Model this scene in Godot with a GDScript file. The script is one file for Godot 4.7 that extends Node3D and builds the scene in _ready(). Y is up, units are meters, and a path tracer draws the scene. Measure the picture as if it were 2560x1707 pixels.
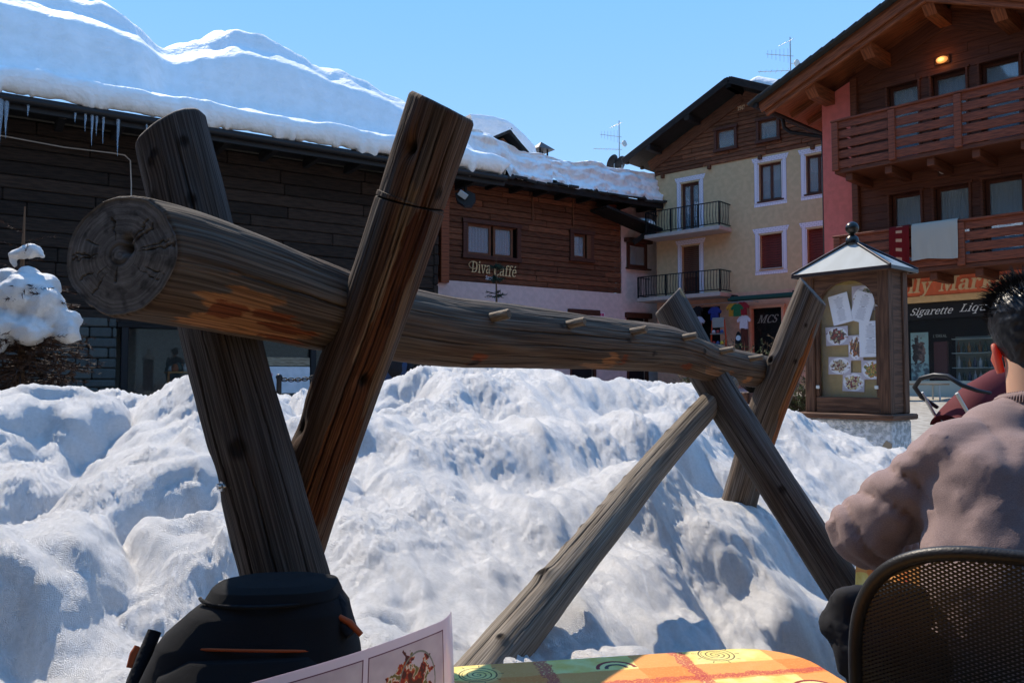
extends Node3D
# A terrace table in a snowy mountain village: a rustic log frame and a bank of snow in front, timber houses behind.
# World: metres, y up, the camera stands 1.2 m above the terrace floor and looks along -z.

const TILT := 0.04909          # the camera looks up by this slope
var rng := RandomNumberGenerator.new()
var M := {}                    # materials
var used := {}                 # names taken at top level

# ---------------------------------------------------------------- mesh collector
class Geo:
	var v := PackedVector3Array()
	var n := PackedVector3Array()
	var t := PackedVector2Array()
	var c := PackedColorArray()
	var i := PackedInt32Array()
	var col := Color(1, 1, 1)
	var uo := Vector2.ZERO        # texture offset of the next shapes
	var us := 1.0

	func tri3(a: Vector3, b: Vector3, d: Vector3, ua: Vector2, ub: Vector2, ud: Vector2) -> void:
		# a, b, d run counter-clockwise seen from outside
		var m := (b - a).cross(d - a)
		if m.length_squared() < 1e-16:
			return
		m = m.normalized()
		var k := v.size()
		v.append(a); v.append(b); v.append(d)
		for q in 3:
			n.append(m); c.append(col)
		t.append(ua + uo); t.append(ub + uo); t.append(ud + uo)
		i.append(k); i.append(k + 2); i.append(k + 1)

	func quad(a: Vector3, b: Vector3, d: Vector3, e: Vector3) -> void:
		var m := (b - a).cross(e - a)
		if m.length_squared() < 1e-16:
			m = (d - b).cross(e - d)
		m = m.normalized()
		var k := v.size()
		v.append(a); v.append(b); v.append(d); v.append(e)
		var w := a.distance_to(b) * us
		var h := a.distance_to(e) * us
		var w2 := d.distance_to(e) * us
		for q in 4:
			n.append(m); c.append(col)
		t.append(uo); t.append(uo + Vector2(w, 0)); t.append(uo + Vector2(w2, h)); t.append(uo + Vector2(0, h))
		i.append(k); i.append(k + 2); i.append(k + 1)
		i.append(k); i.append(k + 3); i.append(k + 2)

	func quad_uv(a: Vector3, b: Vector3, d: Vector3, e: Vector3, r := Rect2(0, 0, 1, 1)) -> void:
		# a lower left, b lower right, d upper right, e upper left; the picture fills it
		var k := v.size()
		quad(a, b, d, e)
		if v.size() == k + 4:
			t[k] = r.position + Vector2(0, r.size.y); t[k + 1] = r.position + r.size
			t[k + 2] = r.position + Vector2(r.size.x, 0); t[k + 3] = r.position

	# box with chamfered edges; the texture's u runs along x
	func box(x: Transform3D, s: Vector3, bev := 0.0) -> void:
		var h := s * 0.5
		var b := minf(bev, minf(h.x, minf(h.y, h.z)) * 0.9)
		var hx := h.x; var hy := h.y; var hz := h.z
		var ix := hx - b; var iy := hy - b; var iz := hz - b
		for g: float in [-1.0, 1.0]:
			# faces across z, y, x
			_face(x, Vector3(-ix * g, -iy, hz * g), Vector3(ix * g, -iy, hz * g), Vector3(ix * g, iy, hz * g), Vector3(-ix * g, iy, hz * g))
			_face(x, Vector3(-ix, hy * g, iz * g), Vector3(ix, hy * g, iz * g), Vector3(ix, hy * g, -iz * g), Vector3(-ix, hy * g, -iz * g))
			_face(x, Vector3(hx * g, -iy, iz * g), Vector3(hx * g, -iy, -iz * g), Vector3(hx * g, iy, -iz * g), Vector3(hx * g, iy, iz * g))
		if b <= 0.0:
			return
		for g: float in [-1.0, 1.0]:
			for k: float in [-1.0, 1.0]:
				_edge(x, Vector3(-ix, iy * g, hz * k), Vector3(ix, iy * g, hz * k), Vector3(ix, hy * g, iz * k), Vector3(-ix, hy * g, iz * k), Vector3(0, g, k))
				_edge(x, Vector3(ix * g, -iy, hz * k), Vector3(hx * g, -iy, iz * k), Vector3(hx * g, iy, iz * k), Vector3(ix * g, iy, hz * k), Vector3(g, 0, k))
				_edge(x, Vector3(ix * g, hy * k, -iz), Vector3(ix * g, hy * k, iz), Vector3(hx * g, iy * k, iz), Vector3(hx * g, iy * k, -iz), Vector3(g, k, 0))
				for m: float in [-1.0, 1.0]:
					var p := x * Vector3(hx * g, iy * k, iz * m)
					var q := x * Vector3(ix * g, hy * k, iz * m)
					var r := x * Vector3(ix * g, iy * k, hz * m)
					if (q - p).cross(r - p).dot(x.basis * Vector3(g, k, m)) < 0.0:
						tri3(p, r, q, Vector2.ZERO, Vector2.ZERO, Vector2.ZERO)
					else:
						tri3(p, q, r, Vector2.ZERO, Vector2.ZERO, Vector2.ZERO)

	func _face(x: Transform3D, a: Vector3, b: Vector3, d: Vector3, e: Vector3) -> void:
		quad(x * a, x * b, x * d, x * e)

	func _edge(x: Transform3D, a: Vector3, b: Vector3, d: Vector3, e: Vector3, out: Vector3) -> void:
		if (b - a).cross(e - a).dot(out) < 0.0:
			quad(x * b, x * a, x * e, x * d)
		else:
			quad(x * a, x * b, x * d, x * e)

	func cube(at: Vector3, s: Vector3, bev := 0.0) -> void:
		box(Transform3D(Basis(), at), s, bev)

	func bar(a: Vector3, b: Vector3, w: float, h: float, bev := 0.0, up := Vector3.UP) -> void:
		# a beam from a to b, its texture running along it
		var x := (b - a).normalized()
		if absf(x.dot(up)) > 0.99:
			up = Vector3.RIGHT
		var z := x.cross(up).normalized()
		var y := z.cross(x)
		box(Transform3D(Basis(x, y, z), (a + b) * 0.5), Vector3(a.distance_to(b), h, w), bev)

	# a smooth tube through points, closed with caps
	func tube(p: PackedVector3Array, r: PackedFloat32Array, m := 10, caps := true) -> void:
		var up := Vector3.UP
		var k0 := v.size()
		var along := 0.0
		var x := Vector3.ZERO
		for s in p.size():
			var d := (p[mini(s + 1, p.size() - 1)] - p[maxi(s - 1, 0)]).normalized()
			if s == 0:
				if absf(d.dot(up)) > 0.95:
					up = Vector3.RIGHT
				x = d.cross(up).normalized()
			x = (x - d * x.dot(d)).normalized()
			var y := d.cross(x)
			if s > 0:
				along += p[s].distance_to(p[s - 1])
			for j in m + 1:
				var a := TAU * j / m
				var o := x * cos(a) + y * sin(a)
				v.append(p[s] + o * r[mini(s, r.size() - 1)]); n.append(o); c.append(col)
				t.append(uo + Vector2(along, TAU * r[0] * j / m) * us)
		for s in p.size() - 1:
			for j in m:
				var k := k0 + s * (m + 1) + j
				i.append(k); i.append(k + m + 1); i.append(k + 1)
				i.append(k + 1); i.append(k + m + 1); i.append(k + m + 2)
		if caps:
			for e in 2:
				var s := 0 if e == 0 else p.size() - 1
				var d := (p[0] - p[1]).normalized() if e == 0 else (p[s] - p[s - 1]).normalized()
				var k := v.size()
				v.append(p[s]); n.append(d); c.append(col); t.append(uo)
				for j in m + 1:
					var q := k0 + s * (m + 1) + j
					v.append(v[q]); n.append(d); c.append(col); t.append(uo + Vector2(v[q].x, v[q].y))
				for j in m:
					if e == 0:
						i.append(k); i.append(k + 1 + j); i.append(k + 2 + j)
					else:
						i.append(k); i.append(k + 2 + j); i.append(k + 1 + j)

	func rod(a: Vector3, b: Vector3, r: float, m := 8, r2 := -1.0) -> void:
		tube(PackedVector3Array([a, b]), PackedFloat32Array([r, r if r2 < 0.0 else r2]), m)

	# turned shape: profile of (radius, height) about y
	func lathe(at: Vector3, prof: PackedVector2Array, m := 20) -> void:
		var k0 := v.size()
		for s in prof.size():
			var a := prof[maxi(s - 1, 0)]
			var b := prof[mini(s + 1, prof.size() - 1)]
			var d := (b - a).normalized()
			for j in m + 1:
				var w := TAU * j / m
				var o := Vector3(cos(w), 0, sin(w))
				v.append(at + o * prof[s].x + Vector3(0, prof[s].y, 0))
				n.append((o * d.y - Vector3(0, d.x, 0)).normalized()); c.append(col); t.append(uo + Vector2(float(j) / m, prof[s].y))
		for s in prof.size() - 1:
			for j in m:
				var k := k0 + s * (m + 1) + j
				i.append(k); i.append(k + 1); i.append(k + m + 1)
				i.append(k + 1); i.append(k + m + 2); i.append(k + m + 1)

	# a flat outline (counter-clockwise in x, y) given thickness along z, front at z1
	func slab(x: Transform3D, o: PackedVector2Array, z0: float, z1: float) -> void:
		var f := Geometry2D.triangulate_polygon(o)
		for k in range(0, f.size(), 3):
			var a := o[f[k]]; var b := o[f[k + 1]]; var d := o[f[k + 2]]
			if (b - a).cross(d - a) < 0.0:
				var q := b; b = d; d = q
			tri3(x * Vector3(a.x, a.y, z1), x * Vector3(b.x, b.y, z1), x * Vector3(d.x, d.y, z1), a, b, d)
			tri3(x * Vector3(a.x, a.y, z0), x * Vector3(d.x, d.y, z0), x * Vector3(b.x, b.y, z0), a, d, b)
		for k in o.size():
			var a := o[k]; var b := o[(k + 1) % o.size()]
			quad(x * Vector3(a.x, a.y, z0), x * Vector3(b.x, b.y, z0), x * Vector3(b.x, b.y, z1), x * Vector3(a.x, a.y, z1))

	# a grid of points (rows of w), smooth
	func sheet(p: PackedVector3Array, w: int, uv_scale := 1.0, flip := false) -> void:
		var k0 := v.size()
		var h := p.size() / w
		for y in h:
			for x in w:
				var a := p[y * w + maxi(x - 1, 0)]; var b := p[y * w + mini(x + 1, w - 1)]
				var d := p[maxi(y - 1, 0) * w + x]; var e := p[mini(y + 1, h - 1) * w + x]
				var m := (b - a).cross(e - d).normalized()
				v.append(p[y * w + x]); n.append(-m if flip else m); c.append(col)
				t.append(uo + Vector2(float(x) / (w - 1), 1.0 - float(y) / (h - 1)) * uv_scale)
		for y in h - 1:
			for x in w - 1:
				var k := k0 + y * w + x
				if flip:
					i.append(k); i.append(k + 1); i.append(k + w); i.append(k + 1); i.append(k + w + 1); i.append(k + w)
				else:
					i.append(k); i.append(k + w); i.append(k + 1); i.append(k + 1); i.append(k + w); i.append(k + w + 1)

	func mesh() -> ArrayMesh:
		var a := []
		a.resize(Mesh.ARRAY_MAX)
		a[Mesh.ARRAY_VERTEX] = v; a[Mesh.ARRAY_NORMAL] = n; a[Mesh.ARRAY_TEX_UV] = t; a[Mesh.ARRAY_COLOR] = c; a[Mesh.ARRAY_INDEX] = i
		var m := ArrayMesh.new()
		if v.size():
			m.add_surface_from_arrays(Mesh.PRIMITIVE_TRIANGLES, a)
		return m

# ---------------------------------------------------------------- nodes
func numbered(called: String) -> String:
	used[called] = used.get(called, -1) + 1
	return called if used[called] == 0 else "%s_%03d" % [called, used[called]]

func meta(o: Node3D, label: String, category: String, group := "", kind := "") -> void:
	if label: o.set_meta("label", label)
	if category: o.set_meta("category", category)
	if group: o.set_meta("group", group)
	if kind: o.set_meta("kind", kind)

func thing(called: String, where: Vector3, turn: float, label: String, category: String, group := "") -> Node3D:
	var o := Node3D.new()
	o.name = numbered(called)
	add_child(o)
	o.position = where
	o.rotation.y = turn
	meta(o, label, category, group)
	return o

func part(parent: Node3D, called: String, g: Variant, m: Material, where := Vector3.ZERO, label := "") -> MeshInstance3D:
	var o := MeshInstance3D.new()
	o.name = called
	o.mesh = g.mesh() if g is Geo else g
	o.material_override = m
	o.position = where
	o.cast_shadow = GeometryInstance3D.SHADOW_CASTING_SETTING_ON
	parent.add_child(o, true)
	if label: o.set_meta("label", label)
	return o

func solo(called: String, g: Variant, m: Material, where: Vector3, label: String, category: String, group := "", kind := "") -> MeshInstance3D:
	var o := MeshInstance3D.new()
	o.name = numbered(called)
	o.mesh = g.mesh() if g is Geo else g
	o.material_override = m
	o.position = where
	add_child(o)
	meta(o, label, category, group, kind)
	return o

func setting(called: String, g: Variant, m: Material) -> MeshInstance3D:
	return solo(called, g, m, Vector3.ZERO, "", "", "", "structure")

# the point that the photograph shows at x, y (of 2560 by 1707) when it lies d metres ahead
func spot(x: float, y: float, d: float) -> Vector3:
	var a := (x - 1280.0) / 2066.0
	var b := (853.5 - y) / 2066.0
	var k := cos(atan(TILT)); var s := sin(atan(TILT))
	var up := b * k + s
	var fwd := k - b * s
	return Vector3(a / fwd * d, 1.2 + up / fwd * d, -d)

# height of the ground d metres ahead: level at the terrace, then rising gently to the square
func ground_y(d: float) -> float:
	return 0.85 * clampf((d - 4.2) / 13.8, 0.0, 1.0) + 0.15 * clampf((d - 18.0) / 10.0, 0.0, 1.0)

# ---------------------------------------------------------------- materials
func noise(seed_: int, freq: float, oct := 4, type := FastNoiseLite.TYPE_SIMPLEX_SMOOTH) -> FastNoiseLite:
	var f := FastNoiseLite.new()
	f.seed = seed_
	f.frequency = freq
	f.noise_type = type
	f.fractal_type = FastNoiseLite.FRACTAL_FBM if oct > 1 else FastNoiseLite.FRACTAL_NONE
	f.fractal_octaves = oct
	return f

func ntex(f: FastNoiseLite, w := 512, h := 512, lo := Color.BLACK, hi := Color.WHITE, a := 0.25, b := 0.75) -> NoiseTexture2D:
	var t := NoiseTexture2D.new()
	t.width = w
	t.height = h
	t.seamless = true
	t.noise = f
	var g := Gradient.new()
	g.offsets = PackedFloat32Array([a, b])
	g.colors = PackedColorArray([lo, hi])
	t.color_ramp = g
	return t

func lin(r: float, g: float, b: float) -> Color:
	return Color(r, g, b).linear_to_srgb()

func mat(called: String, c: Color, rough := 0.8, metal := 0.0) -> StandardMaterial3D:
	var m := StandardMaterial3D.new()
	m.resource_name = called
	m.albedo_color = c
	m.roughness = rough
	m.metallic = metal
	m.metallic_specular = 0.4
	M[called] = m
	return m

func textured(m: StandardMaterial3D, alb: Texture2D, bump: Texture2D, scale: Vector3, relief := 0.3, tri := false, world := false) -> StandardMaterial3D:
	if alb: m.albedo_texture = alb
	if bump:
		m.heightmap_enabled = true
		m.heightmap_texture = bump
		m.heightmap_scale = relief
	m.uv1_scale = scale
	m.uv1_triplanar = tri or world
	m.uv1_world_triplanar = world
	return m

var grain_a: NoiseTexture2D
var grain_h: NoiseTexture2D
var mottle: NoiseTexture2D
var fine_h: NoiseTexture2D

func wood(called: String, c: Color, rough := 0.75, along := 0.6, across := 5.0, relief := 0.15) -> StandardMaterial3D:
	return textured(mat(called, c, rough), grain_a, grain_h, Vector3(along, across, 1), relief)

func plaster(called: String, c: Color, relief := 0.2, scale := 0.9) -> StandardMaterial3D:
	return textured(mat(called, c, 0.9), mottle, fine_h, Vector3(scale, scale, scale), relief, true)

func materials() -> void:
	grain_a = ntex(noise(11, 0.012, 5), 512, 512, Color(0.74, 0.72, 0.7), Color(1, 1, 1), 0.25, 0.7)
	grain_h = ntex(noise(12, 0.02, 5), 512, 512)
	mottle = ntex(noise(13, 0.008, 5), 512, 512, Color(0.955, 0.955, 0.95), Color(1, 1, 1), 0.3, 0.7)
	fine_h = ntex(noise(14, 0.05, 4), 512, 512)
	for k in 4:
		var f: float = [1.0, 0.72, 1.3, 0.88][k]
		wood("barn_wood%d" % k, lin(0.04 * f, 0.023 * f, 0.0145 * f), 0.85, 0.35, 3.0, 0.4)
		wood("cafe_wood%d" % k, lin(0.19 * f, 0.068 * f, 0.03 * f), 0.8, 0.35, 3.5, 0.3)
		wood("chalet_wood%d" % k, lin(0.165 * lerpf(f, 1.0, 0.65), 0.046 * lerpf(f, 1.0, 0.65), 0.018 * lerpf(f, 1.0, 0.65)), 0.6, 0.25, 5.0, 0.05)
		wood("gable_wood%d" % k, lin(0.21 * f, 0.082 * f, 0.038 * f), 0.8, 0.4, 4.0, 0.2)
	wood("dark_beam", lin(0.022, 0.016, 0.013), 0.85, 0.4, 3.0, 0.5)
	wood("red_beam", lin(0.3, 0.085, 0.03), 0.6, 0.3, 4.0, 0.06)
	wood("rail_wood", lin(0.25, 0.06, 0.024), 0.55, 0.4, 5.0, 0.1)
	wood("frame_wood", lin(0.19, 0.07, 0.028), 0.55, 0.5, 6.0, 0.1)
	wood("old_frame", lin(0.1, 0.034, 0.018), 0.6, 0.5, 6.0, 0.1)
	wood("shutter_red", lin(0.18, 0.032, 0.022), 0.6, 0.5, 3.0, 0.1)
	wood("shutter_brown", lin(0.16, 0.072, 0.042), 0.6, 0.5, 3.0, 0.1)
	wood("kiosk_wood", lin(0.13, 0.06, 0.032), 0.75, 0.5, 6.0, 0.2)
	wood("bench_wood", lin(0.42, 0.3, 0.19), 0.7, 0.5, 6.0, 0.2)
	wood("peg_wood", lin(0.3, 0.235, 0.17), 0.85, 2.0, 14.0, 0.1)
	plaster("white_plaster", lin(0.72, 0.55, 0.5))
	plaster("cream_plaster", lin(0.62, 0.455, 0.255))
	plaster("rose_plaster", lin(0.68, 0.41, 0.27))
	plaster("pink_plaster", lin(0.78, 0.185, 0.145))
	plaster("sign_orange", lin(0.85, 0.2, 0.1), 0.05)
	plaster("sign_cream", lin(0.85, 0.56, 0.28), 0.05)
	plaster("trim_white", lin(0.78, 0.71, 0.7), 0.05)
	plaster("slab_grey", lin(0.5, 0.42, 0.36), 0.2)
	textured(mat("stone", lin(0.12, 0.115, 0.1), 0.9), mottle, fine_h, Vector3(1.7, 1.7, 1.7), 0.8, true)
	textured(mat("stone_b", lin(0.09, 0.09, 0.082), 0.9), mottle, fine_h, Vector3(1.7, 1.7, 1.7), 0.8, true)
	mat("letter_gold", lin(0.72, 0.5, 0.24), 0.45)
	mat("letter_cream", lin(0.85, 0.6, 0.34), 0.5)
	mat("letter_white", lin(0.82, 0.82, 0.82), 0.5)
	mat("letter_grey", lin(0.26, 0.28, 0.25), 0.5)
	mat("black_iron", lin(0.018, 0.018, 0.02), 0.45, 0.6)
	mat("black_plastic", lin(0.014, 0.014, 0.016), 0.4)
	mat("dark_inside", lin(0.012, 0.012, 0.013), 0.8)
	mat("gutter", lin(0.03, 0.026, 0.025), 0.5, 0.5)
	mat("steel", lin(0.5, 0.5, 0.5), 0.3, 1.0)
	mat("zinc", lin(0.42, 0.43, 0.42), 0.45, 0.75)
	mat("dish", lin(0.6, 0.6, 0.56), 0.6)
	mat("curtain", lin(0.15, 0.155, 0.155), 0.9)
	mat("tile_dark", lin(0.035, 0.035, 0.037), 0.8)
	textured(mat("roof_slate", lin(0.05, 0.048, 0.045), 0.85), mottle, fine_h, Vector3(2, 2, 2), 1.0, true)
	var g := mat("glass", Color(0.5, 0.55, 0.55, 0.03), 0.02)
	g.transparency = BaseMaterial3D.TRANSPARENCY_ALPHA
	g.metallic_specular = 0.5
	var wg := mat("window_glass", Color(0.8, 0.85, 0.88, 0.03), 0.02, 0.28)
	wg.transparency = BaseMaterial3D.TRANSPARENCY_ALPHA
	var sg := mat("shop_glass", Color(0.5, 0.55, 0.55, 0.02), 0.02)
	sg.transparency = BaseMaterial3D.TRANSPARENCY_ALPHA
	sg.metallic_specular = 0.24
	# snow: bright, with a crust of fine grains
	var crust := noise(21, 0.11, 3)
	var sn := mat("snow", lin(0.93, 0.9, 0.87), 0.5)
	textured(sn, ntex(noise(22, 0.02, 5), 512, 512, Color(0.955, 0.955, 0.95), Color(1, 1, 1), 0.3, 0.6), ntex(crust, 512, 512), Vector3(6.0, 6.0, 6.0), 0.65, true, true)
	var sr := mat("roof_snow", lin(0.93, 0.9, 0.87), 0.7)
	textured(sr, ntex(noise(23, 0.01, 5), 512, 512, Color(0.965, 0.965, 0.96), Color(1, 1, 1), 0.3, 0.6), ntex(noise(24, 0.03, 4), 512, 512), Vector3(0.5, 0.5, 0.5), 1.2, true, true)
	var bark := mat("log", Color.WHITE, 0.88)
	bark.vertex_color_use_as_albedo = true
	bark.metallic_specular = 0.3
	textured(bark, ntex(noise(31, 0.02, 5), 1024, 1024, Color(0.7, 0.68, 0.66), Color(1, 1, 1), 0.28, 0.66), ntex(noise(32, 0.025, 5), 1024, 1024), Vector3(0.12, 8.0, 1), 0.06)
	var eg := mat("end_grain", Color.WHITE, 0.9)
	eg.vertex_color_use_as_albedo = true
	textured(eg, ntex(noise(33, 0.03, 4), 512, 512, Color(0.8, 0.79, 0.78), Color(1, 1, 1), 0.3, 0.7), null, Vector3(0.3, 12.0, 1))
	var paint := mat("tinted", Color.WHITE, 0.8)
	paint.vertex_color_use_as_albedo = true
	var ice := mat("ice", Color(0.85, 0.9, 0.95, 0.25), 0.08)
	ice.refraction_enabled = true
	ice.refraction_scale = 0.031
	ice.transparency = BaseMaterial3D.TRANSPARENCY_ALPHA

func _ready() -> void:
	rng.seed = 7
	# camera, sky, sun, exposure
	var cam := Camera3D.new()
	cam.name = "camera"
	cam.fov = rad_to_deg(2.0 * atan(853.5 / 2066.0))
	cam.near = 0.05
	cam.far = 2500.0
	cam.position = Vector3(0, 1.2, 0)
	cam.rotation.x = atan(TILT)
	add_child(cam)
	cam.current = true
	var env := Environment.new()
	env.background_mode = Environment.BG_SKY
	var sky := ProceduralSkyMaterial.new()
	sky.sky_top_color = Color(0.41, 0.69, 1.0)
	sky.sky_horizon_color = Color(0.78, 0.91, 1.0)
	sky.sky_curve = 0.2
	sky.ground_bottom_color = Color(0.5, 0.52, 0.55)
	sky.ground_horizon_color = Color(0.62, 0.72, 0.82)
	sky.sun_angle_max = 2.0
	sky.sky_energy_multiplier = 1.0
	env.sky = Sky.new()
	env.sky.sky_material = sky
	env.tonemap_mode = Environment.TONE_MAPPER_LINEAR
	env.tonemap_exposure = 1.2
	env.sdfgi_enabled = true
	env.ssao_enabled = true
	env.ssil_enabled = true
	var we := WorldEnvironment.new()
	we.name = "environment"
	we.environment = env
	add_child(we)
	var sun := DirectionalLight3D.new()
	sun.name = "sun"
	sun.light_energy = 1.6
	sun.light_color = Color(1.0, 0.95, 0.875)
	sun.light_angular_distance = 0.5
	sun.shadow_enabled = true
	sun.rotation_degrees = Vector3(-49.5, 180.0 + 35.0, 0)
	add_child(sun)

	materials()
	build_ground()
	build_snow_bank()
	build_barn()
	build_cafe()
	build_beige_house()
	build_chalet()
	build_behind()
	build_restaurant()
	build_log_frame()
	build_kiosk()
	build_trees()
	build_square_things()
	build_shop_things()
	build_terrace()
	build_people()

# ---------------------------------------------------------------- ground and snow
func build_ground() -> void:
	var g := Geo.new()
	var ds := [-400.0, -60.0, -20.0, -5.0, 0.0, 2.0, 4.2, 6.0, 8.0, 10.0, 12.0, 14.0, 16.0, 18.0, 20.0, 24.0, 28.0, 45.0, 100.0, 900.0]
	var xs := [-900.0, -150.0, -60.0, -30.0, -15.0, -8.0, -4.0, 0.0, 4.0, 8.0, 15.0, 30.0, 60.0, 150.0, 900.0]
	var p := PackedVector3Array()
	for d: float in ds:
		for x: float in xs:
			p.append(Vector3(x, ground_y(d), -d))
	g.sheet(p, xs.size())
	var m := mat("paving", lin(0.4, 0.365, 0.31), 0.9)
	textured(m, ntex(noise(41, 0.012, 5), 512, 512, Color(0.86, 0.85, 0.84), Color(1, 1, 1), 0.3, 0.7), fine_h, Vector3(0.7, 0.7, 0.7), 0.3, true, true)
	setting("ground", g, m)
	# the terrace in front: dark wet setts
	var w := Geo.new()
	w.quad(Vector3(-6, 0.004, 3), Vector3(6, 0.004, 3), Vector3(6, 0.004, -4.2), Vector3(-6, 0.004, -4.2))
	var mw := mat("wet_paving", lin(0.05, 0.045, 0.04), 0.6)
	textured(mw, mottle, fine_h, Vector3(1.5, 1.5, 1.5), 1.5, true, true)
	setting("terrace_floor", w, mw)

# (x, metres ahead, height) of the snow bank
const BANK := [
	[-2.48, 4.0, 1.07], [-1.99, 4.0, 1.14], [-1.65, 4.1, 1.26], [-1.24, 4.4, 1.14], [-0.95, 4.5, 1.08], [-0.74, 4.6, 1.1], [-0.3, 4.8, 1.27], [0.17, 5.0, 1.29], [0.77, 5.0, 1.26],
	[1.26, 5.0, 1.19], [1.59, 4.9, 1.09], [1.87, 4.7, 0.93], [2.0, 4.5, 0.82], [2.09, 4.3, 0.73], [-3.4, 4.0, 1.0], [-3.4, 2.5, 0.85],
	[-1.02, 1.65, 0.6], [-0.85, 1.7, 0.6], [-0.74, 1.95, 0.67], [-0.42, 2.0, 0.69], [-0.26, 1.95, 0.63], [-0.12, 1.95, 0.55],
	[-1.26, 2.2, 0.78], [-1.02, 2.4, 0.8], [-1.66, 2.9, 0.88], [-1.29, 3.2, 1.0], [-0.88, 2.9, 0.93],
	[-0.5, 2.7, 0.81], [-0.64, 3.5, 0.99], [-0.22, 2.5, 0.72], [0.03, 3.1, 0.83], [0.04, 3.9, 1.02], [0.19, 2.35, 0.58], [0.43, 2.8, 0.66], [0.54, 3.5, 0.87],
	[0.75, 4.2, 1.05], [0.51, 2.5, 0.54], [0.83, 3.3, 0.73], [1.01, 3.65, 0.64], [0.45, 2.2, 0.49], [0.87, 2.9, 0.5], [0.91, 2.6, 0.42], [1.2, 4.0, 0.82],
	[1.34, 3.6, 0.6], [1.27, 3.2, 0.39], [1.74, 3.9, 0.64], [0.22, 2.1, 0.5],
	[0.0, 1.5, 0.3], [0.35, 1.6, 0.15], [0.8, 2.1, 0.0], [0.92, 2.38, 0.0], [1.06, 2.55, 0.0], [1.2, 2.65, 0.03], [1.6, 3.1, 0.06], [2.0, 3.6, 0.05], [2.6, 4.0, 0.05], [2.6, 5.0, 0.1], [1.0, 1.6, -0.1], [1.8, 2.4, -0.1], [2.8, 3.0, -0.1], [0.4, 1.0, -0.1],
	[-0.4, 1.25, 0.46], [-0.55, 1.1, 0.45], [-1.5, 1.1, 0.5], [-2.6, 1.2, 0.55], [-0.2, 1.0, 0.3],
	[-2.6, 5.4, 0.8], [-1.4, 5.8, 0.7], [0.0, 6.2, 0.7], [1.2, 6.2, 0.55], [2.0, 5.8, 0.3], [-3.4, 5.4, 0.7], [-2.0, 7.0, 0.1], [0.0, 7.2, 0.1], [1.6, 7.0, 0.1], [-3.4, 7.0, 0.1]]

func build_snow_bank() -> void:
	var cw := 80; var ch := 70
	var im := Image.create(cw, ch, false, Image.FORMAT_RF)
	for b in ch:
		for a in cw:
			var x := -3.6 + 6.4 * a / (cw - 1.0)
			var d := 0.8 + 6.4 * b / (ch - 1.0)
			var s := 0.0; var y := 0.0
			for k: Array in BANK:
				var q: float = (x - k[0]) * (x - k[0]) + (d - k[1]) * (d - k[1]) + 0.012
				var w := 1.0 / (q * q)
				s += w
				y += w * k[2]
			im.set_pixel(a, b, Color(y / s, 0, 0))
	var W := 640; var H := 470
	im.resize(W, 560, Image.INTERPOLATE_CUBIC)
	var base := im.get_data().to_float32_array()
	var low := noise(51, 0.8, 2)
	var lump := noise(52, 1.35, 1, FastNoiseLite.TYPE_CELLULAR)
	lump.cellular_distance_function = FastNoiseLite.DISTANCE_EUCLIDEAN_SQUARED
	lump.cellular_return_type = FastNoiseLite.RETURN_DISTANCE
	lump.domain_warp_enabled = true
	lump.domain_warp_amplitude = 0.35
	lump.domain_warp_frequency = 1.5
	var lump2 := noise(53, 5.5, 1, FastNoiseLite.TYPE_CELLULAR)
	lump2.cellular_distance_function = FastNoiseLite.DISTANCE_EUCLIDEAN_SQUARED
	lump2.cellular_return_type = FastNoiseLite.RETURN_DISTANCE
	lump2.domain_warp_enabled = true
	lump2.domain_warp_amplitude = 0.12
	lump2.domain_warp_frequency = 5.0
	var flow := noise(54, 2.6, 3)
	var puff1 := noise(58, 0.95, 1)
	var puff2 := noise(59, 3.6, 1)
	var puff3 := noise(60, 8.5, 2)
	var crumb := noise(55, 22.0, 3)
	var grit := noise(56, 55.0, 2)
	var patch := noise(57, 1.1, 2)
	var g := Geo.new()
	var p := PackedVector3Array()
	for b in H:
		var u := float(b) / (H - 1)
		var d := 0.8 + 6.0 * pow(u, 1.35)
		var row := (d - 0.8) / 6.4 * 559.0
		var r0 := clampi(int(row), 0, 558)
		var rf := row - r0
		for a in W:
			var x := -3.6 + 6.4 * a / (W - 1.0)
			var y := lerpf(base[r0 * W + a], base[(r0 + 1) * W + a], rf)
			var along := x * 0.375 - d * 0.927
			var across := x * 0.927 + d * 0.375
			var full := clampf(y * 2.5, 0.0, 1.0)
			var left := smoothstep(0.1, -0.8, x)
			var f := low.get_noise_2d(x, d) * 0.07
			f += (-lump.get_noise_2d(x, d) - 0.5) * lerpf(0.02, 0.03, left)
			f += (-lump2.get_noise_2d(x + 9.0, d) - 0.5) * lerpf(0.006, 0.004, left)
			f += flow.get_noise_2d(across * 1.5, along * 0.55) * lerpf(0.062, 0.02, left)
			var wx := x + 0.12 * low.get_noise_2d(x * 3.0, d * 3.0); var wd := d + 0.12 * low.get_noise_2d(x * 3.0 + 9.0, d * 3.0)
			var puff := absf(puff1.get_noise_2d(wx, wd)) * 0.3 + absf(puff2.get_noise_2d(wx, wd)) * 0.045 + absf(puff3.get_noise_2d(wx, wd)) * 0.016 - 0.13
			f += puff * lerpf(0.22, 0.8, left)
			var rough := 0.35 + 0.65 * smoothstep(-0.25, 0.2, patch.get_noise_2d(x, d))
			f += crumb.get_noise_2d(x, d) * 0.0105 * rough
			f += absf(grit.get_noise_2d(x, d)) * 0.013 * rough
			p.append(Vector3(x, y - 0.04 + f * full, -d))
	g.sheet(p, W)
	solo("snow_bank", g, M.snow, Vector3.ZERO, "bank of heaped, lumpy melting snow behind the log frame", "snow", "", "stuff")

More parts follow.
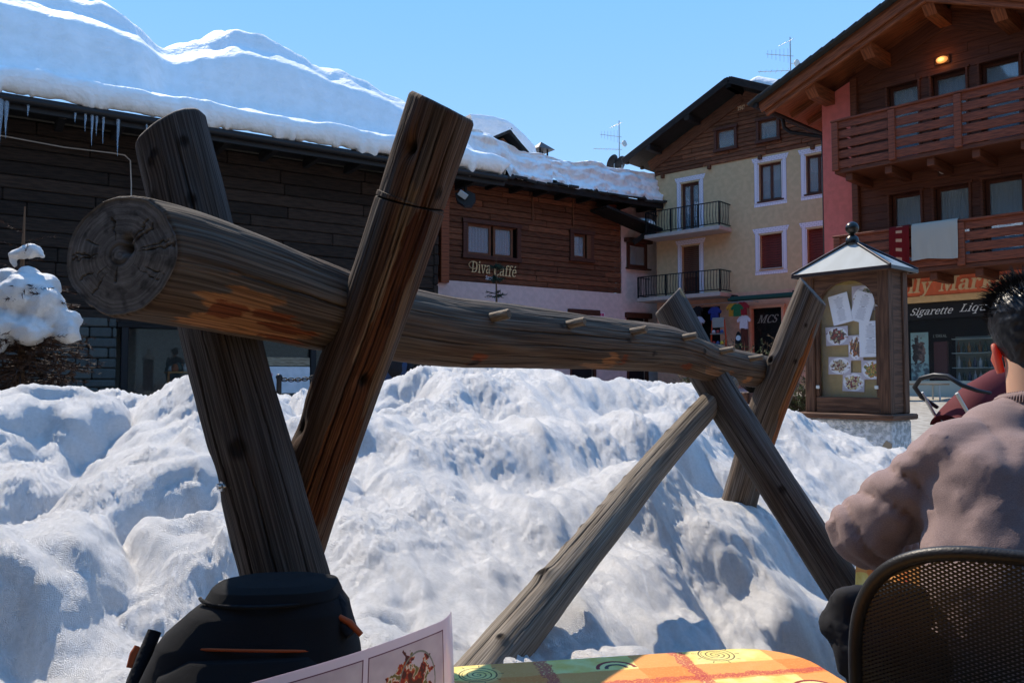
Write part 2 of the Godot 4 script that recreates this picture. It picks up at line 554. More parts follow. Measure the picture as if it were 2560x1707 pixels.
func plank_wall(parent: Node3D, u0: float, u1: float, y0: float, y1: float, z: float, course: float, stem: String, opens: Array, thick: float, lens: Vector2, called := "plank", gable := Vector3.ZERO) -> void:
	var y := y0
	while y < y1 - 0.02:
		var h := minf(course * rng.randf_range(0.86, 1.14), y1 - y)
		if y1 - y - h < course * 0.4:
			h = y1 - y
		var a := u0; var b := u1
		if gable.z > 0.0:      # ridge position, ridge height, slope
			a = maxf(a, gable.x - (gable.y - y - h) / gable.z)
			b = minf(b, gable.x + (gable.y - y - h) / gable.z)
		var cuts := [[a, b]]
		for o: Rect2 in opens:
			if o.position.y < y + h * 0.6 and o.end.y > y + h * 0.4:
				var next := []
				for s: Array in cuts:
					if o.end.x <= s[0] or o.position.x >= s[1]:
						next.append(s)
						continue
					if o.position.x > s[0]: next.append([s[0], o.position.x])
					if o.end.x < s[1]: next.append([o.end.x, s[1]])
				cuts = next
		for s: Array in cuts:
			var x: float = s[0]
			while x < s[1] - 0.03:
				var l: float = minf(rng.randf_range(lens.x, lens.y), s[1] - x)
				if s[1] - x - l < 0.4:
					l = s[1] - x
				var g := Geo.new()
				g.uo = Vector2(rng.randf() * 20.0, rng.randf() * 20.0)
				var tight := stem == "chalet_wood"
				g.cube(Vector3.ZERO, Vector3(l - (0.003 if tight else 0.008), h - (0.004 if tight else 0.012), thick), 0.005 if tight else minf(0.02, h * 0.12))
				part(parent, called, g, M[stem + str(rng.randi() % 4)], Vector3(x + l * 0.5, y + h * 0.5, z - thick * 0.5 + rng.randf_range(-0.012, 0.012) * (0.25 if tight else 1.0)))
				x += l
		y += h

# a window set into a wall whose face lies at z: frame > pane, curtain, sill
func window(parent: Node3D, u0: float, u1: float, y0: float, y1: float, z: float, fm: Material, bars := 1, curtain := 0.0, fw := 0.07, sill := 0.0, deep := 0.1, called := "window") -> MeshInstance3D:
	var g := Geo.new()
	var w := u1 - u0; var h := y1 - y0
	var zf := z - deep
	var c := Vector3((u0 + u1) * 0.5, (y0 + y1) * 0.5, zf)
	for s: float in [-1.0, 1.0]:
		g.bar(Vector3(s * (w - fw) * 0.5, -h * 0.5, 0), Vector3(s * (w - fw) * 0.5, h * 0.5, 0), 0.07, fw, 0.008, Vector3.RIGHT)
		g.bar(Vector3(-w * 0.5 + fw, s * (h - fw) * 0.5, 0), Vector3(w * 0.5 - fw, s * (h - fw) * 0.5, 0), 0.066, fw, 0.008)
	for b in bars - 1:
		var x := -w * 0.5 + w * (b + 1.0) / bars
		g.bar(Vector3(x, -h * 0.5 + fw, 0), Vector3(x, h * 0.5 - fw, 0), 0.062, fw * 1.3, 0.008, Vector3.RIGHT)
	var f := part(parent, called, g, fm, c)
	for b in bars:
		var q := Geo.new()
		var pw := w / bars - fw * 1.1
		q.cube(Vector3(-w * 0.5 + w * (b + 0.5) / bars, 0, -0.012), Vector3(pw, h - fw * 1.6, 0.008))
		part(f, "pane", q, M.window_glass)
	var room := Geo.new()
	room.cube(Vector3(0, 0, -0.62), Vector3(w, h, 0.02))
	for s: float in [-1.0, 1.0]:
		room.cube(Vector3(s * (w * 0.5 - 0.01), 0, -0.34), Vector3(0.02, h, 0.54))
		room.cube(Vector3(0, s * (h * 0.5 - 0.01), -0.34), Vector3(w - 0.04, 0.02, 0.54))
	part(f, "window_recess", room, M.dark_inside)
	if curtain > 0.0:
		for b in bars:
			var p := PackedVector3Array()
			var pw := w / bars - fw
			var top := h * 0.5 - fw * 0.5
			for r in 2:
				for k in 25:
					var x := -w * 0.5 + w * (b + 0.5) / bars + pw * (k / 24.0 - 0.5)
					var drop := 0.0 if curtain >= 1.0 else 0.02 * absf(sin(k * 1.05))
					p.append(Vector3(x, top - (h - fw) * curtain * (1.0 - r) + drop * (1 - r), -0.09 + 0.014 * sin(k * 1.9 + b)))
			var cg := Geo.new()
			cg.sheet(p, 25)
			part(f, "curtain", cg, M.curtain)
	if sill > 0.0:
		var sg := Geo.new()
		sg.cube(Vector3(0, -h * 0.5 - 0.03, deep * 0.5 + sill * 0.5), Vector3(w + 0.16, 0.055, deep + sill), 0.01)
		part(f, "sill", sg, fm)
	return f

func letters(parent: Node3D, called: String, words: String, where: Vector3, high: float, m: Material, lean := 0.25, bold := true, serif := true, deep := 0.02, turn := 0.0, wide := 0.0) -> MeshInstance3D:
	var f := SystemFont.new()
	f.font_names = PackedStringArray(["Droid Serif" if serif else "Droid Sans"])
	f.font_weight = 700 if bold else 400
	var tm := TextMesh.new()
	tm.text = words
	tm.font = f
	tm.font_size = 64
	tm.pixel_size = high / 46.0
	tm.depth = deep
	tm.curve_step = 3.0
	tm.horizontal_alignment = HORIZONTAL_ALIGNMENT_LEFT
	var a := tm.get_mesh_arrays()
	var v: PackedVector3Array = a[Mesh.ARRAY_VERTEX]
	var lo := 1e9; var hi := -1e9
	for k in v.size():
		v[k].x += v[k].y * lean
		lo = minf(lo, v[k].x)
		hi = maxf(hi, v[k].x)
	for k in v.size():
		v[k].x = (v[k].x - lo) * (wide / (hi - lo) if wide > 0.0 else 1.0)
	a[Mesh.ARRAY_VERTEX] = v
	var am := ArrayMesh.new()
	am.add_surface_from_arrays(Mesh.PRIMITIVE_TRIANGLES, a)
	var o := part(parent, called, am, m, where)
	o.rotation.z = turn
	return o

func curve_at(c: Array, x: float) -> float:
	# c: [[x, y], ...] smoothly joined
	if x <= c[0][0]:
		return c[0][1]
	for k in c.size() - 1:
		if x <= c[k + 1][0]:
			return lerpf(c[k][1], c[k + 1][1], smoothstep(0.0, 1.0, (x - c[k][0]) / (c[k + 1][0] - c[k][0])))
	return c[-1][1]

# a house's own frame: x along its front, z out of it
func house(called: String, x: float, d: float, turn: float, label: String) -> Node3D:
	return thing(called, Vector3(x, 0, -d), deg_to_rad(turn), label, "building")

# ---------------------------------------------------------------- old timber barn on the left
func build_barn() -> void:
	var b := house("timber_barn", -0.364, 21.5, 33.5, "long dark timber barn under a deep roof of snow")
	var back := Geo.new()
	back.cube(Vector3(-9.2, 4.5, -5.1), Vector3(15.7, 4.1, 7.8))
	part(b, "wall", back, M.dark_beam)
	plank_wall(b, -17.0, -1.3, 2.45, 6.5, -1.05, 0.28, "barn_wood", [], 0.14, Vector2(1.6, 4.2))
	# end wall
	var e := Node3D.new()
	e.name = "end_wall"
	b.add_child(e)
	e.position = Vector3(-1.3, 0, -1.0)
	e.rotation.y = PI * 0.5
	plank_wall(e, 0.0, 3.5, 2.45, 6.5, 0.08, 0.28, "barn_wood", [], 0.14, Vector2(1.2, 2.4))
	# stone foot of the wall
	var y := 0.7
	var row := 0
	while y < 2.4:
		var h := rng.randf_range(0.15, 0.24)
		var x := -13.0 - 0.2 * (row % 2)
		while x < -8.95:
			var l := minf(rng.randf_range(0.28, 0.62), -8.9 - x)
			if l > 0.08:
				var g := Geo.new()
				g.cube(Vector3.ZERO, Vector3(l - 0.02, h - 0.02, 0.2), 0.025)
				part(b, "stone", g, M.stone if rng.randf() < 0.6 else M.stone_b, Vector3(x + l * 0.5, y + h * 0.5, -1.15 + rng.randf_range(-0.02, 0.02)))
			x += l
		y += h
		row += 1
	var foot := Geo.new()
	foot.cube(Vector3(-12.9, 1.2, -1.6), Vector3(8.0, 2.6, 0.8))
	part(b, "foundation", foot, M.stone_b)
	# shop windows under the timber, dark posts between
	for k in 4:
		var x: float = [-8.75, -6.5, -4.6, -2.7][k]
		var g := Geo.new()
		g.cube(Vector3(0, 0, 0), Vector3(0.14, 2.0, 0.16), 0.01)
		part(b, "post", g, M.black_iron, Vector3(x, 1.45, -1.1))
	for k in 3:
		var x0: float = [-8.68, -6.43, -4.53][k]
		var x1: float = [-6.57, -4.67, -2.77][k]
		var q := Geo.new()
		q.cube(Vector3.ZERO, Vector3(x1 - x0, 1.85, 0.012))
		part(b, "shop_pane", q, M.shop_glass, Vector3((x0 + x1) * 0.5, 1.45, -1.14))
	var lin_ := Geo.new()
	lin_.cube(Vector3(-5.1, 2.42, -1.12), Vector3(7.6, 0.12, 0.24), 0.01)
	part(b, "lintel", lin_, M.dark_beam)
	var room := Geo.new()
	room.cube(Vector3(-5.1, 1.45, -3.0), Vector3(7.6, 2.1, 0.1))
	room.cube(Vector3(-1.3, 1.45, -2.1), Vector3(0.15, 2.1, 1.9))
	room.cube(Vector3(-8.95, 1.45, -2.4), Vector3(0.15, 2.1, 1.3))
	part(b, "inner_wall", room, M.stone)
	var tb := Geo.new()
	tb.col = Color(0.25, 0.11, 0.03)
	tb.cube(Vector3(-7.3, 1.42, -1.9), Vector3(0.9, 0.04, 0.5))
	tb.cube(Vector3(-7.7, 1.1, -1.9), Vector3(0.05, 0.6, 0.05))
	tb.cube(Vector3(-6.9, 1.1, -1.9), Vector3(0.05, 0.6, 0.05))
	part(b, "shop_table", tb, M.tinted)
	for k in 9:
		var s := Geo.new()
		s.col = [Color(0.3, 0.3, 0.28), Color(0.25, 0.08, 0.03), Color(0.05, 0.06, 0.05), Color(0.35, 0.2, 0.12)][k % 4]
		var r := rng.randf_range(0.05, 0.11)
		s.lathe(Vector3.ZERO, PackedVector2Array([Vector2(0.001, 0), Vector2(r, 0), Vector2(r * 1.1, r), Vector2(r * 0.6, r * 2.2), Vector2(0.001, r * 2.3)]), 10)
		part(b, "shop_ware", s, M.tinted, Vector3(-7.65 + k * 0.085, 1.445, -1.95 + rng.randf_range(-0.1, 0.1)))
	# pale notice board with pink writing, by the door
	var nb := Geo.new()
	nb.cube(Vector3(-5.55, 1.25, -1.0), Vector3(1.7, 0.62, 0.03), 0.005)
	part(b, "sign_board", nb, M.trim_white)
	var cb := Geo.new()
	cb.cube(Vector3(-5.5, 1.68, -1.02), Vector3(1.6, 0.2, 0.04), 0.005)
	part(b, "sign_rail", cb, M.bench_wood)
	letters(b, "lettering", "Nuo", Vector3(-6.15, 1.36, -0.98), 0.2, mat("pink_ink", lin(0.62, 0.3, 0.34), 0.6), 0.3, false, true, 0.01)
	# eaves: soffit boards on rafters, fascia, gutter
	var so := Geo.new()
	so.bar(Vector3(-8.5, 6.5, -0.72), Vector3(-8.49, 6.5, -0.72), 1.2, 0.05)
	var soffit := Geo.new()
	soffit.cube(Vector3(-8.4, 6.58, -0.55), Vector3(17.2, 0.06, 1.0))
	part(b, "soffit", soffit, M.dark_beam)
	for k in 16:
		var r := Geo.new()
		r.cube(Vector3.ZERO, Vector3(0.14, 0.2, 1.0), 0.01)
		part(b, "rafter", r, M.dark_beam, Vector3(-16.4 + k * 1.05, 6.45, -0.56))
	var ga := Geo.new()
	ga.cube(Vector3(-8.4, 6.52, -0.02), Vector3(17.2, 0.3, 0.05), 0.01)
	part(b, "fascia", ga, M.gutter)
	var gu := Geo.new()
	gu.rod(Vector3(-17.0, 6.55, 0.08), Vector3(0.2, 6.55, 0.08), 0.08, 12)
	part(b, "gutter", gu, M.gutter)
	var rf := Geo.new()
	var up := 0.27
	rf.quad(Vector3(-17, 6.62, 0.05), Vector3(0.2, 6.62, 0.05), Vector3(0.2, 6.62 + 7.5 * up, -7.45), Vector3(-17, 6.62 + 7.5 * up, -7.45))
	rf.quad(Vector3(-17, 6.58, 0.05), Vector3(-17, 6.58 + 7.5 * up, -7.45), Vector3(0.2, 6.58 + 7.5 * up, -7.45), Vector3(0.2, 6.58, 0.05))
	rf.quad(Vector3(-17, 6.62 + 7.5 * up, -7.45), Vector3(0.2, 6.62 + 7.5 * up, -7.45), Vector3(0.2, 6.3, -15), Vector3(-17, 6.3, -15))
	part(b, "roof", rf, M.roof_slate)
	# thin pale cable along the wall
	var ca := Geo.new()
	ca.tube(PackedVector3Array([Vector3(-13, 6.16, -0.94), Vector3(-11.1, 6.08, -0.94), Vector3(-10, 6.02, -0.94), Vector3(-9.1, 6.04, -0.94), Vector3(-8.85, 6.03, -0.94), Vector3(-8.74, 5.93, -0.94), Vector3(-8.71, 5.4, -0.94), Vector3(-8.7, 4.2, -0.94)]), PackedFloat32Array([0.014]), 6)
	part(b, "cable", ca, M.slab_grey)
	# icicles from the gutter
	var ic := [[-11.16, 1.25, 0.075], [-11.05, 0.7, 0.05], [-10.7, 0.22, 0.03], [-9.9, 0.2, 0.03], [-9.72, 0.35, 0.03], [-9.6, 0.62, 0.035], [-9.52, 0.4, 0.03], [-9.4, 0.55, 0.03], [-9.13, 0.75, 0.04], [-8.6, 0.25, 0.025]]
	var order := ["first, longest and thickest", "second", "third, very short", "fourth, very short", "fifth", "sixth", "seventh", "eighth", "ninth, long", "tenth and last"]
	for k: Array in ic:
		var g := Geo.new()
		g.tube(PackedVector3Array([Vector3(0, 0.02, 0), Vector3(0.004, -k[1] * 0.25, 0), Vector3(-0.004, -k[1] * 0.6, 0.003), Vector3(0, -k[1], 0)]), PackedFloat32Array([k[2], k[2] * 0.72, k[2] * 0.4, 0.003]), 8)
		var where: Vector3 = b.transform * Vector3(k[0], 6.48, 0.08)
		var o := solo("icicle", g, M.ice, where, "%s icicle from the left along the barn gutter" % order[ic.find(k)], "icicle", "icicles along the barn gutter")
		o.cast_shadow = GeometryInstance3D.SHADOW_CASTING_SETTING_ON
	# the snow on the barn
	var pill := [[-18.0, 1.75], [-13.0, 1.85], [-11.0, 1.95], [-9.6, 2.0], [-8.6, 1.75], [-7.7, 1.4], [-7.0, 1.7], [-6.1, 2.05], [-5.0, 2.0], [-3.4, 1.6], [-1.6, 1.15], [-0.6, 0.7], [0.1, 0.3]]
	var front := [[-18.0, 0.5], [-8.75, 0.55], [-7.9, 1.15], [-5.0, 1.05], [0.2, 0.9]]
	var tiers := [[0.0, 0.0], [0.36, 0.64], [0.62, 0.72], [0.82, 0.96], [1.0, 1.0]]
	var wob := noise(61, 0.35, 3)
	var rag := noise(62, 1.6, 4)
	var soft := noise(63, 0.9, 2)
	var g := Geo.new()
	var p := PackedVector3Array()
	var cols := 460
	var rows := 74
	for r in rows:
		for k in cols:
			var s := -17.2 + 17.45 * k / (cols - 1.0)
			var edge := clampf((0.25 - s) / 0.5, 0.0, 1.0)
			edge = sqrt(1.0 - (1.0 - edge) * (1.0 - edge))
			var q := Vector3.ZERO
			if r < 12:
				# the lip hanging at the gutter: from under it, round the front, to the shelf
				var t := r / 11.0
				var a := lerpf(-PI * 0.62, PI * 0.5, t)
				var thick := 0.24 + 0.05 * soft.get_noise_2d(s, 0.0)
				var ragged := rag.get_noise_2d(s * 1.3, t) * 0.05 * (1.0 - t) + maxf(0.0, rag.get_noise_2d(s * 0.9, 7.0) - 0.18) * -0.45 * (1.0 - t)
				q = Vector3(s, 6.68 + thick + sin(a) * thick * edge + ragged, 0.06 + cos(a) * 0.17 - 0.0)
			else:
				var t := (r - 12.0) / (rows - 13.0)
				var pp := 0.05 + 6.8 * pow(t, 1.25)
				var p0 := curve_at(front, s) + 0.12 * wob.get_noise_2d(s * 1.5, 3.0)
				var hh := curve_at(pill, s) + 0.22 * wob.get_noise_2d(s, pp * 0.5)
				var rise := clampf((pp - p0) / 2.0, 0.0, 1.0)
				var sm := sqrt(maxf(0.0, 1.0 - (1.0 - rise) * (1.0 - rise)))
				sm = lerpf(curve_at(tiers, clampf(rise + 0.1 * wob.get_noise_2d(s * 1.3, 11.0), 0.0, 1.0)), sm, 0.3)
				var h := 0.5 + 0.3 * pp + hh * sm
				h += 0.35 * maxf(0.0, wob.get_noise_2d(s * 1.1 + 20.0, pp * 1.6)) * smoothstep(1.2, 2.6, pp)
				h -= 0.1 * maxf(0.0, pp - 2.6) * sm
				h += 0.025 * soft.get_noise_2d(s * 2.0, pp * 2.0)
				q = Vector3(s, 6.68 + lerpf(0.27 * pp, h, edge), -pp)
			p.append(b.transform * q)
	g.sheet(p, cols)
	solo("roof_snow", g, M.roof_snow, Vector3.ZERO, "deep smooth drifted snow on the long barn roof", "snow", "", "stuff")
	# floodlight under the end of the eaves
	var fl := thing("floodlight", b.transform * Vector3(-0.7, 6.42, -0.5), b.rotation.y, "black floodlight hanging under the end of the barn eaves", "floodlight")
	var br := Geo.new()
	br.cube(Vector3(0, -0.12, 0), Vector3(0.08, 0.3, 0.06), 0.01)
	part(fl, "bracket", br, M.black_iron)
	var hd := Geo.new()
	hd.slab(Transform3D(Basis(Vector3.UP, -0.5), Vector3(0, -0.42, 0.05)), PackedVector2Array([Vector2(-0.3, 0.14), Vector2(-0.24, -0.08), Vector2(-0.05, -0.2), Vector2(0.14, -0.2), Vector2(0.24, -0.06), Vector2(0.22, 0.12), Vector2(0.05, 0.2)]), -0.16, 0.1)
	part(fl, "housing", hd, M.black_plastic)
	var le := Geo.new()
	le.cube(Vector3(0, 0, 0), Vector3(0.26, 0.16, 0.02), 0.008)
	var lp := part(fl, "lens", le, M.steel, Vector3(-0.2, -0.36, 0.2))
	lp.rotation = Vector3(0.5, -0.5, -0.6)

# ---------------------------------------------------------------- timber and white plaster cafe
func build_cafe() -> void:
	var b := house("cafe_house", -2.103, 26.2, 33.5, "brown boarded cafe house with white ground floor, beyond the barn")
	var w1 := Rect2(0.62, 5.3, 2.2, 1.12)
	var w2 := Rect2(4.98, 5.55, 1.0, 0.95)
	var core := Geo.new()
	core.cube(Vector3(3.67, 6.2, -4.3), Vector3(7.3, 3.4, 8.0))
	part(b, "wall", core, M.dark_beam)
	plank_wall(b, 0.0, 7.35, 4.46, 7.9, 0.0, 0.19, "cafe_wood", [w1, w2], 0.1, Vector2(1.2, 3.6))
	for x: float in [3.35, 5.1]:
		var g := Geo.new()
		g.cube(Vector3(0, 0, 0), Vector3(0.05, 1.0, 0.04), 0.006)
		part(b, "batten", g, M.frame_wood, Vector3(x, 7.2, 0.03))
	var cp := Geo.new()
	cp.cube(Vector3(0.02, 0, 0), Vector3(0.3, 3.5, 0.3), 0.015)
	part(b, "corner_post", cp, M.red_beam, Vector3(-0.12, 6.1, -0.02))
	# white ground floor and the plain end beside the cream house
	var door := Rect2(4.98, 0.7, 1.2, 2.95)
	for r: Rect2 in [Rect2(-0.3, 0.5, 5.28, 3.95), Rect2(4.98, 3.65, 1.2, 0.8), Rect2(6.18, 0.5, 1.22, 3.95)]:
		var g := Geo.new()
		g.cube(Vector3(r.get_center().x, r.get_center().y, -0.18), Vector3(r.size.x, r.size.y, 0.3))
		part(b, "plaster_wall", g, M.white_plaster)
	for r: Rect2 in [Rect2(7.4, 0.5, 0.25, 7.4), Rect2(7.65, 6.42, 1.05, 1.5), Rect2(7.65, 3.65, 1.05, 1.8), Rect2(8.7, 0.5, 1.5, 7.4)]:
		var g := Geo.new()
		g.cube(Vector3(r.get_center().x, r.get_center().y, -0.2), Vector3(r.size.x, r.size.y, 0.3))
		part(b, "plaster_wall", g, M.white_plaster)
	for r: Rect2 in [door, Rect2(7.65, 0.7, 1.05, 2.95)]:
		var g := Geo.new()
		g.cube(Vector3(0, r.size.y * 0.5 + 0.02, 0.1), Vector3(r.size.x + 0.2, 0.2, 0.2), 0.015)
		g.cube(Vector3(-r.size.x * 0.5 + 0.04, 0, 0.0), Vector3(0.12, r.size.y, 0.12), 0.01)
		g.cube(Vector3(r.size.x * 0.5 - 0.04, 0, 0.0), Vector3(0.12, r.size.y, 0.12), 0.01)
		var d := part(b, "door_frame", g, M.old_frame, Vector3(r.get_center().x, r.get_center().y, -0.1))
		var q := Geo.new()
		q.cube(Vector3(0, 0, -0.1), Vector3(r.size.x - 0.2, r.size.y - 0.1, 0.04))
		part(d, "door", q, M.dark_inside)
	var po := Geo.new()
	po.cube(Vector3(6.05, 3.4, 0.06), Vector3(0.9, 0.6, 0.03), 0.004)
	var pb := part(b, "poster_board", po, M.trim_white)
	for k in 4:
		var g := Geo.new()
		g.col = Color(0.6, 0.08, 0.2)
		g.cube(Vector3(6.28 + 0.12 * (k % 2), 3.62 - 0.13 * (k / 2), 0.08), Vector3(0.1, 0.1, 0.006))
		part(pb, "red_print", g, M.tinted)
	# windows in brown frames
	for r: Rect2 in [w1, w2]:
		var g := Geo.new()
		var hw := r.size.x * 0.5; var hh := r.size.y * 0.5
		for s: float in [-1.0, 1.0]:
			g.cube(Vector3(s * (hw - 0.05), 0, 0), Vector3(0.16, r.size.y, 0.1), 0.01)
			g.cube(Vector3(0, s * (hh + 0.02), 0.01), Vector3(r.size.x + 0.12, 0.14, 0.13), 0.01)
		part(b, "window_surround", g, M.old_frame, Vector3(r.get_center().x, r.get_center().y, 0.03))
	window(b, w1.position.x + 0.13, w1.get_center().x - 0.02, w1.position.y + 0.05, w1.end.y - 0.05, 0.05, M.frame_wood, 1, 1.0, 0.09)
	window(b, w1.get_center().x + 0.06, w1.end.x - 0.25, w1.position.y + 0.05, w1.end.y - 0.05, 0.05, M.frame_wood, 1, 1.0, 0.09)
	window(b, w2.position.x + 0.13, w2.end.x - 0.3, w2.position.y + 0.05, w2.end.y - 0.05, 0.05, M.frame_wood, 1, 1.0, 0.08)
	var sh := Geo.new()
	sh.cube(Vector3(w2.end.x - 0.2, w2.get_center().y, 0.06), Vector3(0.2, 0.85, 0.04), 0.008)
	part(b, "shutter", sh, M.frame_wood)
	window(b, 7.68, 8.68, 5.45, 6.4, 0.02, M.old_frame, 1, 0.0, 0.13, 0.1, 0.08)
	var ln := Geo.new()
	ln.cube(Vector3(8.18, 6.47, 0.02), Vector3(1.3, 0.16, 0.22), 0.012)
	part(b, "lintel", ln, M.old_frame)
	# golden script above the white wall
	letters(b, "lettering", "Diva", Vector3(0.9, 4.93, 0.05), 0.36, M.letter_gold, 0.12, false, true, 0.025, 0.0, 0.72)
	letters(b, "lettering", "Caffé", Vector3(1.78, 4.88, 0.05), 0.34, M.letter_gold, 0.16, false, true, 0.025, 0.0, 0.88)
	var loop := PackedVector3Array()
	for k in 22:
		var a := 0.6 + TAU * 0.8 * k / 21.0
		loop.append(Vector3(0.98 + 0.17 * cos(a), 5.0 + 0.12 * sin(a), 0.06))
	var lg := Geo.new()
	lg.tube(loop, PackedFloat32Array([0.012]), 5)
	part(b, "lettering", lg, M.letter_gold)
	letters(b, "lettering", "Snack bar", Vector3(1.45, 4.62, 0.05), 0.13, M.letter_white, 0.1, false, true, 0.01, 0.0, 0.62)
	# eaves: fascia, soffit, rafter ends, ragged slates
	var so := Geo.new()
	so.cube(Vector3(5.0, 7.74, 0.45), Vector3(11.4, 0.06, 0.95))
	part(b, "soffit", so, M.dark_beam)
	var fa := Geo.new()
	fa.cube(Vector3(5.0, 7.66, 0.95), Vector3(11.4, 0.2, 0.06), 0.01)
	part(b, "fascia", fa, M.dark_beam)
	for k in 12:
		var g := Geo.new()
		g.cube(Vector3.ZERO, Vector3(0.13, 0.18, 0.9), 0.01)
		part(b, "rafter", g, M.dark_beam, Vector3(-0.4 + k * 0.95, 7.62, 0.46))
	for k in 26:
		var g := Geo.new()
		g.uo = Vector2(rng.randf(), rng.randf())
		g.cube(Vector3.ZERO, Vector3(rng.randf_range(0.3, 0.5), rng.randf_range(0.05, 0.1), rng.randf_range(0.35, 0.5)), 0.015)
		var o := part(b, "roof_slate", g, M.roof_slate, Vector3(-0.5 + k * 0.44, 7.82 + rng.randf_range(-0.02, 0.03), 0.85 + rng.randf_range(-0.05, 0.1)))
		o.rotation = Vector3(0.25, rng.randf_range(-0.1, 0.1), rng.randf_range(-0.05, 0.05))
	var rf := Geo.new()
	rf.quad(Vector3(-0.7, 7.78, 0.95), Vector3(13, 7.78, 0.95), Vector3(13, 10.1, -6), Vector3(-0.7, 10.1, -6))
	rf.quad(Vector3(-0.7, 10.1, -6), Vector3(13, 10.1, -6), Vector3(13, 7.8, -13), Vector3(-0.7, 7.8, -13))
	part(b, "roof", rf, M.roof_slate)
	# lean-to roof over the corner, with its bracket
	var lt := Geo.new()
	lt.bar(Vector3(5.9, 7.35, 0.45), Vector3(8.75, 6.75, 0.45), 1.0, 0.1, 0.01)
	lt.bar(Vector3(7.6, 6.3, 0.4), Vector3(8.3, 6.85, 0.8), 0.14, 0.18, 0.01)
	lt.cube(Vector3(8.85, 6.95, 0.5), Vector3(0.2, 0.55, 0.9), 0.02)
	part(b, "lean_to_roof", lt, M.dark_beam)
	# balcony beside the barn
	var bf := Geo.new()
	bf.cube(Vector3(-1.3, 4.4, -0.6), Vector3(2.1, 0.16, 1.2), 0.01)
	bf.cube(Vector3(-0.6, 4.22, -0.2), Vector3(0.18, 0.22, 0.9), 0.02)
	part(b, "balcony_floor", bf, M.red_beam)
	var br := Geo.new()
	br.bar(Vector3(-2.3, 5.35, -0.05), Vector3(-0.3, 5.35, -0.05), 0.1, 0.1, 0.01)
	br.bar(Vector3(-2.3, 4.6, -0.05), Vector3(-0.3, 4.6, -0.05), 0.06, 0.08, 0.01)
	part(b, "balcony_rail", br, M.dark_beam)
	for k in 11:
		var g := Geo.new()
		g.cube(Vector3.ZERO, Vector3(0.09, 0.72, 0.035), 0.006)
		part(b, "baluster", g, M.dark_beam, Vector3(-2.2 + k * 0.18, 4.97, -0.05))
	var bw := Geo.new()
	bw.cube(Vector3(-1.6, 6.0, -1.6), Vector3(3.2, 3.6, 0.2))
	part(b, "recess_wall", bw, M.cafe_wood1)
	var lw := Geo.new()
	lw.cube(Vector3(-1.7, 2.4, -0.7), Vector3(2.9, 3.9, 0.25))
	part(b, "plaster_wall", lw, M.white_plaster)
	# dormer and chimney
	var dz := -2.4
	var dm := Geo.new()
	dm.slab(Transform3D(Basis(), Vector3(0, 0, 0)), PackedVector2Array([Vector2(2.75, 8.6), Vector2(4.45, 8.6), Vector2(4.35, 9.75), Vector2(3.72, 10.25), Vector2(2.8, 9.8)]), dz - 2.5, dz)
	var dp := part(b, "dormer", dm, M.cafe_wood0)
	var dr := Geo.new()
	dr.bar(Vector3(2.5, 9.78, dz - 0.9), Vector3(3.74, 10.42, dz - 0.9), 2.6, 0.12, 0.015)
	dr.bar(Vector3(3.74, 10.42, dz - 0.9), Vector3(4.62, 9.72, dz - 0.9), 2.6, 0.12, 0.015)
	dr.cube(Vector3(3.74, 10.44, dz + 0.2), Vector3(0.2, 0.16, 0.5), 0.02)
	part(dp, "dormer_roof", dr, M.gutter)
	var dw := Geo.new()
	dw.slab(Transform3D(), PackedVector2Array([Vector2(3.1, 8.9), Vector2(4.2, 8.9), Vector2(4.15, 9.6), Vector2(3.6, 9.92), Vector2(3.15, 9.6)]), dz, dz + 0.02)
	part(dp, "dormer_opening", dw, M.dark_inside)
	var ch := thing("chimney", b.transform * Vector3(5.45, 9.5, dz), b.rotation.y, "small dark chimney with a pyramid cap above the cafe roof", "chimney")
	var c1 := Geo.new()
	c1.cube(Vector3(0, 0.02, 0), Vector3(0.36, 0.5, 0.36), 0.01)
	part(ch, "stack", c1, M.stone_b)
	var c2 := Geo.new()
	for sx: float in [-1.0, 1.0]:
		for sz: float in [-1.0, 1.0]:
			c2.cube(Vector3(sx * 0.17, 0.4, sz * 0.17), Vector3(0.05, 0.3, 0.05))
	part(ch, "cap_post", c2, M.black_iron)
	var c3 := Geo.new()
	var tip := Vector3(0, 0.88, 0)
	var q := [Vector3(-0.38, 0.54, 0.38), Vector3(0.38, 0.54, 0.38), Vector3(0.38, 0.54, -0.38), Vector3(-0.38, 0.54, -0.38)]
	for k in 4:
		c3.tri3(q[k], q[(k + 1) % 4], tip, Vector2(0, 0), Vector2(1, 0), Vector2(0.5, 1))
	c3.quad(q[3], q[2], q[1], q[0])
	part(ch, "cap", c3, M.gutter)
	# snow: a thick layered slab, broken at its front, and a cap over the dormer
	var wob := noise(71, 0.5, 3)
	var rag := noise(72, 1.4, 4)
	var lay := noise(73, 1.0, 3)
	var g := Geo.new()
	var p := PackedVector3Array()
	var cols := 320
	var rows := 60
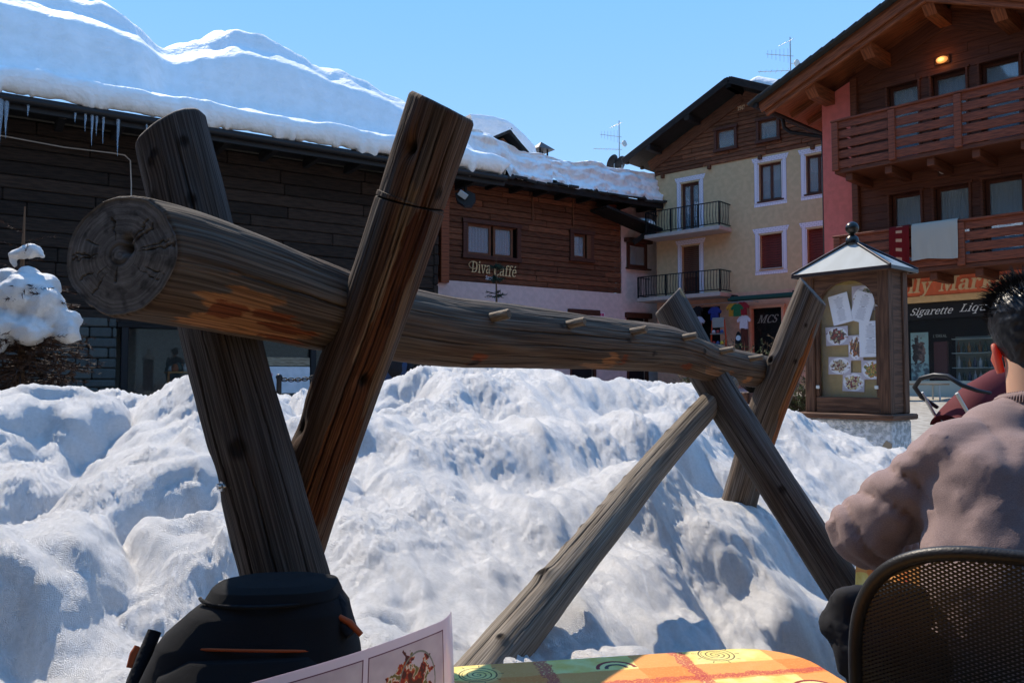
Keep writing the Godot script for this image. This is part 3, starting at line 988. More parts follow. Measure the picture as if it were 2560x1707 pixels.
	for r in rows:
		for k in cols:
			var s := -0.6 + 13.2 * k / (cols - 1.0)
			var tall := curve_at([[-0.6, 1.75], [1.0, 1.5], [2.6, 1.12], [4.6, 1.08], [6.0, 1.2], [8.0, 1.2], [12.6, 1.1]], s) + 0.14 * wob.get_noise_2d(s, 0.0)
			var gap := maxf(0.0, rag.get_noise_2d(s * 0.8, 3.0) - 0.1) * 1.1
			var q3 := Vector3.ZERO
			if r < 34:
				var t := r / 33.0
				var foot := 7.8 + gap * 0.7 * (1.0 - t) + 0.06 * rag.get_noise_2d(s * 3.0, 9.0) * (1.0 - t)
				var round_ := clampf((t - 0.8) / 0.2, 0.0, 1.0)
				var out := 0.95 - 0.5 * t - 0.35 * round_ * round_ + 0.14 * lay.get_noise_2d(s * 0.7, t * 4.0) + 0.09 * rag.get_noise_2d(s * 1.2, t * 2.5)
				out -= gap * 0.35 * (1.0 - t)
				# ledges where layers of snow meet
				out += 0.05 * sin((t * tall + 0.12 * wob.get_noise_2d(s * 1.5, 5.0)) * 14.0)
				q3 = Vector3(s, lerpf(foot, 7.8 + tall, sin(t * PI * 0.5) if t > 0.5 else t * 1.4142), out)
			else:
				var t := (r - 33.0) / (rows - 34.0)
				var pp := 7.0 * pow(t, 1.2)
				q3 = Vector3(s, 7.8 + tall + (0.13 if s < 5.0 else lerpf(0.13, 0.22, clampf(s - 5.0, 0.0, 1.0))) * pp + 0.004 * pp * pp + 0.16 * wob.get_noise_2d(s * 0.8, pp), 0.1 - pp)
			p.append(b.transform * q3)
	g.sheet(p, cols)
	solo("roof_snow", g, M.roof_snow, Vector3.ZERO, "layered slab of snow, broken at its front, on the cafe roof", "snow", "", "stuff")
	var dg := Geo.new()
	var dq := PackedVector3Array()
	for r in 26:
		for k in 60:
			var t := k / 59.0
			var x := lerpf(2.15, 4.95, t)
			var y0 := lerpf(9.78, 10.48, (x - 2.4) / 1.34) if x < 3.74 else lerpf(10.48, 9.7, (x - 3.74) / 0.9)
			var top := 10.42 + 0.78 * sqrt(maxf(0.0, 1.0 - pow((x - 3.1) / 1.95, 2.0))) - 0.32 * smoothstep(3.4, 5.0, x) + 0.04 * wob.get_noise_2d(x * 2.0, 1.0)
			top = maxf(top - 0.3, y0 + 0.05)
			var a := r / 25.0
			var zz := dz + 0.45
			if a < 0.45:
				var q2 := a / 0.45
				dq.append(b.transform * Vector3(x, lerpf(maxf(y0 - 0.02, 8.9), top, sin(q2 * PI * 0.5)), zz - 0.25 * q2 * q2 + 0.04 * lay.get_noise_2d(x, q2 * 3.0)))
			else:
				var q2 := (a - 0.45) / 0.55
				dq.append(b.transform * Vector3(x, top + 0.05 * q2 - 0.5 * q2 * q2, zz - 0.25 - 3.2 * q2))
	dg.sheet(dq, 60)
	solo("roof_snow", dg, M.roof_snow, Vector3.ZERO, "rounded cap of snow over the small dormer", "snow", "", "stuff")
	var lsn := Geo.new()
	lsn.lathe(Vector3.ZERO, PackedVector2Array([Vector2(0.5, -0.02), Vector2(0.48, 0.08), Vector2(0.36, 0.18), Vector2(0.16, 0.24), Vector2(0.001, 0.25)]), 18)
	solo("roof_snow", lsn, M.roof_snow, b.transform * Vector3(8.0, 6.98, 0.42), "small leftover heap of snow on the lean-to roof by the balcony", "snow")
	antenna(b.transform * Vector3(9.9, 9.7, -3.0), 2.45, "television aerial with a pale dish above the cafe roof", 0.4)
	for k in 2:
		dish(b.transform * Vector3(9.4 + k * 0.42, 10.2, -2.75), 0.36, "dark round satellite dish, %s of the pair above the cafe roof" % ["left", "right"][k])

func antenna(foot: Vector3, tall: float, label: String, turn: float) -> void:
	var a := thing("aerial", foot, turn, label, "aerial")
	var g := Geo.new()
	g.rod(Vector3.ZERO, Vector3(0, tall, 0), 0.028, 8, 0.02)
	part(a, "mast", g, M.zinc)
	for k in 3:
		var y: float = tall * [0.95, 0.72, 0.5][k]
		var q := Geo.new()
		var l: float = [0.5, 0.9, 1.1][k]
		var dirx := Vector3(cos(k * 0.6 + 2.6), 0.0 if k else -0.5, sin(k * 0.6 + 2.6) * 0.4).normalized()
		q.rod(Vector3(0, y, 0) - dirx * 0.12, Vector3(0, y, 0) + dirx * l, 0.011, 6)
		var side := dirx.cross(Vector3.UP if k != 1 else Vector3.RIGHT).normalized()
		for e in 6:
			var c := Vector3(0, y, 0) + dirx * (l * (e + 0.6) / 6.0)
			q.rod(c - side * (0.26 - 0.025 * e), c + side * (0.26 - 0.025 * e), 0.006, 5)
		part(a, "antenna_arm", q, M.zinc)
	var d := Geo.new()
	d.rod(Vector3(0, tall * 0.6, 0), Vector3(0.45, tall * 0.61, 0), 0.012, 6)
	d.lathe(Vector3.ZERO, PackedVector2Array([Vector2(0.001, 0), Vector2(0.1, 0.01), Vector2(0.16, 0.04)]), 16)
	var m := Geo.new()
	m.tube(PackedVector3Array([Vector3(0.22, tall * 0.61, 0.0), Vector3(0.24, tall * 0.61, 0.05)]), PackedFloat32Array([0.13, 0.14]), 16)
	m.rod(Vector3(0, tall * 0.61, 0), Vector3(0.42, tall * 0.6, 0.02), 0.012, 6)
	part(a, "small_dish", m, M.dish)

func dish(where: Vector3, r: float, label: String) -> void:
	var a := thing("satellite_dish", where, 0.6, label, "dish", "satellite dishes on the roofs")
	var g := Geo.new()
	g.lathe(Vector3.ZERO, PackedVector2Array([Vector2(0.001, 0), Vector2(r * 0.5, r * 0.06), Vector2(r * 0.85, r * 0.19), Vector2(r, r * 0.28), Vector2(r * 0.98, r * 0.31), Vector2(r * 0.5, r * 0.1), Vector2(0.001, r * 0.04)]), 24)
	var o := part(a, "reflector", g, M.gutter)
	o.rotation = Vector3(-1.1, 0.3, 0)
	var b := Geo.new()
	b.rod(Vector3(0, -r * 1.9, 0), Vector3(0, 0, 0), 0.025, 6)
	part(a, "bracket", b, M.zinc)

# a wall as one part with rectangular openings left free
func holed_wall(parent: Node3D, called: String, u0: float, u1: float, y0: float, y1: float, z: float, thick: float, holes: Array, m: Material) -> void:
	var xs := [u0, u1]
	for h: Rect2 in holes:
		for x: float in [h.position.x, h.end.x]:
			if x > u0 and x < u1 and not xs.has(x): xs.append(x)
	xs.sort()
	var g := Geo.new()
	for k in xs.size() - 1:
		var a: float = xs[k]; var b: float = xs[k + 1]
		var mid := (a + b) * 0.5
		var ys := [[y0, y1]]
		for h: Rect2 in holes:
			if h.position.x < mid and h.end.x > mid:
				var next := []
				for s: Array in ys:
					if h.end.y <= s[0] or h.position.y >= s[1]:
						next.append(s)
						continue
					if h.position.y > s[0]: next.append([s[0], h.position.y])
					if h.end.y < s[1]: next.append([h.end.y, s[1]])
				ys = next
		for s: Array in ys:
			g.cube(Vector3(mid, (s[0] + s[1]) * 0.5, z - thick * 0.5), Vector3(b - a, s[1] - s[0], thick))
	part(parent, called, g, m)

func print_texture(kind: String) -> ImageTexture:
	var im: Image
	var ink := Color(0.62, 0.6, 0.68)
	var white := Color(0.9, 0.88, 0.9)
	if kind == "lintel":
		im = Image.create(256, 48, false, Image.FORMAT_RGBA8)
		im.fill(white)
		for r in 4:
			im.fill_rect(Rect2i(0, r * 16, 256, 2), ink)
			for k in 10:
				im.fill_rect(Rect2i(k * 28 + (14 if r % 2 else 0), r * 16, 2, 16), ink)
	else:
		im = Image.create(32, 256, false, Image.FORMAT_RGBA8)
		im.fill(white)
		im.fill_rect(Rect2i(0, 0, 3, 256), ink)
		im.fill_rect(Rect2i(29, 0, 3, 256), ink)
		for k in 16:
			for y in 16:
				var w := 7.0 * absf(sin(PI * y / 16.0))
				im.set_pixel(clampi(int(16 - w), 0, 31), k * 16 + y, ink)
				im.set_pixel(clampi(int(16 + w), 0, 31), k * 16 + y, ink)
				im.set_pixel(clampi(int(17 + w), 0, 31), k * 16 + y, ink)
	return ImageTexture.create_from_image(im)

# painted surround: a flared head, two jambs, a sill band
func surround(parent: Node3D, u0: float, u1: float, y0: float, y1: float, sill: bool) -> void:
	var g := Geo.new()
	var hh := 0.17; var jw := 0.17
	g.slab(Transform3D(), PackedVector2Array([Vector2(u0 - jw - 0.02, y1 + 0.06), Vector2(u1 + jw + 0.02, y1 + 0.06), Vector2(u1 + jw + 0.09, y1 + 0.06 + hh), Vector2(u0 - jw - 0.09, y1 + 0.06 + hh)]), 0.0, 0.012)
	for k in g.t.size():
		g.t[k] = Vector2((g.v[k].x - u0 + jw) / (u1 - u0 + jw * 2.0), 1.0 - (g.v[k].y - y1 - 0.06) / hh)
	part(parent, "painted_lintel", g, M.lintel_print)
	for s in 2:
		var j := Geo.new()
		var x := u0 - jw if s == 0 else u1 + 0.04
		j.cube(Vector3(x + 0.065, (y0 + y1) * 0.5, 0.005), Vector3(0.13, y1 - y0 + 0.11, 0.01))
		for k in j.t.size():
			j.t[k] = Vector2((j.v[k].x - x) / 0.13, 1.0 - (j.v[k].y - y0) / (y1 - y0))
		part(parent, "painted_jamb", j, M.jamb_print)
	if sill:
		var b := Geo.new()
		b.cube(Vector3((u0 + u1) * 0.5, y0 - 0.13, 0.006), Vector3(u1 - u0 + jw * 2.1, 0.12, 0.012))
		for k in b.t.size():
			b.t[k] = Vector2((b.v[k].x - u0) / (u1 - u0), (b.v[k].y - y0) * 3.0)
		part(parent, "painted_sill", b, M.lintel_print)
	for s: float in [-1.0, 1.0]:
		var rv := Geo.new()
		rv.cube(Vector3((u0 + u1) * 0.5 + s * ((u1 - u0) * 0.5 + 0.02), (y0 + y1) * 0.5, -0.012), Vector3(0.04, y1 - y0, 0.04))
		part(parent, "reveal", rv, M.trim_white)

func iron_balcony(parent: Node3D, u0: float, u1: float, floor_y: float, deep: float, rail: float) -> void:
	var s := Geo.new()
	s.cube(Vector3((u0 + u1) * 0.5, floor_y - 0.07, deep * 0.5 + 0.03), Vector3(u1 - u0, 0.14, deep + 0.06), 0.012)
	part(parent, "balcony_slab", s, M.slab_grey)
	var r := Geo.new()
	for y: float in [floor_y + 0.08, floor_y + rail]:
		r.bar(Vector3(u0 + 0.04, y, deep), Vector3(u1 - 0.04, y, deep), 0.04, 0.03)
		for x: float in [u0 + 0.04, u1 - 0.04]:
			r.bar(Vector3(x, y, 0.02), Vector3(x, y, deep - 0.022), 0.04, 0.03)
	part(parent, "balcony_rail", r, M.black_iron)
	var posts := [u0 + 0.04, u0 + (u1 - u0) * 0.36, u0 + (u1 - u0) * 0.72, u1 - 0.04]
	for x: float in posts:
		var g := Geo.new()
		g.cube(Vector3(0, rail * 0.5, 0), Vector3(0.045, rail, 0.045))
		part(parent, "baluster_post", g, M.black_iron, Vector3(x, floor_y, deep))
	var one := Geo.new()
	one.tube(PackedVector3Array([Vector3(0, 0.09, 0), Vector3(0, rail * 0.45, 0.035), Vector3(0, rail - 0.015, 0)]), PackedFloat32Array([0.011]), 5)
	var shared := one.mesh()
	var n := int((u1 - u0) / 0.115)
	for k in n - 1:
		part(parent, "baluster", shared, M.black_iron, Vector3(u0 + 0.04 + (u1 - u0 - 0.08) * (k + 1.0) / n, floor_y, deep))
	for k in 6:
		for x: float in [u0 + 0.04, u1 - 0.04]:
			part(parent, "baluster", shared, M.black_iron, Vector3(x, floor_y, 0.1 + k * (deep - 0.1) / 6.0))

func build_beige_house() -> void:
	var m := mat("lintel_print", Color.WHITE, 0.85)
	m.albedo_texture = print_texture("lintel")
	m = mat("jamb_print", Color.WHITE, 0.85)
	m.albedo_texture = print_texture("jamb")
	var b := house("cream_house", 6.03, 29.7, -42.2, "tall cream house with white painted window surrounds and iron balconies")
	var wins := [Rect2(3.13, 7.28, 0.79, 1.25), Rect2(4.75, 7.28, 0.79, 1.25)]
	var shut := [Rect2(3.13, 4.98, 0.77, 1.15), Rect2(4.75, 4.98, 0.77, 1.15)]
	var doors := [Rect2(0.13, 6.45, 0.73, 1.91), Rect2(0.14, 4.22, 0.7, 1.85)]
	var attic := [Rect2(1.54, 9.25, 0.83, 0.8), Rect2(3.11, 9.25, 0.8, 0.8)]
	var entry := Rect2(0.28, 0.8, 1.34, 3.05)
	var shopw := Rect2(2.74, 1.5, 1.2, 2.23)
	holed_wall(b, "upper_wall", -0.92, 6.4, 4.25, 8.84, 0.0, 0.28, wins + shut + doors, M.cream_plaster)
	holed_wall(b, "lower_wall", -0.92, 6.4, 0.5, 4.25, 0.0, 0.28, [entry, shopw], M.rose_plaster)
	var side := Geo.new()
	side.cube(Vector3(-0.78, 4.9, -4.3), Vector3(0.28, 8.8, 8.0))
	side.cube(Vector3(6.26, 4.9, -4.3), Vector3(0.28, 8.8, 8.0))
	part(b, "side_wall", side, M.cream_plaster)
	var inner := Geo.new()
	inner.cube(Vector3(2.74, 4.9, -2.6), Vector3(6.7, 8.6, 0.1))
	part(b, "inner_wall", inner, M.dark_inside)
	# boarded gable
	var slope := 0.471
	var ridge_u := 2.6; var ridge_y := 11.1
	plank_wall(b, -0.95, 6.45, 8.82, 11.2, 0.04, 0.15, "gable_wood", attic, 0.1, Vector2(1.0, 2.8), "plank", Vector3(ridge_u, ridge_y, slope))
	for s: float in [-1.0, 1.0]:
		var rk := Geo.new()
		rk.bar(Vector3(2.6, 10.98, 0.07), Vector3(2.6 + s * 3.75, 10.98 - 3.75 * slope, 0.07), 0.04, 0.4, 0.006)
		part(b, "raking_board", rk, M.gable_wood1)
	var gb := Geo.new()
	gb.slab(Transform3D(), PackedVector2Array([Vector2(-0.9, 8.84), Vector2(6.4, 8.84), Vector2(6.4, 9.25), Vector2(2.6, 11.05), Vector2(-0.9, 9.4)]), -0.8, -0.72)
	part(b, "gable_backing", gb, M.dark_inside)
	for x: float in [-0.6, 1.3, 3.2, 5.0]:
		var g := Geo.new()
		g.cube(Vector3(x, 8.76, 0.06), Vector3(0.12, 0.14, 0.12), 0.01)
		part(b, "beam_end", g, M.gable_wood1)
	for r: Rect2 in attic:
		var g := Geo.new()
		for s: float in [-1.0, 1.0]:
			g.cube(Vector3(s * (r.size.x * 0.5 - 0.03), 0, 0), Vector3(0.1, r.size.y, 0.12), 0.01)
			g.cube(Vector3(0, s * (r.size.y * 0.5 - 0.02), 0.01), Vector3(r.size.x + 0.1, 0.1, 0.15), 0.01)
		part(b, "window_surround", g, M.old_frame, Vector3(r.get_center().x, r.get_center().y, 0.06))
		window(b, r.position.x + 0.06, r.end.x - 0.06, r.position.y + 0.05, r.end.y - 0.05, 0.06, M.frame_wood, 1, 0.0, 0.07, 0.0, 0.06)
	for r: Rect2 in wins:
		window(b, r.position.x, r.end.x, r.position.y, r.end.y, 0.0, M.old_frame, 2, 0.45, 0.07, 0.03, 0.14)
		surround(b, r.position.x, r.end.x, r.position.y, r.end.y, true)
	for r: Rect2 in shut:
		var g := Geo.new()
		for k in 14:
			g.cube(Vector3(0, r.size.y * (k / 14.0 - 0.42), 0), Vector3(r.size.x, r.size.y / 14.0 - 0.006, 0.03), 0.008)
		part(b, "roller_shutter", g, M.shutter_red, Vector3(r.get_center().x, r.get_center().y, -0.16))
		var sl := Geo.new()
		sl.cube(Vector3(r.get_center().x, r.position.y - 0.01, -0.06), Vector3(r.size.x, 0.04, 0.22), 0.008)
		part(b, "sill", sl, M.slab_grey)
		surround(b, r.position.x, r.end.x, r.position.y, r.end.y, true)
	window(b, 0.13, 0.86, 6.45, 8.36, 0.0, M.old_frame, 2, 0.3, 0.09, 0.0, 0.14, "balcony_door")
	surround(b, 0.13, 0.86, 6.55, 8.36, false)
	var bd := Geo.new()
	for k in 16:
		bd.cube(Vector3(0.49, 6.02 - k * 0.07, -0.14), Vector3(0.7, 0.064, 0.03), 0.008)
	part(b, "roller_shutter", bd, M.shutter_brown)
	var bd2 := Geo.new()
	bd2.cube(Vector3(0.49, 4.6, -0.2), Vector3(0.7, 0.8, 0.04))
	part(b, "balcony_door", bd2, M.old_frame)
	surround(b, 0.14, 0.84, 4.3, 6.07, false)
	iron_balcony(b, -0.9, 2.1, 6.5, 0.8, 0.82)
	iron_balcony(b, -1.25, 2.1, 4.24, 0.8, 0.76)
	# roof: dark boards, wide verges, purlin ends, edge of snow
	var rf := Geo.new()
	for s: float in [-1.0, 1.0]:
		var a := Vector3(2.5, 11.42, -3.7)
		var e := Vector3(2.5 + s * 4.3, 11.42 - 4.3 * slope, -3.7)
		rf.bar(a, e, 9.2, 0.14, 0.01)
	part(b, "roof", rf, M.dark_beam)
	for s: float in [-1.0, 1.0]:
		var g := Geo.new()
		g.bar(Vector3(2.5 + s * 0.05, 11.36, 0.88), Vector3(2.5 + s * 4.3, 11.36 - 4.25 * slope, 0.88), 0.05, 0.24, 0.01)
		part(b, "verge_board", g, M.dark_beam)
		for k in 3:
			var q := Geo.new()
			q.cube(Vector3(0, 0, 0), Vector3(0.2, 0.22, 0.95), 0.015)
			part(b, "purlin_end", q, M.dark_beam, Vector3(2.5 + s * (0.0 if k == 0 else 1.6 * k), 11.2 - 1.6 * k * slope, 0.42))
	for k in 9:
		var g := Geo.new()
		g.cube(Vector3.ZERO, Vector3(0.12, 0.1, 0.12), 0.01)
		part(b, "rafter_tail", g, M.dark_beam, Vector3(-1.72, 9.33, 0.7 - k * 1.0))
	var sn := Geo.new()
	var p := PackedVector3Array()
	var wob := noise(81, 0.6, 3)
	for r in 14:
		for k in 60:
			var t := k / 59.0
			var x := lerpf(3.0, 6.6, t)
			var y0 := 11.5 - (x - 2.5) * slope
			var a := r / 13.0
			var thick := 0.34 * smoothstep(0.0, 0.12, t) + 0.04 * wob.get_noise_2d(x, 0.0)
			if a < 0.4:
				p.append(b.transform * Vector3(x, y0 + thick * sin(a / 0.4 * PI * 0.5), 0.72 - 0.35 * pow(a / 0.4, 2.0)))
			else:
				p.append(b.transform * Vector3(x, y0 + thick + 0.05 * wob.get_noise_2d(x, a * 5.0), 0.37 - 8.0 * (a - 0.4) / 0.6))
	sn.sheet(p, 60)
	solo("roof_snow", sn, M.roof_snow, Vector3.ZERO, "smooth snow on the right slope of the cream house roof", "snow", "", "stuff")
	letters(b, "lettering", "1947", Vector3(2.42, 10.6, 0.07), 0.15, M.letter_cream, 0.0, false, true, 0.01, 0.0, 0.26)
	# ground floor: shop door, shop window, green blind
	var en := Geo.new()
	en.cube(Vector3(2.7, 2.4, -1.2), Vector3(6.6, 3.7, 0.06))
	en.cube(Vector3(2.7, 4.15, -1.4), Vector3(6.6, 0.1, 2.2))
	part(b, "entrance", en, M.dark_inside)
	var fr := Geo.new()
	for s: float in [-1.0, 1.0]:
		fr.cube(Vector3(3.34 + s * 0.57, 2.6, 0.0), Vector3(0.09, 2.3, 0.16), 0.01)
	fr.cube(Vector3(3.34, 3.72, 0.01), Vector3(1.32, 0.1, 0.18), 0.01)
	var sw := part(b, "shop_window", fr, M.rose_plaster)
	var gl := Geo.new()
	gl.cube(Vector3(3.34, 2.6, -0.06), Vector3(1.05, 2.15, 0.012))
	part(sw, "pane", gl, M.shop_glass)
	letters(sw, "lettering", "MCS", Vector3(2.98, 3.3, -0.03), 0.26, M.letter_grey, 0.45, false, true, 0.01, 0.0, 0.75)
	var aw := Geo.new()
	aw.rod(Vector3(2.2, 4.02, 0.3), Vector3(4.5, 4.02, 0.3), 0.08, 12)
	aw.bar(Vector3(2.2, 3.98, 0.42), Vector3(4.5, 3.98, 0.42), 0.3, 0.1, 0.02)
	part(b, "rolled_blind", aw, mat("blind_green", lin(0.012, 0.06, 0.045), 0.8))
	var ab := Geo.new()
	for x: float in [2.25, 4.4]:
		ab.cube(Vector3(x, 4.05, 0.13), Vector3(0.12, 0.22, 0.3), 0.01)
	part(b, "blind_bracket", ab, M.black_iron)
	antenna(b.transform * Vector3(3.8, 10.75, -1.15), 2.35, "tall thin television aerial behind the roof of the wooden chalet", 0.2)

# ---------------------------------------------------------------- wooden chalet with the shop
func build_chalet() -> void:
	var b := house("wooden_chalet", 10.125, 18.7, -47.0, "red brown wooden chalet with balconies, a pink pier and a shop")
	var cols := [[-1.49, -0.76], [-0.47, 0.29], [0.57, 1.37], [1.66, 2.46], [2.75, 3.5]]
	var holes := []
	for c: Array in cols:
		holes.append(Rect2(c[0], 6.4, c[1] - c[0], 1.98))
		holes.append(Rect2(c[0], 3.9, c[1] - c[0], 1.83))
	var pier := Geo.new()
	pier.slab(Transform3D(), PackedVector2Array([Vector2(-3.12, 0.6), Vector2(-2.37, 0.6), Vector2(-2.37, 8.75), Vector2(-3.12, 8.45)]), -6.0, 0.0)
	part(b, "pink_pier", pier, M.pink_plaster)
	var post := Geo.new()
	post.cube(Vector3(-2.28, 6.3, -0.03), Vector3(0.16, 5.0, 0.18), 0.015)
	part(b, "corner_post", post, M.chalet_wood2)
	var slope := 0.42
	plank_wall(b, -2.36, 5.0, 3.74, 9.7, -0.08, 0.2, "chalet_wood", holes, 0.1, Vector2(1.5, 4.0), "plank", Vector3(-0.1, 9.85, slope))
	for s: float in [-1.0, 1.0]:
		var rk := Geo.new()
		rk.bar(Vector3(-0.1, 9.66, -0.055), Vector3(-0.1 + s * 3.0, 9.66 - 3.0 * slope, -0.055), 0.03, 0.44, 0.006)
		part(b, "raking_board", rk, M.chalet_wood1)
	var back := Geo.new()
	back.slab(Transform3D(), PackedVector2Array([Vector2(-2.4, 3.7), Vector2(5, 3.7), Vector2(5, 7.4), Vector2(-0.1, 9.6), Vector2(-2.4, 8.6)]), -1.1, -1.0)
	part(b, "wall_backing", back, M.dark_inside)
	for h: Rect2 in holes:
		var g := Geo.new()
		for s: float in [-1.0, 1.0]:
			g.cube(Vector3(s * (h.size.x * 0.5 + 0.02), 0, 0), Vector3(0.05, h.size.y, 0.2), 0.008)
		g.cube(Vector3(0, h.size.y * 0.5 + 0.02, 0.0), Vector3(h.size.x + 0.16, 0.06, 0.2), 0.008)
		part(b, "window_surround", g, M.chalet_wood0, Vector3(h.get_center().x, h.get_center().y, -0.12))
		window(b, h.position.x, h.end.x, h.position.y, h.end.y, -0.08, M.chalet_wood1, 1, 1.0 if h.position.y < 5.0 or h.position.x < 0.3 else 0.85, 0.08, 0.0, 0.2, "balcony_window")
	# balconies
	for lvl in 2:
		var top: float = 7.4 if lvl == 0 else 4.62
		var fl := Geo.new()
		var boards: int = 5 if lvl == 0 else 4
		var low: float = 0.24 * boards
		fl.cube(Vector3(1.4, top - low + 0.01, 0.58), Vector3(7.3, 0.1, 1.22), 0.01)
		part(b, "balcony_floor", fl, M.chalet_wood1)
		for k in 8:
			var j := Geo.new()
			j.cube(Vector3.ZERO, Vector3(0.16, 0.2, 1.15), 0.015)
			part(b, "balcony_joist", j, M.chalet_wood1, Vector3(-1.95 + k * 0.92, top - low - 0.13, 0.52))
		for k in boards:
			var g := Geo.new()
			g.uo = Vector2(k * 1.7, lvl * 3.1 + k)
			g.cube(Vector3(1.4, top - 0.08 - 0.24 * k, 1.2), Vector3(7.3, 0.185, 0.035), 0.008)
			part(b, "balcony_board", g, M.rail_wood)
			var s := Geo.new()
			s.cube(Vector3.ZERO, Vector3(0.035, 0.185, 1.12), 0.008)
			part(b, "balcony_board", s, M.rail_wood, Vector3(-2.24, top - 0.08 - 0.24 * k, 0.6))
		var hr := Geo.new()
		hr.cube(Vector3(1.4, top + 0.02, 1.2), Vector3(7.4, 0.05, 0.14), 0.01)
		part(b, "handrail", hr, M.rail_wood)
		for x: float in [-2.2, -0.87, 0.52, 1.86, 3.2, 4.6]:
			var g := Geo.new()
			g.cube(Vector3(0, 0, 0), Vector3(0.15, low - 0.04, 0.08), 0.012)
			part(b, "balcony_post", g, M.rail_wood, Vector3(x, top - low * 0.5, 1.24))
	# shop front
	var sg := Geo.new()
	sg.cube(Vector3(1.3, 3.48, -0.1), Vector3(7.3, 0.56, 0.3))
	part(b, "sign_band", sg, M.sign_orange)
	var sc := Geo.new()
	sc.cube(Vector3(1.3, 3.13, -0.09), Vector3(7.3, 0.14, 0.34), 0.01)
	part(b, "cornice", sc, M.sign_cream)
	letters(b, "lettering", "Jolly", Vector3(-1.5, 3.44, 0.065), 0.32, M.letter_cream, 0.2, true, true, 0.03, 0.0, 1.0)
	letters(b, "lettering", "Market", Vector3(-0.37, 3.44, 0.065), 0.33, M.letter_cream, 0.2, true, true, 0.03, 0.0, 1.6)
	var dk := Geo.new()
	dk.cube(Vector3(1.3, 2.86, -0.14), Vector3(7.3, 0.38, 0.05))
	part(b, "dark_sign_board", dk, mat("sign_black", lin(0.01, 0.01, 0.012), 0.5))
	letters(b, "lettering", "Profumi", Vector3(-1.98, 2.84, -0.11), 0.16, M.letter_white, 0.5, false, true, 0.01, 0.0, 0.78)
	letters(b, "lettering", "Sigarette", Vector3(-1.08, 2.85, -0.11), 0.16, M.letter_white, 0.5, false, true, 0.01, 0.0, 0.95)
	letters(b, "lettering", "Liquori", Vector3(0.0, 2.88, -0.11), 0.17, M.letter_white, 0.5, false, true, 0.01, 0.0, 0.95)
	var gl := Geo.new()
	gl.cube(Vector3(1.3, 1.95, -0.2), Vector3(7.3, 1.44, 0.012))
	part(b, "shop_pane", gl, M.shop_glass)
	var base := Geo.new()
	base.cube(Vector3(1.3, 0.95, -0.12), Vector3(7.3, 0.56, 0.3))
	part(b, "shop_plinth", base, mat("plinth", lin(0.42, 0.44, 0.37), 0.6))
	var inn := Geo.new()
	inn.cube(Vector3(1.3, 2.0, -2.4), Vector3(7.3, 2.4, 0.06))
	inn.cube(Vector3(1.3, 3.4, -1.4), Vector3(7.3, 0.5, 2.3))
	inn.cube(Vector3(1.3, 0.7, -1.4), Vector3(7.3, 0.3, 2.3))
	inn.cube(Vector3(-2.32, 2.0, -1.3), Vector3(0.06, 2.6, 2.2))
	inn.cube(Vector3(4.92, 2.0, -1.3), Vector3(0.06, 2.6, 2.2))
	inn.cube(Vector3(1.3, 5.6, -5.5), Vector3(7.3, 10.0, 0.1))
	inn.cube(Vector3(4.94, 5.2, -3.8), Vector3(0.1, 8.6, 3.2))
	part(b, "shop_interior", inn, M.dark_inside)
	var shm := mat("shelf_glass", lin(0.25, 0.32, 0.3), 0.3)
	var bk := Geo.new()
	bk.cube(Vector3(0.3, 1.72, -0.86), Vector3(1.3, 1.1, 0.02))
	part(b, "shelf_back", bk, mat("shelf_back", lin(0.16, 0.22, 0.21), 0.5))
	for y: float in [1.2, 1.53, 1.87, 2.2]:
		var g := Geo.new()
		g.cube(Vector3(0.3, y, -0.68), Vector3(1.25, 0.02, 0.34))
		part(b, "shelf", g, shm)
	var inks := [Color(0.09, 0.05, 0.02), Color(0.3, 0.34, 0.34), Color(0.03, 0.05, 0.03), Color(0.22, 0.12, 0.04), Color(0.35, 0.36, 0.33), Color(0.05, 0.06, 0.09)]
	for sh in 3:
		for k in 10:
			var g := Geo.new()
			var w := rng.randf_range(0.03, 0.042)
			var t := rng.randf_range(0.2, 0.27)
			g.col = inks[rng.randi() % inks.size()]
			g.lathe(Vector3.ZERO, PackedVector2Array([Vector2(0.001, 0), Vector2(w, 0), Vector2(w, t * 0.6), Vector2(w * 0.4, t * 0.74), Vector2(w * 0.36, t), Vector2(0.001, t)]), 10)
			var o := solo("bottle", g, M.bottle if M.has("bottle") else bottle_mat(), b.transform * Vector3(-0.22 + k * 0.115, [1.212, 1.542, 1.882][sh], -0.66), "%s bottle of the row on the %s glass shelf in the shop window" % [["leftmost", "second", "third", "fourth", "fifth", "sixth", "seventh", "eighth", "ninth", "rightmost"][k], ["lowest", "middle", "upper"][sh]], "bottle", "bottles in the shop window")
			o.rotation.y = k
	var ps := Geo.new()
	ps.quad_uv(Vector3(-1.2, 1.22, -0.4), Vector3(-0.8, 1.22, -0.4), Vector3(-0.8, 2.38, -0.4), Vector3(-1.2, 2.38, -0.4))
	ps.cube(Vector3(-1.0, 1.8, -0.415), Vector3(0.4, 1.16, 0.02))
	var pm := mat("poster_print", Color.WHITE, 0.5)
	pm.albedo_texture = poster_texture()
	part(b, "poster", ps, pm)
	letters(b, "lettering", "ARMANI", Vector3(-1.14, 2.3, -0.395), 0.07, M.letter_grey, 0.0, false, true, 0.004, 0.0, 0.28)
	letters(b, "lettering", "L'OREAL", Vector3(-0.68, 2.28, -0.395), 0.07, M.letter_grey, 0.0, false, false, 0.004, 0.0, 0.3)
	var rd := Geo.new()
	rd.cube(Vector3(-0.55, 1.7, -0.5), Vector3(0.3, 0.9, 0.1), 0.01)
	part(b, "display_stand", rd, mat("display_red", lin(0.06, 0.015, 0.015), 0.6))
	# roof
	var rf := Geo.new()
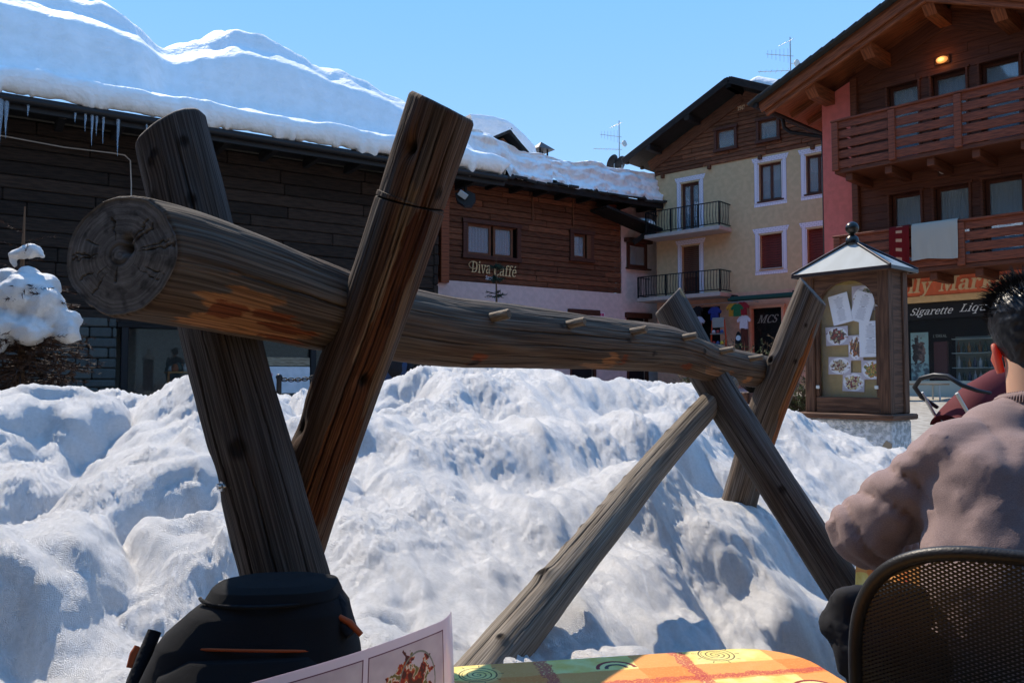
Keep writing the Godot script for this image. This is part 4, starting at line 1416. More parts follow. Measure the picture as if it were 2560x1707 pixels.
	for s: float in [-1.0, 1.0]:
		rf.bar(Vector3(-0.1, 10.02, -3.2), Vector3(-0.1 + s * 4.05, 10.02 - 4.05 * slope, -3.2), 9.0, 0.06)
	part(b, "roof_deck", rf, M.red_beam)
	for s: float in [-1.0, 1.0]:
		for k in 15:
			var g := Geo.new()
			g.uo = Vector2(k * 0.37, s)
			var a := 0.28 * k
			g.bar(Vector3(-0.1 + s * a, 10.13 - a * slope, -3.15), Vector3(-0.1 + s * (a + 0.36), 10.1 - (a + 0.36) * slope, -3.15), 9.3, 0.07, 0.01)
			part(b, "slate_row", g, M.roof_slate)
		var vb := Geo.new()
		vb.bar(Vector3(-0.1 + s * 0.02, 9.9, 1.27), Vector3(-0.1 + s * 4.05, 9.9 - 4.03 * slope, 1.27), 0.06, 0.26, 0.012)
		part(b, "verge_board", vb, M.red_beam)
		var vb2 := Geo.new()
		vb2.bar(Vector3(-0.1 + s * 0.02, 9.74, 1.16), Vector3(-0.1 + s * 3.95, 9.74 - 3.93 * slope, 1.16), 0.1, 0.2, 0.012)
		part(b, "verge_rafter", vb2, M.red_beam)
		for k in 4:
			var q := Geo.new()
			q.bar(Vector3(-0.1 + s * 0.1, 9.86, 0.8 - k * 0.9), Vector3(-0.1 + s * 3.9, 9.86 - 3.8 * slope, 0.8 - k * 0.9), 0.12, 0.16, 0.01)
			part(b, "rafter", q, M.red_beam)
		for k in 3:
			var q := Geo.new()
			q.slab(Transform3D(Basis(Vector3.UP, -PI * 0.5), Vector3(0.13, 0, 0)), PackedVector2Array([Vector2(-1.6, -0.16), Vector2(0.85, -0.16), Vector2(1.08, 0.02), Vector2(1.08, 0.16), Vector2(-1.6, 0.16)]), 0.0, 0.26)
			if k == 0 and s > 0.0:
				continue
			part(b, "purlin", q, M.red_beam, Vector3(-0.1 + s * (0.0 if k == 0 else 1.4 * k), 9.6 - 1.4 * k * slope, 0.0))
	var ridge := Geo.new()
	ridge.bar(Vector3(-0.1, 10.2, 1.5), Vector3(-0.1, 10.2, -7.8), 0.3, 0.06, 0.01)
	part(b, "ridge_cap", ridge, M.roof_slate)
	var gu := Geo.new()
	gu.rod(Vector3(-4.22, 8.28, 1.4), Vector3(-4.22, 8.28, -7.0), 0.07, 10)
	part(b, "gutter", gu, M.gutter)
	var dp := Geo.new()
	dp.tube(PackedVector3Array([Vector3(-4.22, 8.24, 0.0), Vector3(-4.2, 8.0, -0.05), Vector3(-4.05, 7.85, -0.1), Vector3(-3.2, 7.55, -0.1), Vector3(-3.15, 7.4, -0.1), Vector3(-3.15, 1.0, -0.1)]), PackedFloat32Array([0.05]), 10)
	part(b, "downpipe", dp, M.gutter)
	# wall lamps: the upper one is lit
	for k in 2:
		var y: float = [8.68, 6.08][k]
		var l := thing("wall_lamp", b.transform * Vector3(-0.2, y, -0.07), b.rotation.y, ["lit oval lamp on the chalet gable above the top windows", "unlit oval lamp on the chalet wall between the balconies"][k], "lamp", "lamps on the chalet wall")
		var g := Geo.new()
		g.box(Transform3D(Basis(), Vector3(0, 0, 0.02)), Vector3(0.34, 0.2, 0.05), 0.02)
		part(l, "base_plate", g, M.old_frame)
		var q := Geo.new()
		q.lathe(Vector3.ZERO, PackedVector2Array([Vector2(0.13, 0), Vector2(0.12, 0.04), Vector2(0.08, 0.08), Vector2(0.001, 0.1)]), 16)
		var lm := mat("lamp_glass%d" % k, lin(0.7, 0.6, 0.5), 0.4)
		if k == 0:
			lm.emission_enabled = true
			lm.emission = Color(1.0, 0.62, 0.22)
			lm.emission_energy_multiplier = 0.7
		var o := part(l, "lamp_glass", q, lm, Vector3(0, 0, 0.05))
		o.rotation.x = PI * 0.5
		o.scale = Vector3(1, 1, 0.62)
		if k == 0:
			var om := OmniLight3D.new()
			om.name = "lamp_bulb"
			om.light_color = Color(1.0, 0.7, 0.35)
			om.light_energy = 0.05
			om.light_size = 0.06
			om.omni_range = 12.0
			om.omni_attenuation = 2.0
			om.shadow_enabled = true
			l.add_child(om)
			om.position = Vector3(0, -0.02, 0.2)
	# blanket and towel over the lower balcony rail
	var bl := mat("blanket", lin(0.43, 0.36, 0.29), 0.95)
	cloth_over(b, "blanket", -0.47, 0.48, 4.68, 0.82, 1.3, bl, "beige blanket hung over the lower chalet balcony", "blanket")
	var tw := mat("towel", Color.WHITE, 0.95)
	var im := Image.create(64, 128, false, Image.FORMAT_RGBA8)
	im.fill(Color(0.42, 0.03, 0.03))
	for k in 9:
		im.fill_rect(Rect2i(22, 6 + k * 14, 20, 5), Color(0.75, 0.55, 0.42))
	tw.albedo_texture = ImageTexture.create_from_image(im)
	cloth_over(b, "towel", -0.96, -0.52, 4.68, 0.86, 1.3, tw, "red towel with pale bars hung over the lower chalet balcony", "towel")

func bottle_mat() -> Material:
	var m := mat("bottle", Color.WHITE, 0.12)
	m.vertex_color_use_as_albedo = true
	return m

func poster_texture() -> ImageTexture:
	var im := Image.create(96, 256, false, Image.FORMAT_RGBA8)
	var f := noise(91, 0.03, 4)
	for y in 256:
		for x in 96:
			var c := Color(0.55, 0.68, 0.66)
			var q := Vector2((x - 40.0) / 40.0, (y - 100.0) / 70.0)
			var w := f.get_noise_2d(x, y)
			if q.length() + w * 0.5 < 0.95:
				c = Color(0.16, 0.13, 0.12).lerp(Color(0.5, 0.4, 0.36), clampf(q.x * 0.9 + w + 0.2, 0.0, 1.0))
			elif y > 160:
				c = c.lerp(Color(0.3, 0.36, 0.38), clampf(w * 2.0 + 0.5, 0.0, 1.0))
			im.set_pixel(x, y, c)
	return ImageTexture.create_from_image(im)

func cloth_over(b: Node3D, called: String, u0: float, u1: float, top: float, drop: float, z: float, m: Material, label: String, category: String) -> void:
	var p := PackedVector3Array()
	var f := noise(93, 1.5, 3)
	var prof := [Vector2(1.06, -0.5), Vector2(1.1, -0.25), Vector2(1.12, -0.05), Vector2(1.16, 0.02), Vector2(1.24, 0.02), Vector2(1.3, -0.03), Vector2(1.31, -drop * 0.25), Vector2(1.315, -drop * 0.5), Vector2(1.32, -drop * 0.75), Vector2(1.325, -drop)]
	for r in range(prof.size() - 1, -1, -1):
		for k in 33:
			var t := k / 32.0
			var hang := clampf(-prof[r].y / drop, 0.0, 1.0)
			p.append(Vector3(lerpf(u0, u1, t) + 0.02 * hang * sin(t * 9.0), top + prof[r].y + 0.03 * hang * sin(t * 5.0), prof[r].x + 0.028 * hang * f.get_noise_2d(t * 3.0, hang) + 0.012 * hang * sin(t * 21.0)))
	var g := Geo.new()
	g.sheet(p, 33)
	var o := solo(called, g, m, b.position, label, category)
	o.rotation.y = b.rotation.y

# houses, slope and sky side that the chalet windows mirror, behind the camera to the left
func build_behind() -> void:
	var g := Geo.new()
	var p := PackedVector3Array()
	var f := noise(95, 0.012, 4)
	for r in 40:
		for k in 80:
			var a := deg_to_rad(lerpf(20.0, 160.0, k / 79.0))
			var q := r / 39.0
			var dist := 90.0 + 420.0 * q
			var h := -2.0 + 210.0 * smoothstep(0.0, 1.0, q) * (0.75 + 0.5 * f.get_noise_2d(k * 6.0, r * 6.0)) + 8.0 * f.get_noise_2d(k * 30.0, r * 30.0)
			p.append(Vector3(-cos(a - 0.9) * dist, h, sin(a - 0.9) * dist))
	g.sheet(p, 80, 1.0, true)
	var m := mat("forest_slope", lin(0.05, 0.065, 0.055), 0.95)
	textured(m, ntex(noise(96, 0.02, 5), 512, 512, Color(0.4, 0.42, 0.4), Color(1, 1, 1), 0.35, 0.65), null, Vector3(0.02, 0.02, 0.02), 0, true, true)
	setting("hillside", g, m)
	var b := thing("snowy_house", Vector3(-18.0, 0.0, -2.5), deg_to_rad(116.0), "house with a snow covered roof across the square, mirrored in the chalet windows", "building")
	var w := Geo.new()
	w.cube(Vector3(0, 3.9, 0), Vector3(16, 7.8, 8))
	part(b, "wall", w, M.white_plaster)
	var s := Geo.new()
	var q := PackedVector3Array()
	var wob := noise(97, 0.3, 3)
	for r in 20:
		for k in 50:
			var z := lerpf(5.2, -5.2, r / 19.0)
			q.append(Vector3(-8.8 + 17.6 * k / 49.0, 8.3 + 2.0 * (1.0 - absf(z) / 5.2) + 0.35 * wob.get_noise_2d(k * 0.5, z) - (0.6 if r == 0 or r == 19 else 0.0), z))
	s.sheet(q, 50)
	part(b, "roof", s, M.roof_snow)

# the restaurant whose terrace this is, behind the camera: it keeps the sky's light off everything that faces it
func build_restaurant() -> void:
	var b := thing("restaurant_house", Vector3(1.0, 0.0, 4.2), PI, "dark wooden restaurant house that the terrace belongs to", "building")
	var doors := [Rect2(-1.2, 0.1, 1.1, 2.1), Rect2(1.6, 0.8, 1.6, 1.3), Rect2(-4.6, 0.8, 1.6, 1.3), Rect2(4.6, 0.8, 1.6, 1.3)]
	holed_wall(b, "wall", -11.0, 11.0, -0.2, 3.0, 0.0, 0.3, doors, M.stone)
	plank_wall(b, -11.0, 11.0, 3.0, 8.4, 0.02, 0.3, "barn_wood", [], 0.12, Vector2(3.0, 6.0))
	for r: Rect2 in doors:
		window(b, r.position.x, r.end.x, r.position.y, r.end.y, 0.0, M.old_frame, 2, 0.5, 0.09, 0.0, 0.12)
	var core := Geo.new()
	core.cube(Vector3(0, 4.1, -5.2), Vector3(22.0, 8.6, 8.0))
	part(b, "rear_block", core, M.dark_beam)
	var rf := Geo.new()
	rf.bar(Vector3(-12.0, 8.6, -3.0), Vector3(12.0, 8.6, -3.0), 9.0, 0.25, 0.02)
	part(b, "roof", rf, M.roof_slate)

# ---------------------------------------------------------------- the log frame
func cat(a: Vector3, b: Vector3, c: Vector3, d: Vector3, t: float) -> Vector3:
	return b.cubic_interpolate(c, a, d, t)

# a weathered log along points p with radii r. o: around, along, seed, knots [[s, angle, size, height]], cracks [[angle, s0, s1, width, depth]],
# patches [[s, angle, half length, half width, Color]], tone, warm, shear (start cut), shear2 (end cut), cuts [[s, width, depth]]
func log_geo(p: Array, r: Array, o: Dictionary) -> Array:
	var m: int = o.get("around", 120)
	var rows: int = o.get("along", 160)
	var sd: int = o.get("seed", 1)
	var oval := noise(sd, 0.9, 2)
	var wav := noise(sd + 1, 1.6, 3)
	var rib := noise(sd + 2, 1.0, 4)
	var tint := noise(sd + 3, 1.0, 4)
	var edge := noise(sd + 4, 14.0, 3)
	var tone: Color = o.get("tone", Color(0.13, 0.115, 0.102))
	var warm: Color = o.get("warm", Color(0.12, 0.072, 0.043))
	var warm_at: float = o.get("warm_at", -1.2)
	var warm_amt: float = o.get("warm_amt", 0.6)
	# resample the axis
	var ax := PackedVector3Array()
	var rad := PackedFloat32Array()
	var ts := PackedFloat32Array()
	for k in rows + 1:
		ts.append(float(k) / rows * (p.size() - 1))
	if o.has("cuts"):
		# extra rings where a saw cut runs round the log
		var run := 0.0
		var lens := PackedFloat32Array([0.0])
		for k in rows:
			var q := mini(int(ts[k]), p.size() - 2); var q2 := mini(int(ts[k + 1]), p.size() - 2)
			run += cat(p[maxi(q - 1, 0)], p[q], p[q + 1], p[mini(q + 2, p.size() - 1)], ts[k] - q).distance_to(cat(p[maxi(q2 - 1, 0)], p[q2], p[q2 + 1], p[mini(q2 + 2, p.size() - 1)], ts[k + 1] - q2))
			lens.append(run)
		for c: Array in o.cuts:
			for k in rows:
				if lens[k] / run < c[0] + 0.016 and lens[k] / run > c[0] - 0.016:
					for e in 7:
						ts.append(lerpf(ts[k], ts[k + 1], (e + 1.0) / 8.0))
		ts.sort()
		rows = ts.size() - 1
	for k in rows + 1:
		var t := ts[k]
		var q := mini(int(t), p.size() - 2)
		var f := t - q
		ax.append(cat(p[maxi(q - 1, 0)], p[q], p[q + 1], p[mini(q + 2, p.size() - 1)], f))
		rad.append(lerpf(r[q], r[q + 1], smoothstep(0.0, 1.0, f)))
	var len_ := PackedFloat32Array([0.0])
	for k in rows:
		len_.append(len_[k] + ax[k].distance_to(ax[k + 1]))
	var total := len_[rows]
	var g := Geo.new()
	var x := Vector3.ZERO
	var pos := PackedVector3Array()
	var cols := PackedColorArray()
	var outs := PackedVector3Array()
	for k in rows + 1:
		var d := (ax[mini(k + 1, rows)] - ax[maxi(k - 1, 0)]).normalized()
		if k == 0:
			var up := Vector3.UP if absf(d.y) < 0.8 else Vector3(0, 0, 1)
			x = d.cross(up).normalized()
		x = (x - d * x.dot(d)).normalized()
		var y := x.cross(d)
		var l := len_[k]
		var s := l / total
		for j in m + 1:
			var a := TAU * (j % m) / m
			var ca := cos(a); var sa := sin(a)
			var out := x * ca + y * sa
			var base := rad[k]
			var dr := base * (0.07 * oval.get_noise_3d(ca * 0.8, sa * 0.8, l * 1.3) + 0.03 * wav.get_noise_3d(ca * 1.4, sa * 1.4, l * 2.6))
			var rb := rib.get_noise_3d(ca * 9.0, sa * 9.0, l * 1.1)
			dr += 0.0006 * rb
			var tn := tint.get_noise_3d(ca * 5.0, sa * 5.0, l * 1.4)
			var tn2 := tint.get_noise_3d(ca * 1.2 + 7.0, sa * 1.2, l * 2.2)
			var wm := clampf(warm_amt * (0.35 + 0.65 * cos(a - warm_at)) + 0.8 * tn2, 0.0, 1.0)
			var c := tone.lerp(warm, wm)
			c = c * (1.0 + 0.42 * tn + 0.16 * rb)
			for q: Array in o.get("patches", []):
				var ds: float = (l - q[0] * total) / q[2]
				var da: float = angle_difference(a, q[1]) * base / q[3]
				var e: float = sqrt(ds * ds + da * da) + 0.85 * edge.get_noise_3d(l * 0.3, a * base * 3.0, q[0] * 20.0) + 0.45 * wav.get_noise_3d(l * 6.0, a * base * 30.0, 4.0) + 0.15 * tn
				if e < 1.0:
					var pc: Color = q[4]
					c = c.lerp(pc * (1.0 + 0.5 * tn), clampf((1.0 - e) * 9.0, 0.0, 1.0))
					dr -= 0.0012 * clampf((1.0 - e) * 9.0, 0.0, 1.0)
			for q: Array in o.get("knots", []):
				var ds: float = (l - q[0] * total) / q[2]
				var da: float = angle_difference(a, q[1]) * base / q[2]
				var e := ds * ds * 0.6 + da * da
				if e < 9.0:
					dr += q[3] * exp(-e * 0.9) - absf(q[3]) * 1.1 * exp(-e * 6.0)
					c = c.lerp(Color(0.022, 0.015, 0.011), 0.9 * (1.0 - smoothstep(0.45, 1.0, sqrt(e) * (1.0 + 0.25 * tn))))
			for q: Array in o.get("cracks", []):
				if s > q[1] and s < q[2]:
					var ca2: float = q[0] + 0.09 * wav.get_noise_2d(l * 0.8, q[0] * 9.0) + 0.02 * edge.get_noise_2d(l * 1.5, q[0] * 5.0)
					var dd: float = angle_difference(a, ca2) * base / (q[3] * 0.5)
					if absf(dd) < 3.0:
						var fade := smoothstep(q[1], q[1] + 0.08, s) * (1.0 - smoothstep(q[2] - 0.1, q[2], s))
						var e := exp(-dd * dd) * fade
						dr -= q[4] * 0.55 * e
						c = c.lerp(Color(0.02, 0.016, 0.013), 0.75 * e)
			for q: Array in o.get("cuts", []):
				var e: float = absf(s - q[0] - 0.012 * sin(a + 1.0)) * total / q[1]
				if e < 1.0:
					dr -= q[2] * (1.0 - e * e)
					c = c.lerp(Color(0.02, 0.017, 0.014), 0.8)
				if s > q[0]:
					dr -= q[3]
			# soften the ends
			var end := minf(l, total - l)
			if end < 0.006:
				dr -= 0.003 * pow(1.0 - end / 0.006, 2.0)
			var sh := 0.0
			if o.has("shear") and s < 0.3:
				sh = out.dot(o.shear) * base * (1.0 - s / 0.3)
			if o.has("shear2") and s > 0.75:
				sh = out.dot(o.shear2) * base * (s - 0.75) / 0.25
			pos.append(ax[k] + out * (base + dr) + d * sh)
			outs.append(out)
			cols.append(Color(maxf(c.r, 0.004), maxf(c.g, 0.003), maxf(c.b, 0.003)))
	var w := m + 1
	for k in rows + 1:
		for j in w:
			var a := pos[k * w + (j + 1) % m]; var b := pos[k * w + (j - 1 + m) % m]
			var e := pos[mini(k + 1, rows) * w + j]; var f := pos[maxi(k - 1, 0) * w + j]
			var n := (e - f).cross(a - b).normalized()
			if n.dot(outs[k * w + j]) < 0.0:
				n = -n
			g.v.append(pos[k * w + j]); g.n.append(n); g.c.append(cols[k * w + j])
			g.t.append(Vector2(len_[k], TAU * 0.08 * j / m) + Vector2(sd * 0.37, sd * 0.61))
	for k in rows:
		for j in m:
			var q := k * w + j
			g.i.append(q); g.i.append(q + 1); g.i.append(q + w)
			g.i.append(q + 1); g.i.append(q + w + 1); g.i.append(q + w)
	# end grain
	var caps := []
	for e in 2:
		var k := 0 if e == 0 else rows
		var d := (ax[0] - ax[1]).normalized() if e == 0 else (ax[rows] - ax[rows - 1]).normalized()
		var ctr := Vector3.ZERO
		for j in m:
			ctr += pos[k * w + j] / m
		var cg := Geo.new()
		var kr := 60
		var splits := []
		var rg := RandomNumberGenerator.new()
		rg.seed = sd * 7 + e
		for q in 15:
			splits.append([rg.randf() * TAU, rg.randf_range(0.1, 0.5), rg.randf_range(0.45, 1.05), rg.randf_range(0.004, 0.011)])
		var pit := Vector2(0.12, 0.1)
		for q in kr + 1:
			var f := 1.0 - float(q) / kr
			for j in w:
				var a := TAU * (j % m) / m
				var rim := pos[k * w + j]
				var at := ctr.lerp(rim, f)
				var rr := f * rad[k]
				var warp := wav.get_noise_2d(cos(a) * f * 3.0, sin(a) * f * 3.0)
				var c := Color(0.21, 0.185, 0.168) * (0.9 + 0.1 * sin((rr + 0.003 * warp) * 1800.0) + 0.35 * tint.get_noise_2d(cos(a) * f * 2.5, sin(a) * f * 2.5) + 0.07 * wav.get_noise_2d(a * 14.0, f * 1.2))
				c = c.lerp(Color(0.04, 0.034, 0.03), clampf(tint.get_noise_2d(cos(a) * f * 3.0 + 30.0, sin(a) * f * 3.0) * 1.6 - 0.15, 0.0, 0.65))
				var dep := 0.0003 * sin((rr + 0.003 * warp) * 1800.0)
				for z: Array in splits:
					if f > z[1] and f < z[2]:
						var dd: float = angle_difference(a, z[0] + 0.1 * warp) * f
						var ww: float = z[3] * 0.9 * sin(PI * clampf((f - z[1]) / (z[2] - z[1]), 0.02, 1.0) * 0.6)
						var h := exp(-dd * dd / (ww * ww))
						dep -= 0.016 * h
						c = c.lerp(Color(0.018, 0.014, 0.012), 0.85 * h)
				var hp := Vector2(cos(a), sin(a)) * f
				var hole := maxf(exp(-pow((hp - pit).length() / 0.085, 2.0)), exp(-pow((hp - pit * -0.4 - Vector2(0.16, 0.3)).length() / 0.06, 2.0)))
				var ring := exp(-pow((f - 0.16) / 0.02, 2.0))
				dep -= 0.02 * hole + 0.002 * ring
				c = c.lerp(Color(0.016, 0.012, 0.01), clampf(hole + ring * 0.45, 0.0, 0.9))
				if q == 0:
					dep = 0.0
				elif q == 1:
					dep = 0.002
				cg.v.append(at + d * (dep + 0.003 * (1.0 - f)))
				cg.c.append(Color(maxf(c.r, 0.004), maxf(c.g, 0.004), maxf(c.b, 0.004)))
				cg.t.append(Vector2(a * rr, rr * 0.8))
		for q in kr + 1:
			for j in w:
				var a := cg.v[q * w + (j + 1) % m]; var b := cg.v[q * w + (j - 1 + m) % m]
				var z := cg.v[mini(q + 1, kr) * w + j]; var f := cg.v[maxi(q - 1, 0) * w + j]
				var n := (a - b).cross(z - f)
				n = n.normalized() if n.length_squared() > 1e-16 else d
				cg.n.append(n if n.dot(d) > 0.0 else -n)
		for q in kr:
			for j in m:
				var z := q * w + j
				if e == 0:
					cg.i.append(z); cg.i.append(z + w); cg.i.append(z + 1)
					cg.i.append(z + 1); cg.i.append(z + w); cg.i.append(z + w + 1)
				else:
					cg.i.append(z); cg.i.append(z + 1); cg.i.append(z + w)
					cg.i.append(z + 1); cg.i.append(z + w + 1); cg.i.append(z + w)
		caps.append(cg)
	return [g, caps[0], caps[1]]

func build_log_frame() -> void:
	var root := thing("log_frame", Vector3.ZERO, 0.0, "rustic frame of grey weathered logs, crossed posts carrying a thick rail with pegs", "log frame")
	var orange := Color(0.36, 0.155, 0.06)
	var rust := Color(0.2, 0.055, 0.02)
	# the rail
	var rp := []
	var rr := []
	for k: Array in [[300, 637, 1.25, 0.092], [428, 663, 1.319, 0.0925], [590, 708, 1.417, 0.09], [740, 752, 1.523, 0.0855], [862, 785, 1.622, 0.082], [1000, 812, 1.75, 0.081], [1160, 834, 1.926, 0.0805], [1364, 847, 2.209, 0.078], [1520, 860, 2.49, 0.0785], [1646, 869, 2.774, 0.079], [1700, 881, 2.916, 0.0775], [1738, 896, 3.026, 0.0745], [1800, 912, 3.223, 0.0725], [1891, 927, 3.565, 0.072], [1925, 931, 3.71, 0.0715]]:
		rp.append(spot(k[0], k[1], k[2]))
		rr.append(k[3])
	var a := log_geo(rp, rr, {"around": 300, "along": 330, "tone": Color(0.135, 0.106, 0.082), "warm": Color(0.11, 0.062, 0.035), "seed": 101, "warm_at": -0.9, "warm_amt": 0.55,
		"shear": Vector3(0.42, 0.0, 0.1),
		"cracks": [[-0.05, 0.0, 0.2, 0.0028, 0.016], [0.25, 0.08, 0.3, 0.0022, 0.008], [0.55, 0.02, 0.16, 0.002, 0.008], [-0.45, 0.1, 0.33, 0.002, 0.006], [0.15, 0.26, 0.55, 0.0025, 0.012], [-0.3, 0.3, 0.62, 0.0025, 0.01], [0.5, 0.34, 0.6, 0.002, 0.008], [-0.75, 0.28, 0.7, 0.0022, 0.008], [0.0, 0.45, 0.8, 0.0025, 0.01], [0.35, 0.5, 0.9, 0.0022, 0.008], [-0.55, 0.5, 0.95, 0.0022, 0.009], [-0.2, 0.62, 0.98, 0.0025, 0.01], [-1.1, 0.05, 0.4, 0.0025, 0.008], [1.1, 0.1, 0.5, 0.0025, 0.008], [0.8, 0.3, 0.9, 0.002, 0.007]],
		"knots": [[0.155, 0.28, 0.012, 0.002], [0.1, 0.9, 0.008, 0.001], [0.5, 0.1, 0.012, 0.002], [0.56, -0.35, 0.012, 0.002], [0.69, 0.1, 0.014, 0.003], [0.38, 0.4, 0.01, 0.002], [0.92, -0.5, 0.015, 0.003], [0.27, -1.0, 0.02, 0.004]],
		"patches": [[0.052, -0.62, 0.1, 0.036, orange], [0.075, -0.6, 0.05, 0.014, rust], [0.045, -0.78, 0.035, 0.016, rust], [0.085, -1.0, 0.08, 0.02, orange], [0.09, -0.9, 0.06, 0.008, rust], [0.045, -1.25, 0.09, 0.02, orange], [0.1, -1.25, 0.06, 0.01, rust], [0.475, -0.75, 0.05, 0.03, orange], [0.46, -1.1, 0.08, 0.02, Color(0.24, 0.12, 0.06)], [0.5, -0.7, 0.02, 0.02, rust], [0.74, -0.75, 0.09, 0.022, Color(0.26, 0.14, 0.075)], [0.66, -0.8, 0.04, 0.02, rust], [0.86, -0.8, 0.04, 0.02, orange], [0.79, -0.6, 0.03, 0.02, Color(0.25, 0.12, 0.06)], [0.27, -0.9, 0.03, 0.02, rust]]})
	var rail := part(root, "rail_log", a[0], M.log, Vector3.ZERO, "thick grey log with orange bare patches near its cut end")
	part(rail, "end_grain", a[1], M.end_grain, Vector3.ZERO, "cut end with growth rings and radial cracks")
	part(rail, "end_grain", a[2], M.end_grain)
	# crossed posts near the camera
	a = log_geo([spot(425, 330, 1.57), spot(552, 844, 1.53), spot(640, 1170, 1.49), spot(728, 1500, 1.45), spot(800, 1790, 1.42)], [0.069, 0.0705, 0.0715, 0.072, 0.073], {"around": 260, "along": 260, "seed": 131, "tone": Color(0.098, 0.083, 0.075), "warm": Color(0.075, 0.051, 0.037), "warm_at": 2.0, "warm_amt": 0.5,
		"shear": Vector3(-0.35, 0, 0.1),
		"cracks": [[0.9, 0.0, 0.3, 0.0035, 0.014], [1.5, 0.02, 0.5, 0.002, 0.007], [0.4, 0.0, 0.35, 0.002, 0.007], [2.0, 0.0, 0.6, 0.002, 0.006], [1.1, 0.35, 0.9, 0.0028, 0.01], [1.7, 0.4, 0.95, 0.002, 0.008], [0.6, 0.45, 1.0, 0.002, 0.008], [2.4, 0.3, 0.9, 0.002, 0.006]],
		"knots": [[0.055, 2.15, 0.013, 0.004], [0.05, 1.35, 0.011, 0.003], [0.06, 1.2, 0.011, 0.003], [0.12, 1.0, 0.015, 0.004], [0.155, 2.0, 0.014, 0.004], [0.58, 1.6, 0.02, 0.005], [0.6, 0.25, 0.02, -0.012], [0.21, 0.6, 0.009, 0.002], [0.72, 0.5, 0.012, 0.002]]})
	var pb := part(root, "post", a[0], M.log, Vector3.ZERO, "grey post passing behind the rail, leaning left")
	part(pb, "end_grain", a[1], M.end_grain)
	a = log_geo([spot(1108, 268, 1.5), spot(941, 762, 1.555), spot(870, 955, 1.57), spot(795, 1170, 1.59), spot(722, 1385, 1.615)], [0.0635, 0.0615, 0.062, 0.0625, 0.063], {"around": 260, "along": 280, "seed": 151, "tone": Color(0.13, 0.105, 0.088), "warm": Color(0.12, 0.052, 0.024), "warm_at": 2.2, "warm_amt": 0.7,
		"shear": Vector3(0.12, 0, 0.1), "cuts": [[0.205, 0.0018, 0.007, -0.003]],
		"cracks": [[1.9, 0.0, 0.205, 0.002, 0.01], [1.2, 0.0, 0.2, 0.002, 0.008], [0.7, 0.0, 0.2, 0.002, 0.008], [1.55, 0.0, 0.4, 0.0025, 0.012], [2.3, 0.0, 0.5, 0.0022, 0.009], [1.3, 0.21, 0.6, 0.002, 0.008], [1.7, 0.21, 0.9, 0.0028, 0.013], [0.9, 0.21, 0.5, 0.002, 0.006], [2.0, 0.3, 0.9, 0.0022, 0.008]],
		"knots": [[0.1, 1.2, 0.015, -0.014], [0.165, 2.5, 0.013, 0.003], [0.58, 2.2, 0.014, -0.008], [0.72, 0.5, 0.022, -0.012]],
		"patches": [[0.3, 2.1, 0.1, 0.022, Color(0.075, 0.024, 0.011)], [0.45, 2.15, 0.24, 0.02, Color(0.095, 0.033, 0.014)], [0.66, 2.2, 0.25, 0.024, Color(0.13, 0.046, 0.018)], [0.4, 1.75, 0.14, 0.01, Color(0.24, 0.15, 0.09)], [0.25, 1.7, 0.07, 0.012, Color(0.19, 0.12, 0.072)], [0.5, 2.6, 0.16, 0.01, Color(0.2, 0.12, 0.07)], [0.78, 1.8, 0.25, 0.012, Color(0.2, 0.08, 0.035)]]})
	var pa := part(root, "post", a[0], M.log, Vector3.ZERO, "post in front of the rail, red brown below a saw cut, leaning right")
	part(pa, "end_grain", a[1], M.end_grain)
	# crossed posts at the far end
	a = log_geo([spot(2032, 728, 3.42), spot(1967, 901, 3.47), spot(1905, 1062, 3.55), spot(1842, 1280, 3.68), spot(1800, 1420, 3.76)], [0.07, 0.0745, 0.075, 0.075, 0.076], {"around": 120, "along": 170, "seed": 171, "tone": Color(0.17, 0.15, 0.135), "warm": Color(0.13, 0.085, 0.055), "warm_at": 0.6, "warm_amt": 0.5,
		"shear": Vector3(0.5, 0, 0.3),
		"cracks": [[1.6, 0.0, 0.3, 0.003, 0.01], [2.1, 0.05, 0.5, 0.003, 0.01], [1.2, 0.1, 0.6, 0.003, 0.008]],
		"knots": [[0.25, 0.5, 0.02, 0.02], [0.22, 1.75, 0.012, 0.003], [0.1, 1.6, 0.01, 0.003]],
		"patches": [[0.22, 2.35, 0.2, 0.02, Color(0.28, 0.095, 0.03)], [0.5, 2.4, 0.25, 0.024, Color(0.25, 0.09, 0.035)], [0.3, 2.1, 0.12, 0.012, Color(0.3, 0.13, 0.05)], [0.93, 1.9, 0.12, 0.06, Color(0.03, 0.022, 0.018)]]})
	var pc := part(root, "post", a[0], M.log, Vector3.ZERO, "far post in front of the rail's end, grey with an orange streak")
	part(pc, "end_grain", a[1], M.end_grain)
	a = log_geo([spot(1670, 752, 3.28), spot(1770, 935, 3.17), spot(1900, 1142, 3.02), spot(2048, 1372, 2.9), spot(2170, 1562, 2.82), spot(2330, 1812, 2.72)], [0.07, 0.069, 0.068, 0.068, 0.068, 0.068], {"around": 120, "along": 170, "seed": 191, "tone": Color(0.15, 0.132, 0.118), "warm": Color(0.08, 0.055, 0.04), "warm_at": 0.5, "warm_amt": 0.6,
		"shear": Vector3(-0.45, 0, 0.2),
		"cracks": [[2.3, 0.0, 0.4, 0.003, 0.008], [1.5, 0.3, 0.9, 0.003, 0.008], [0.9, 0.2, 0.8, 0.003, 0.008]],
		"knots": [[0.5, 1.4, 0.016, 0.004], [0.72, 1.2, 0.01, 0.003]],
		"patches": [[0.55, 2.8, 0.4, 0.01, Color(0.22, 0.11, 0.05)], [0.01, 2.6, 0.02, 0.02, Color(0.4, 0.26, 0.13)]]})
	var pd := part(root, "post", a[0], M.log, Vector3.ZERO, "far post passing behind the rail, leaning left")
	part(pd, "end_grain", a[1], M.end_grain)
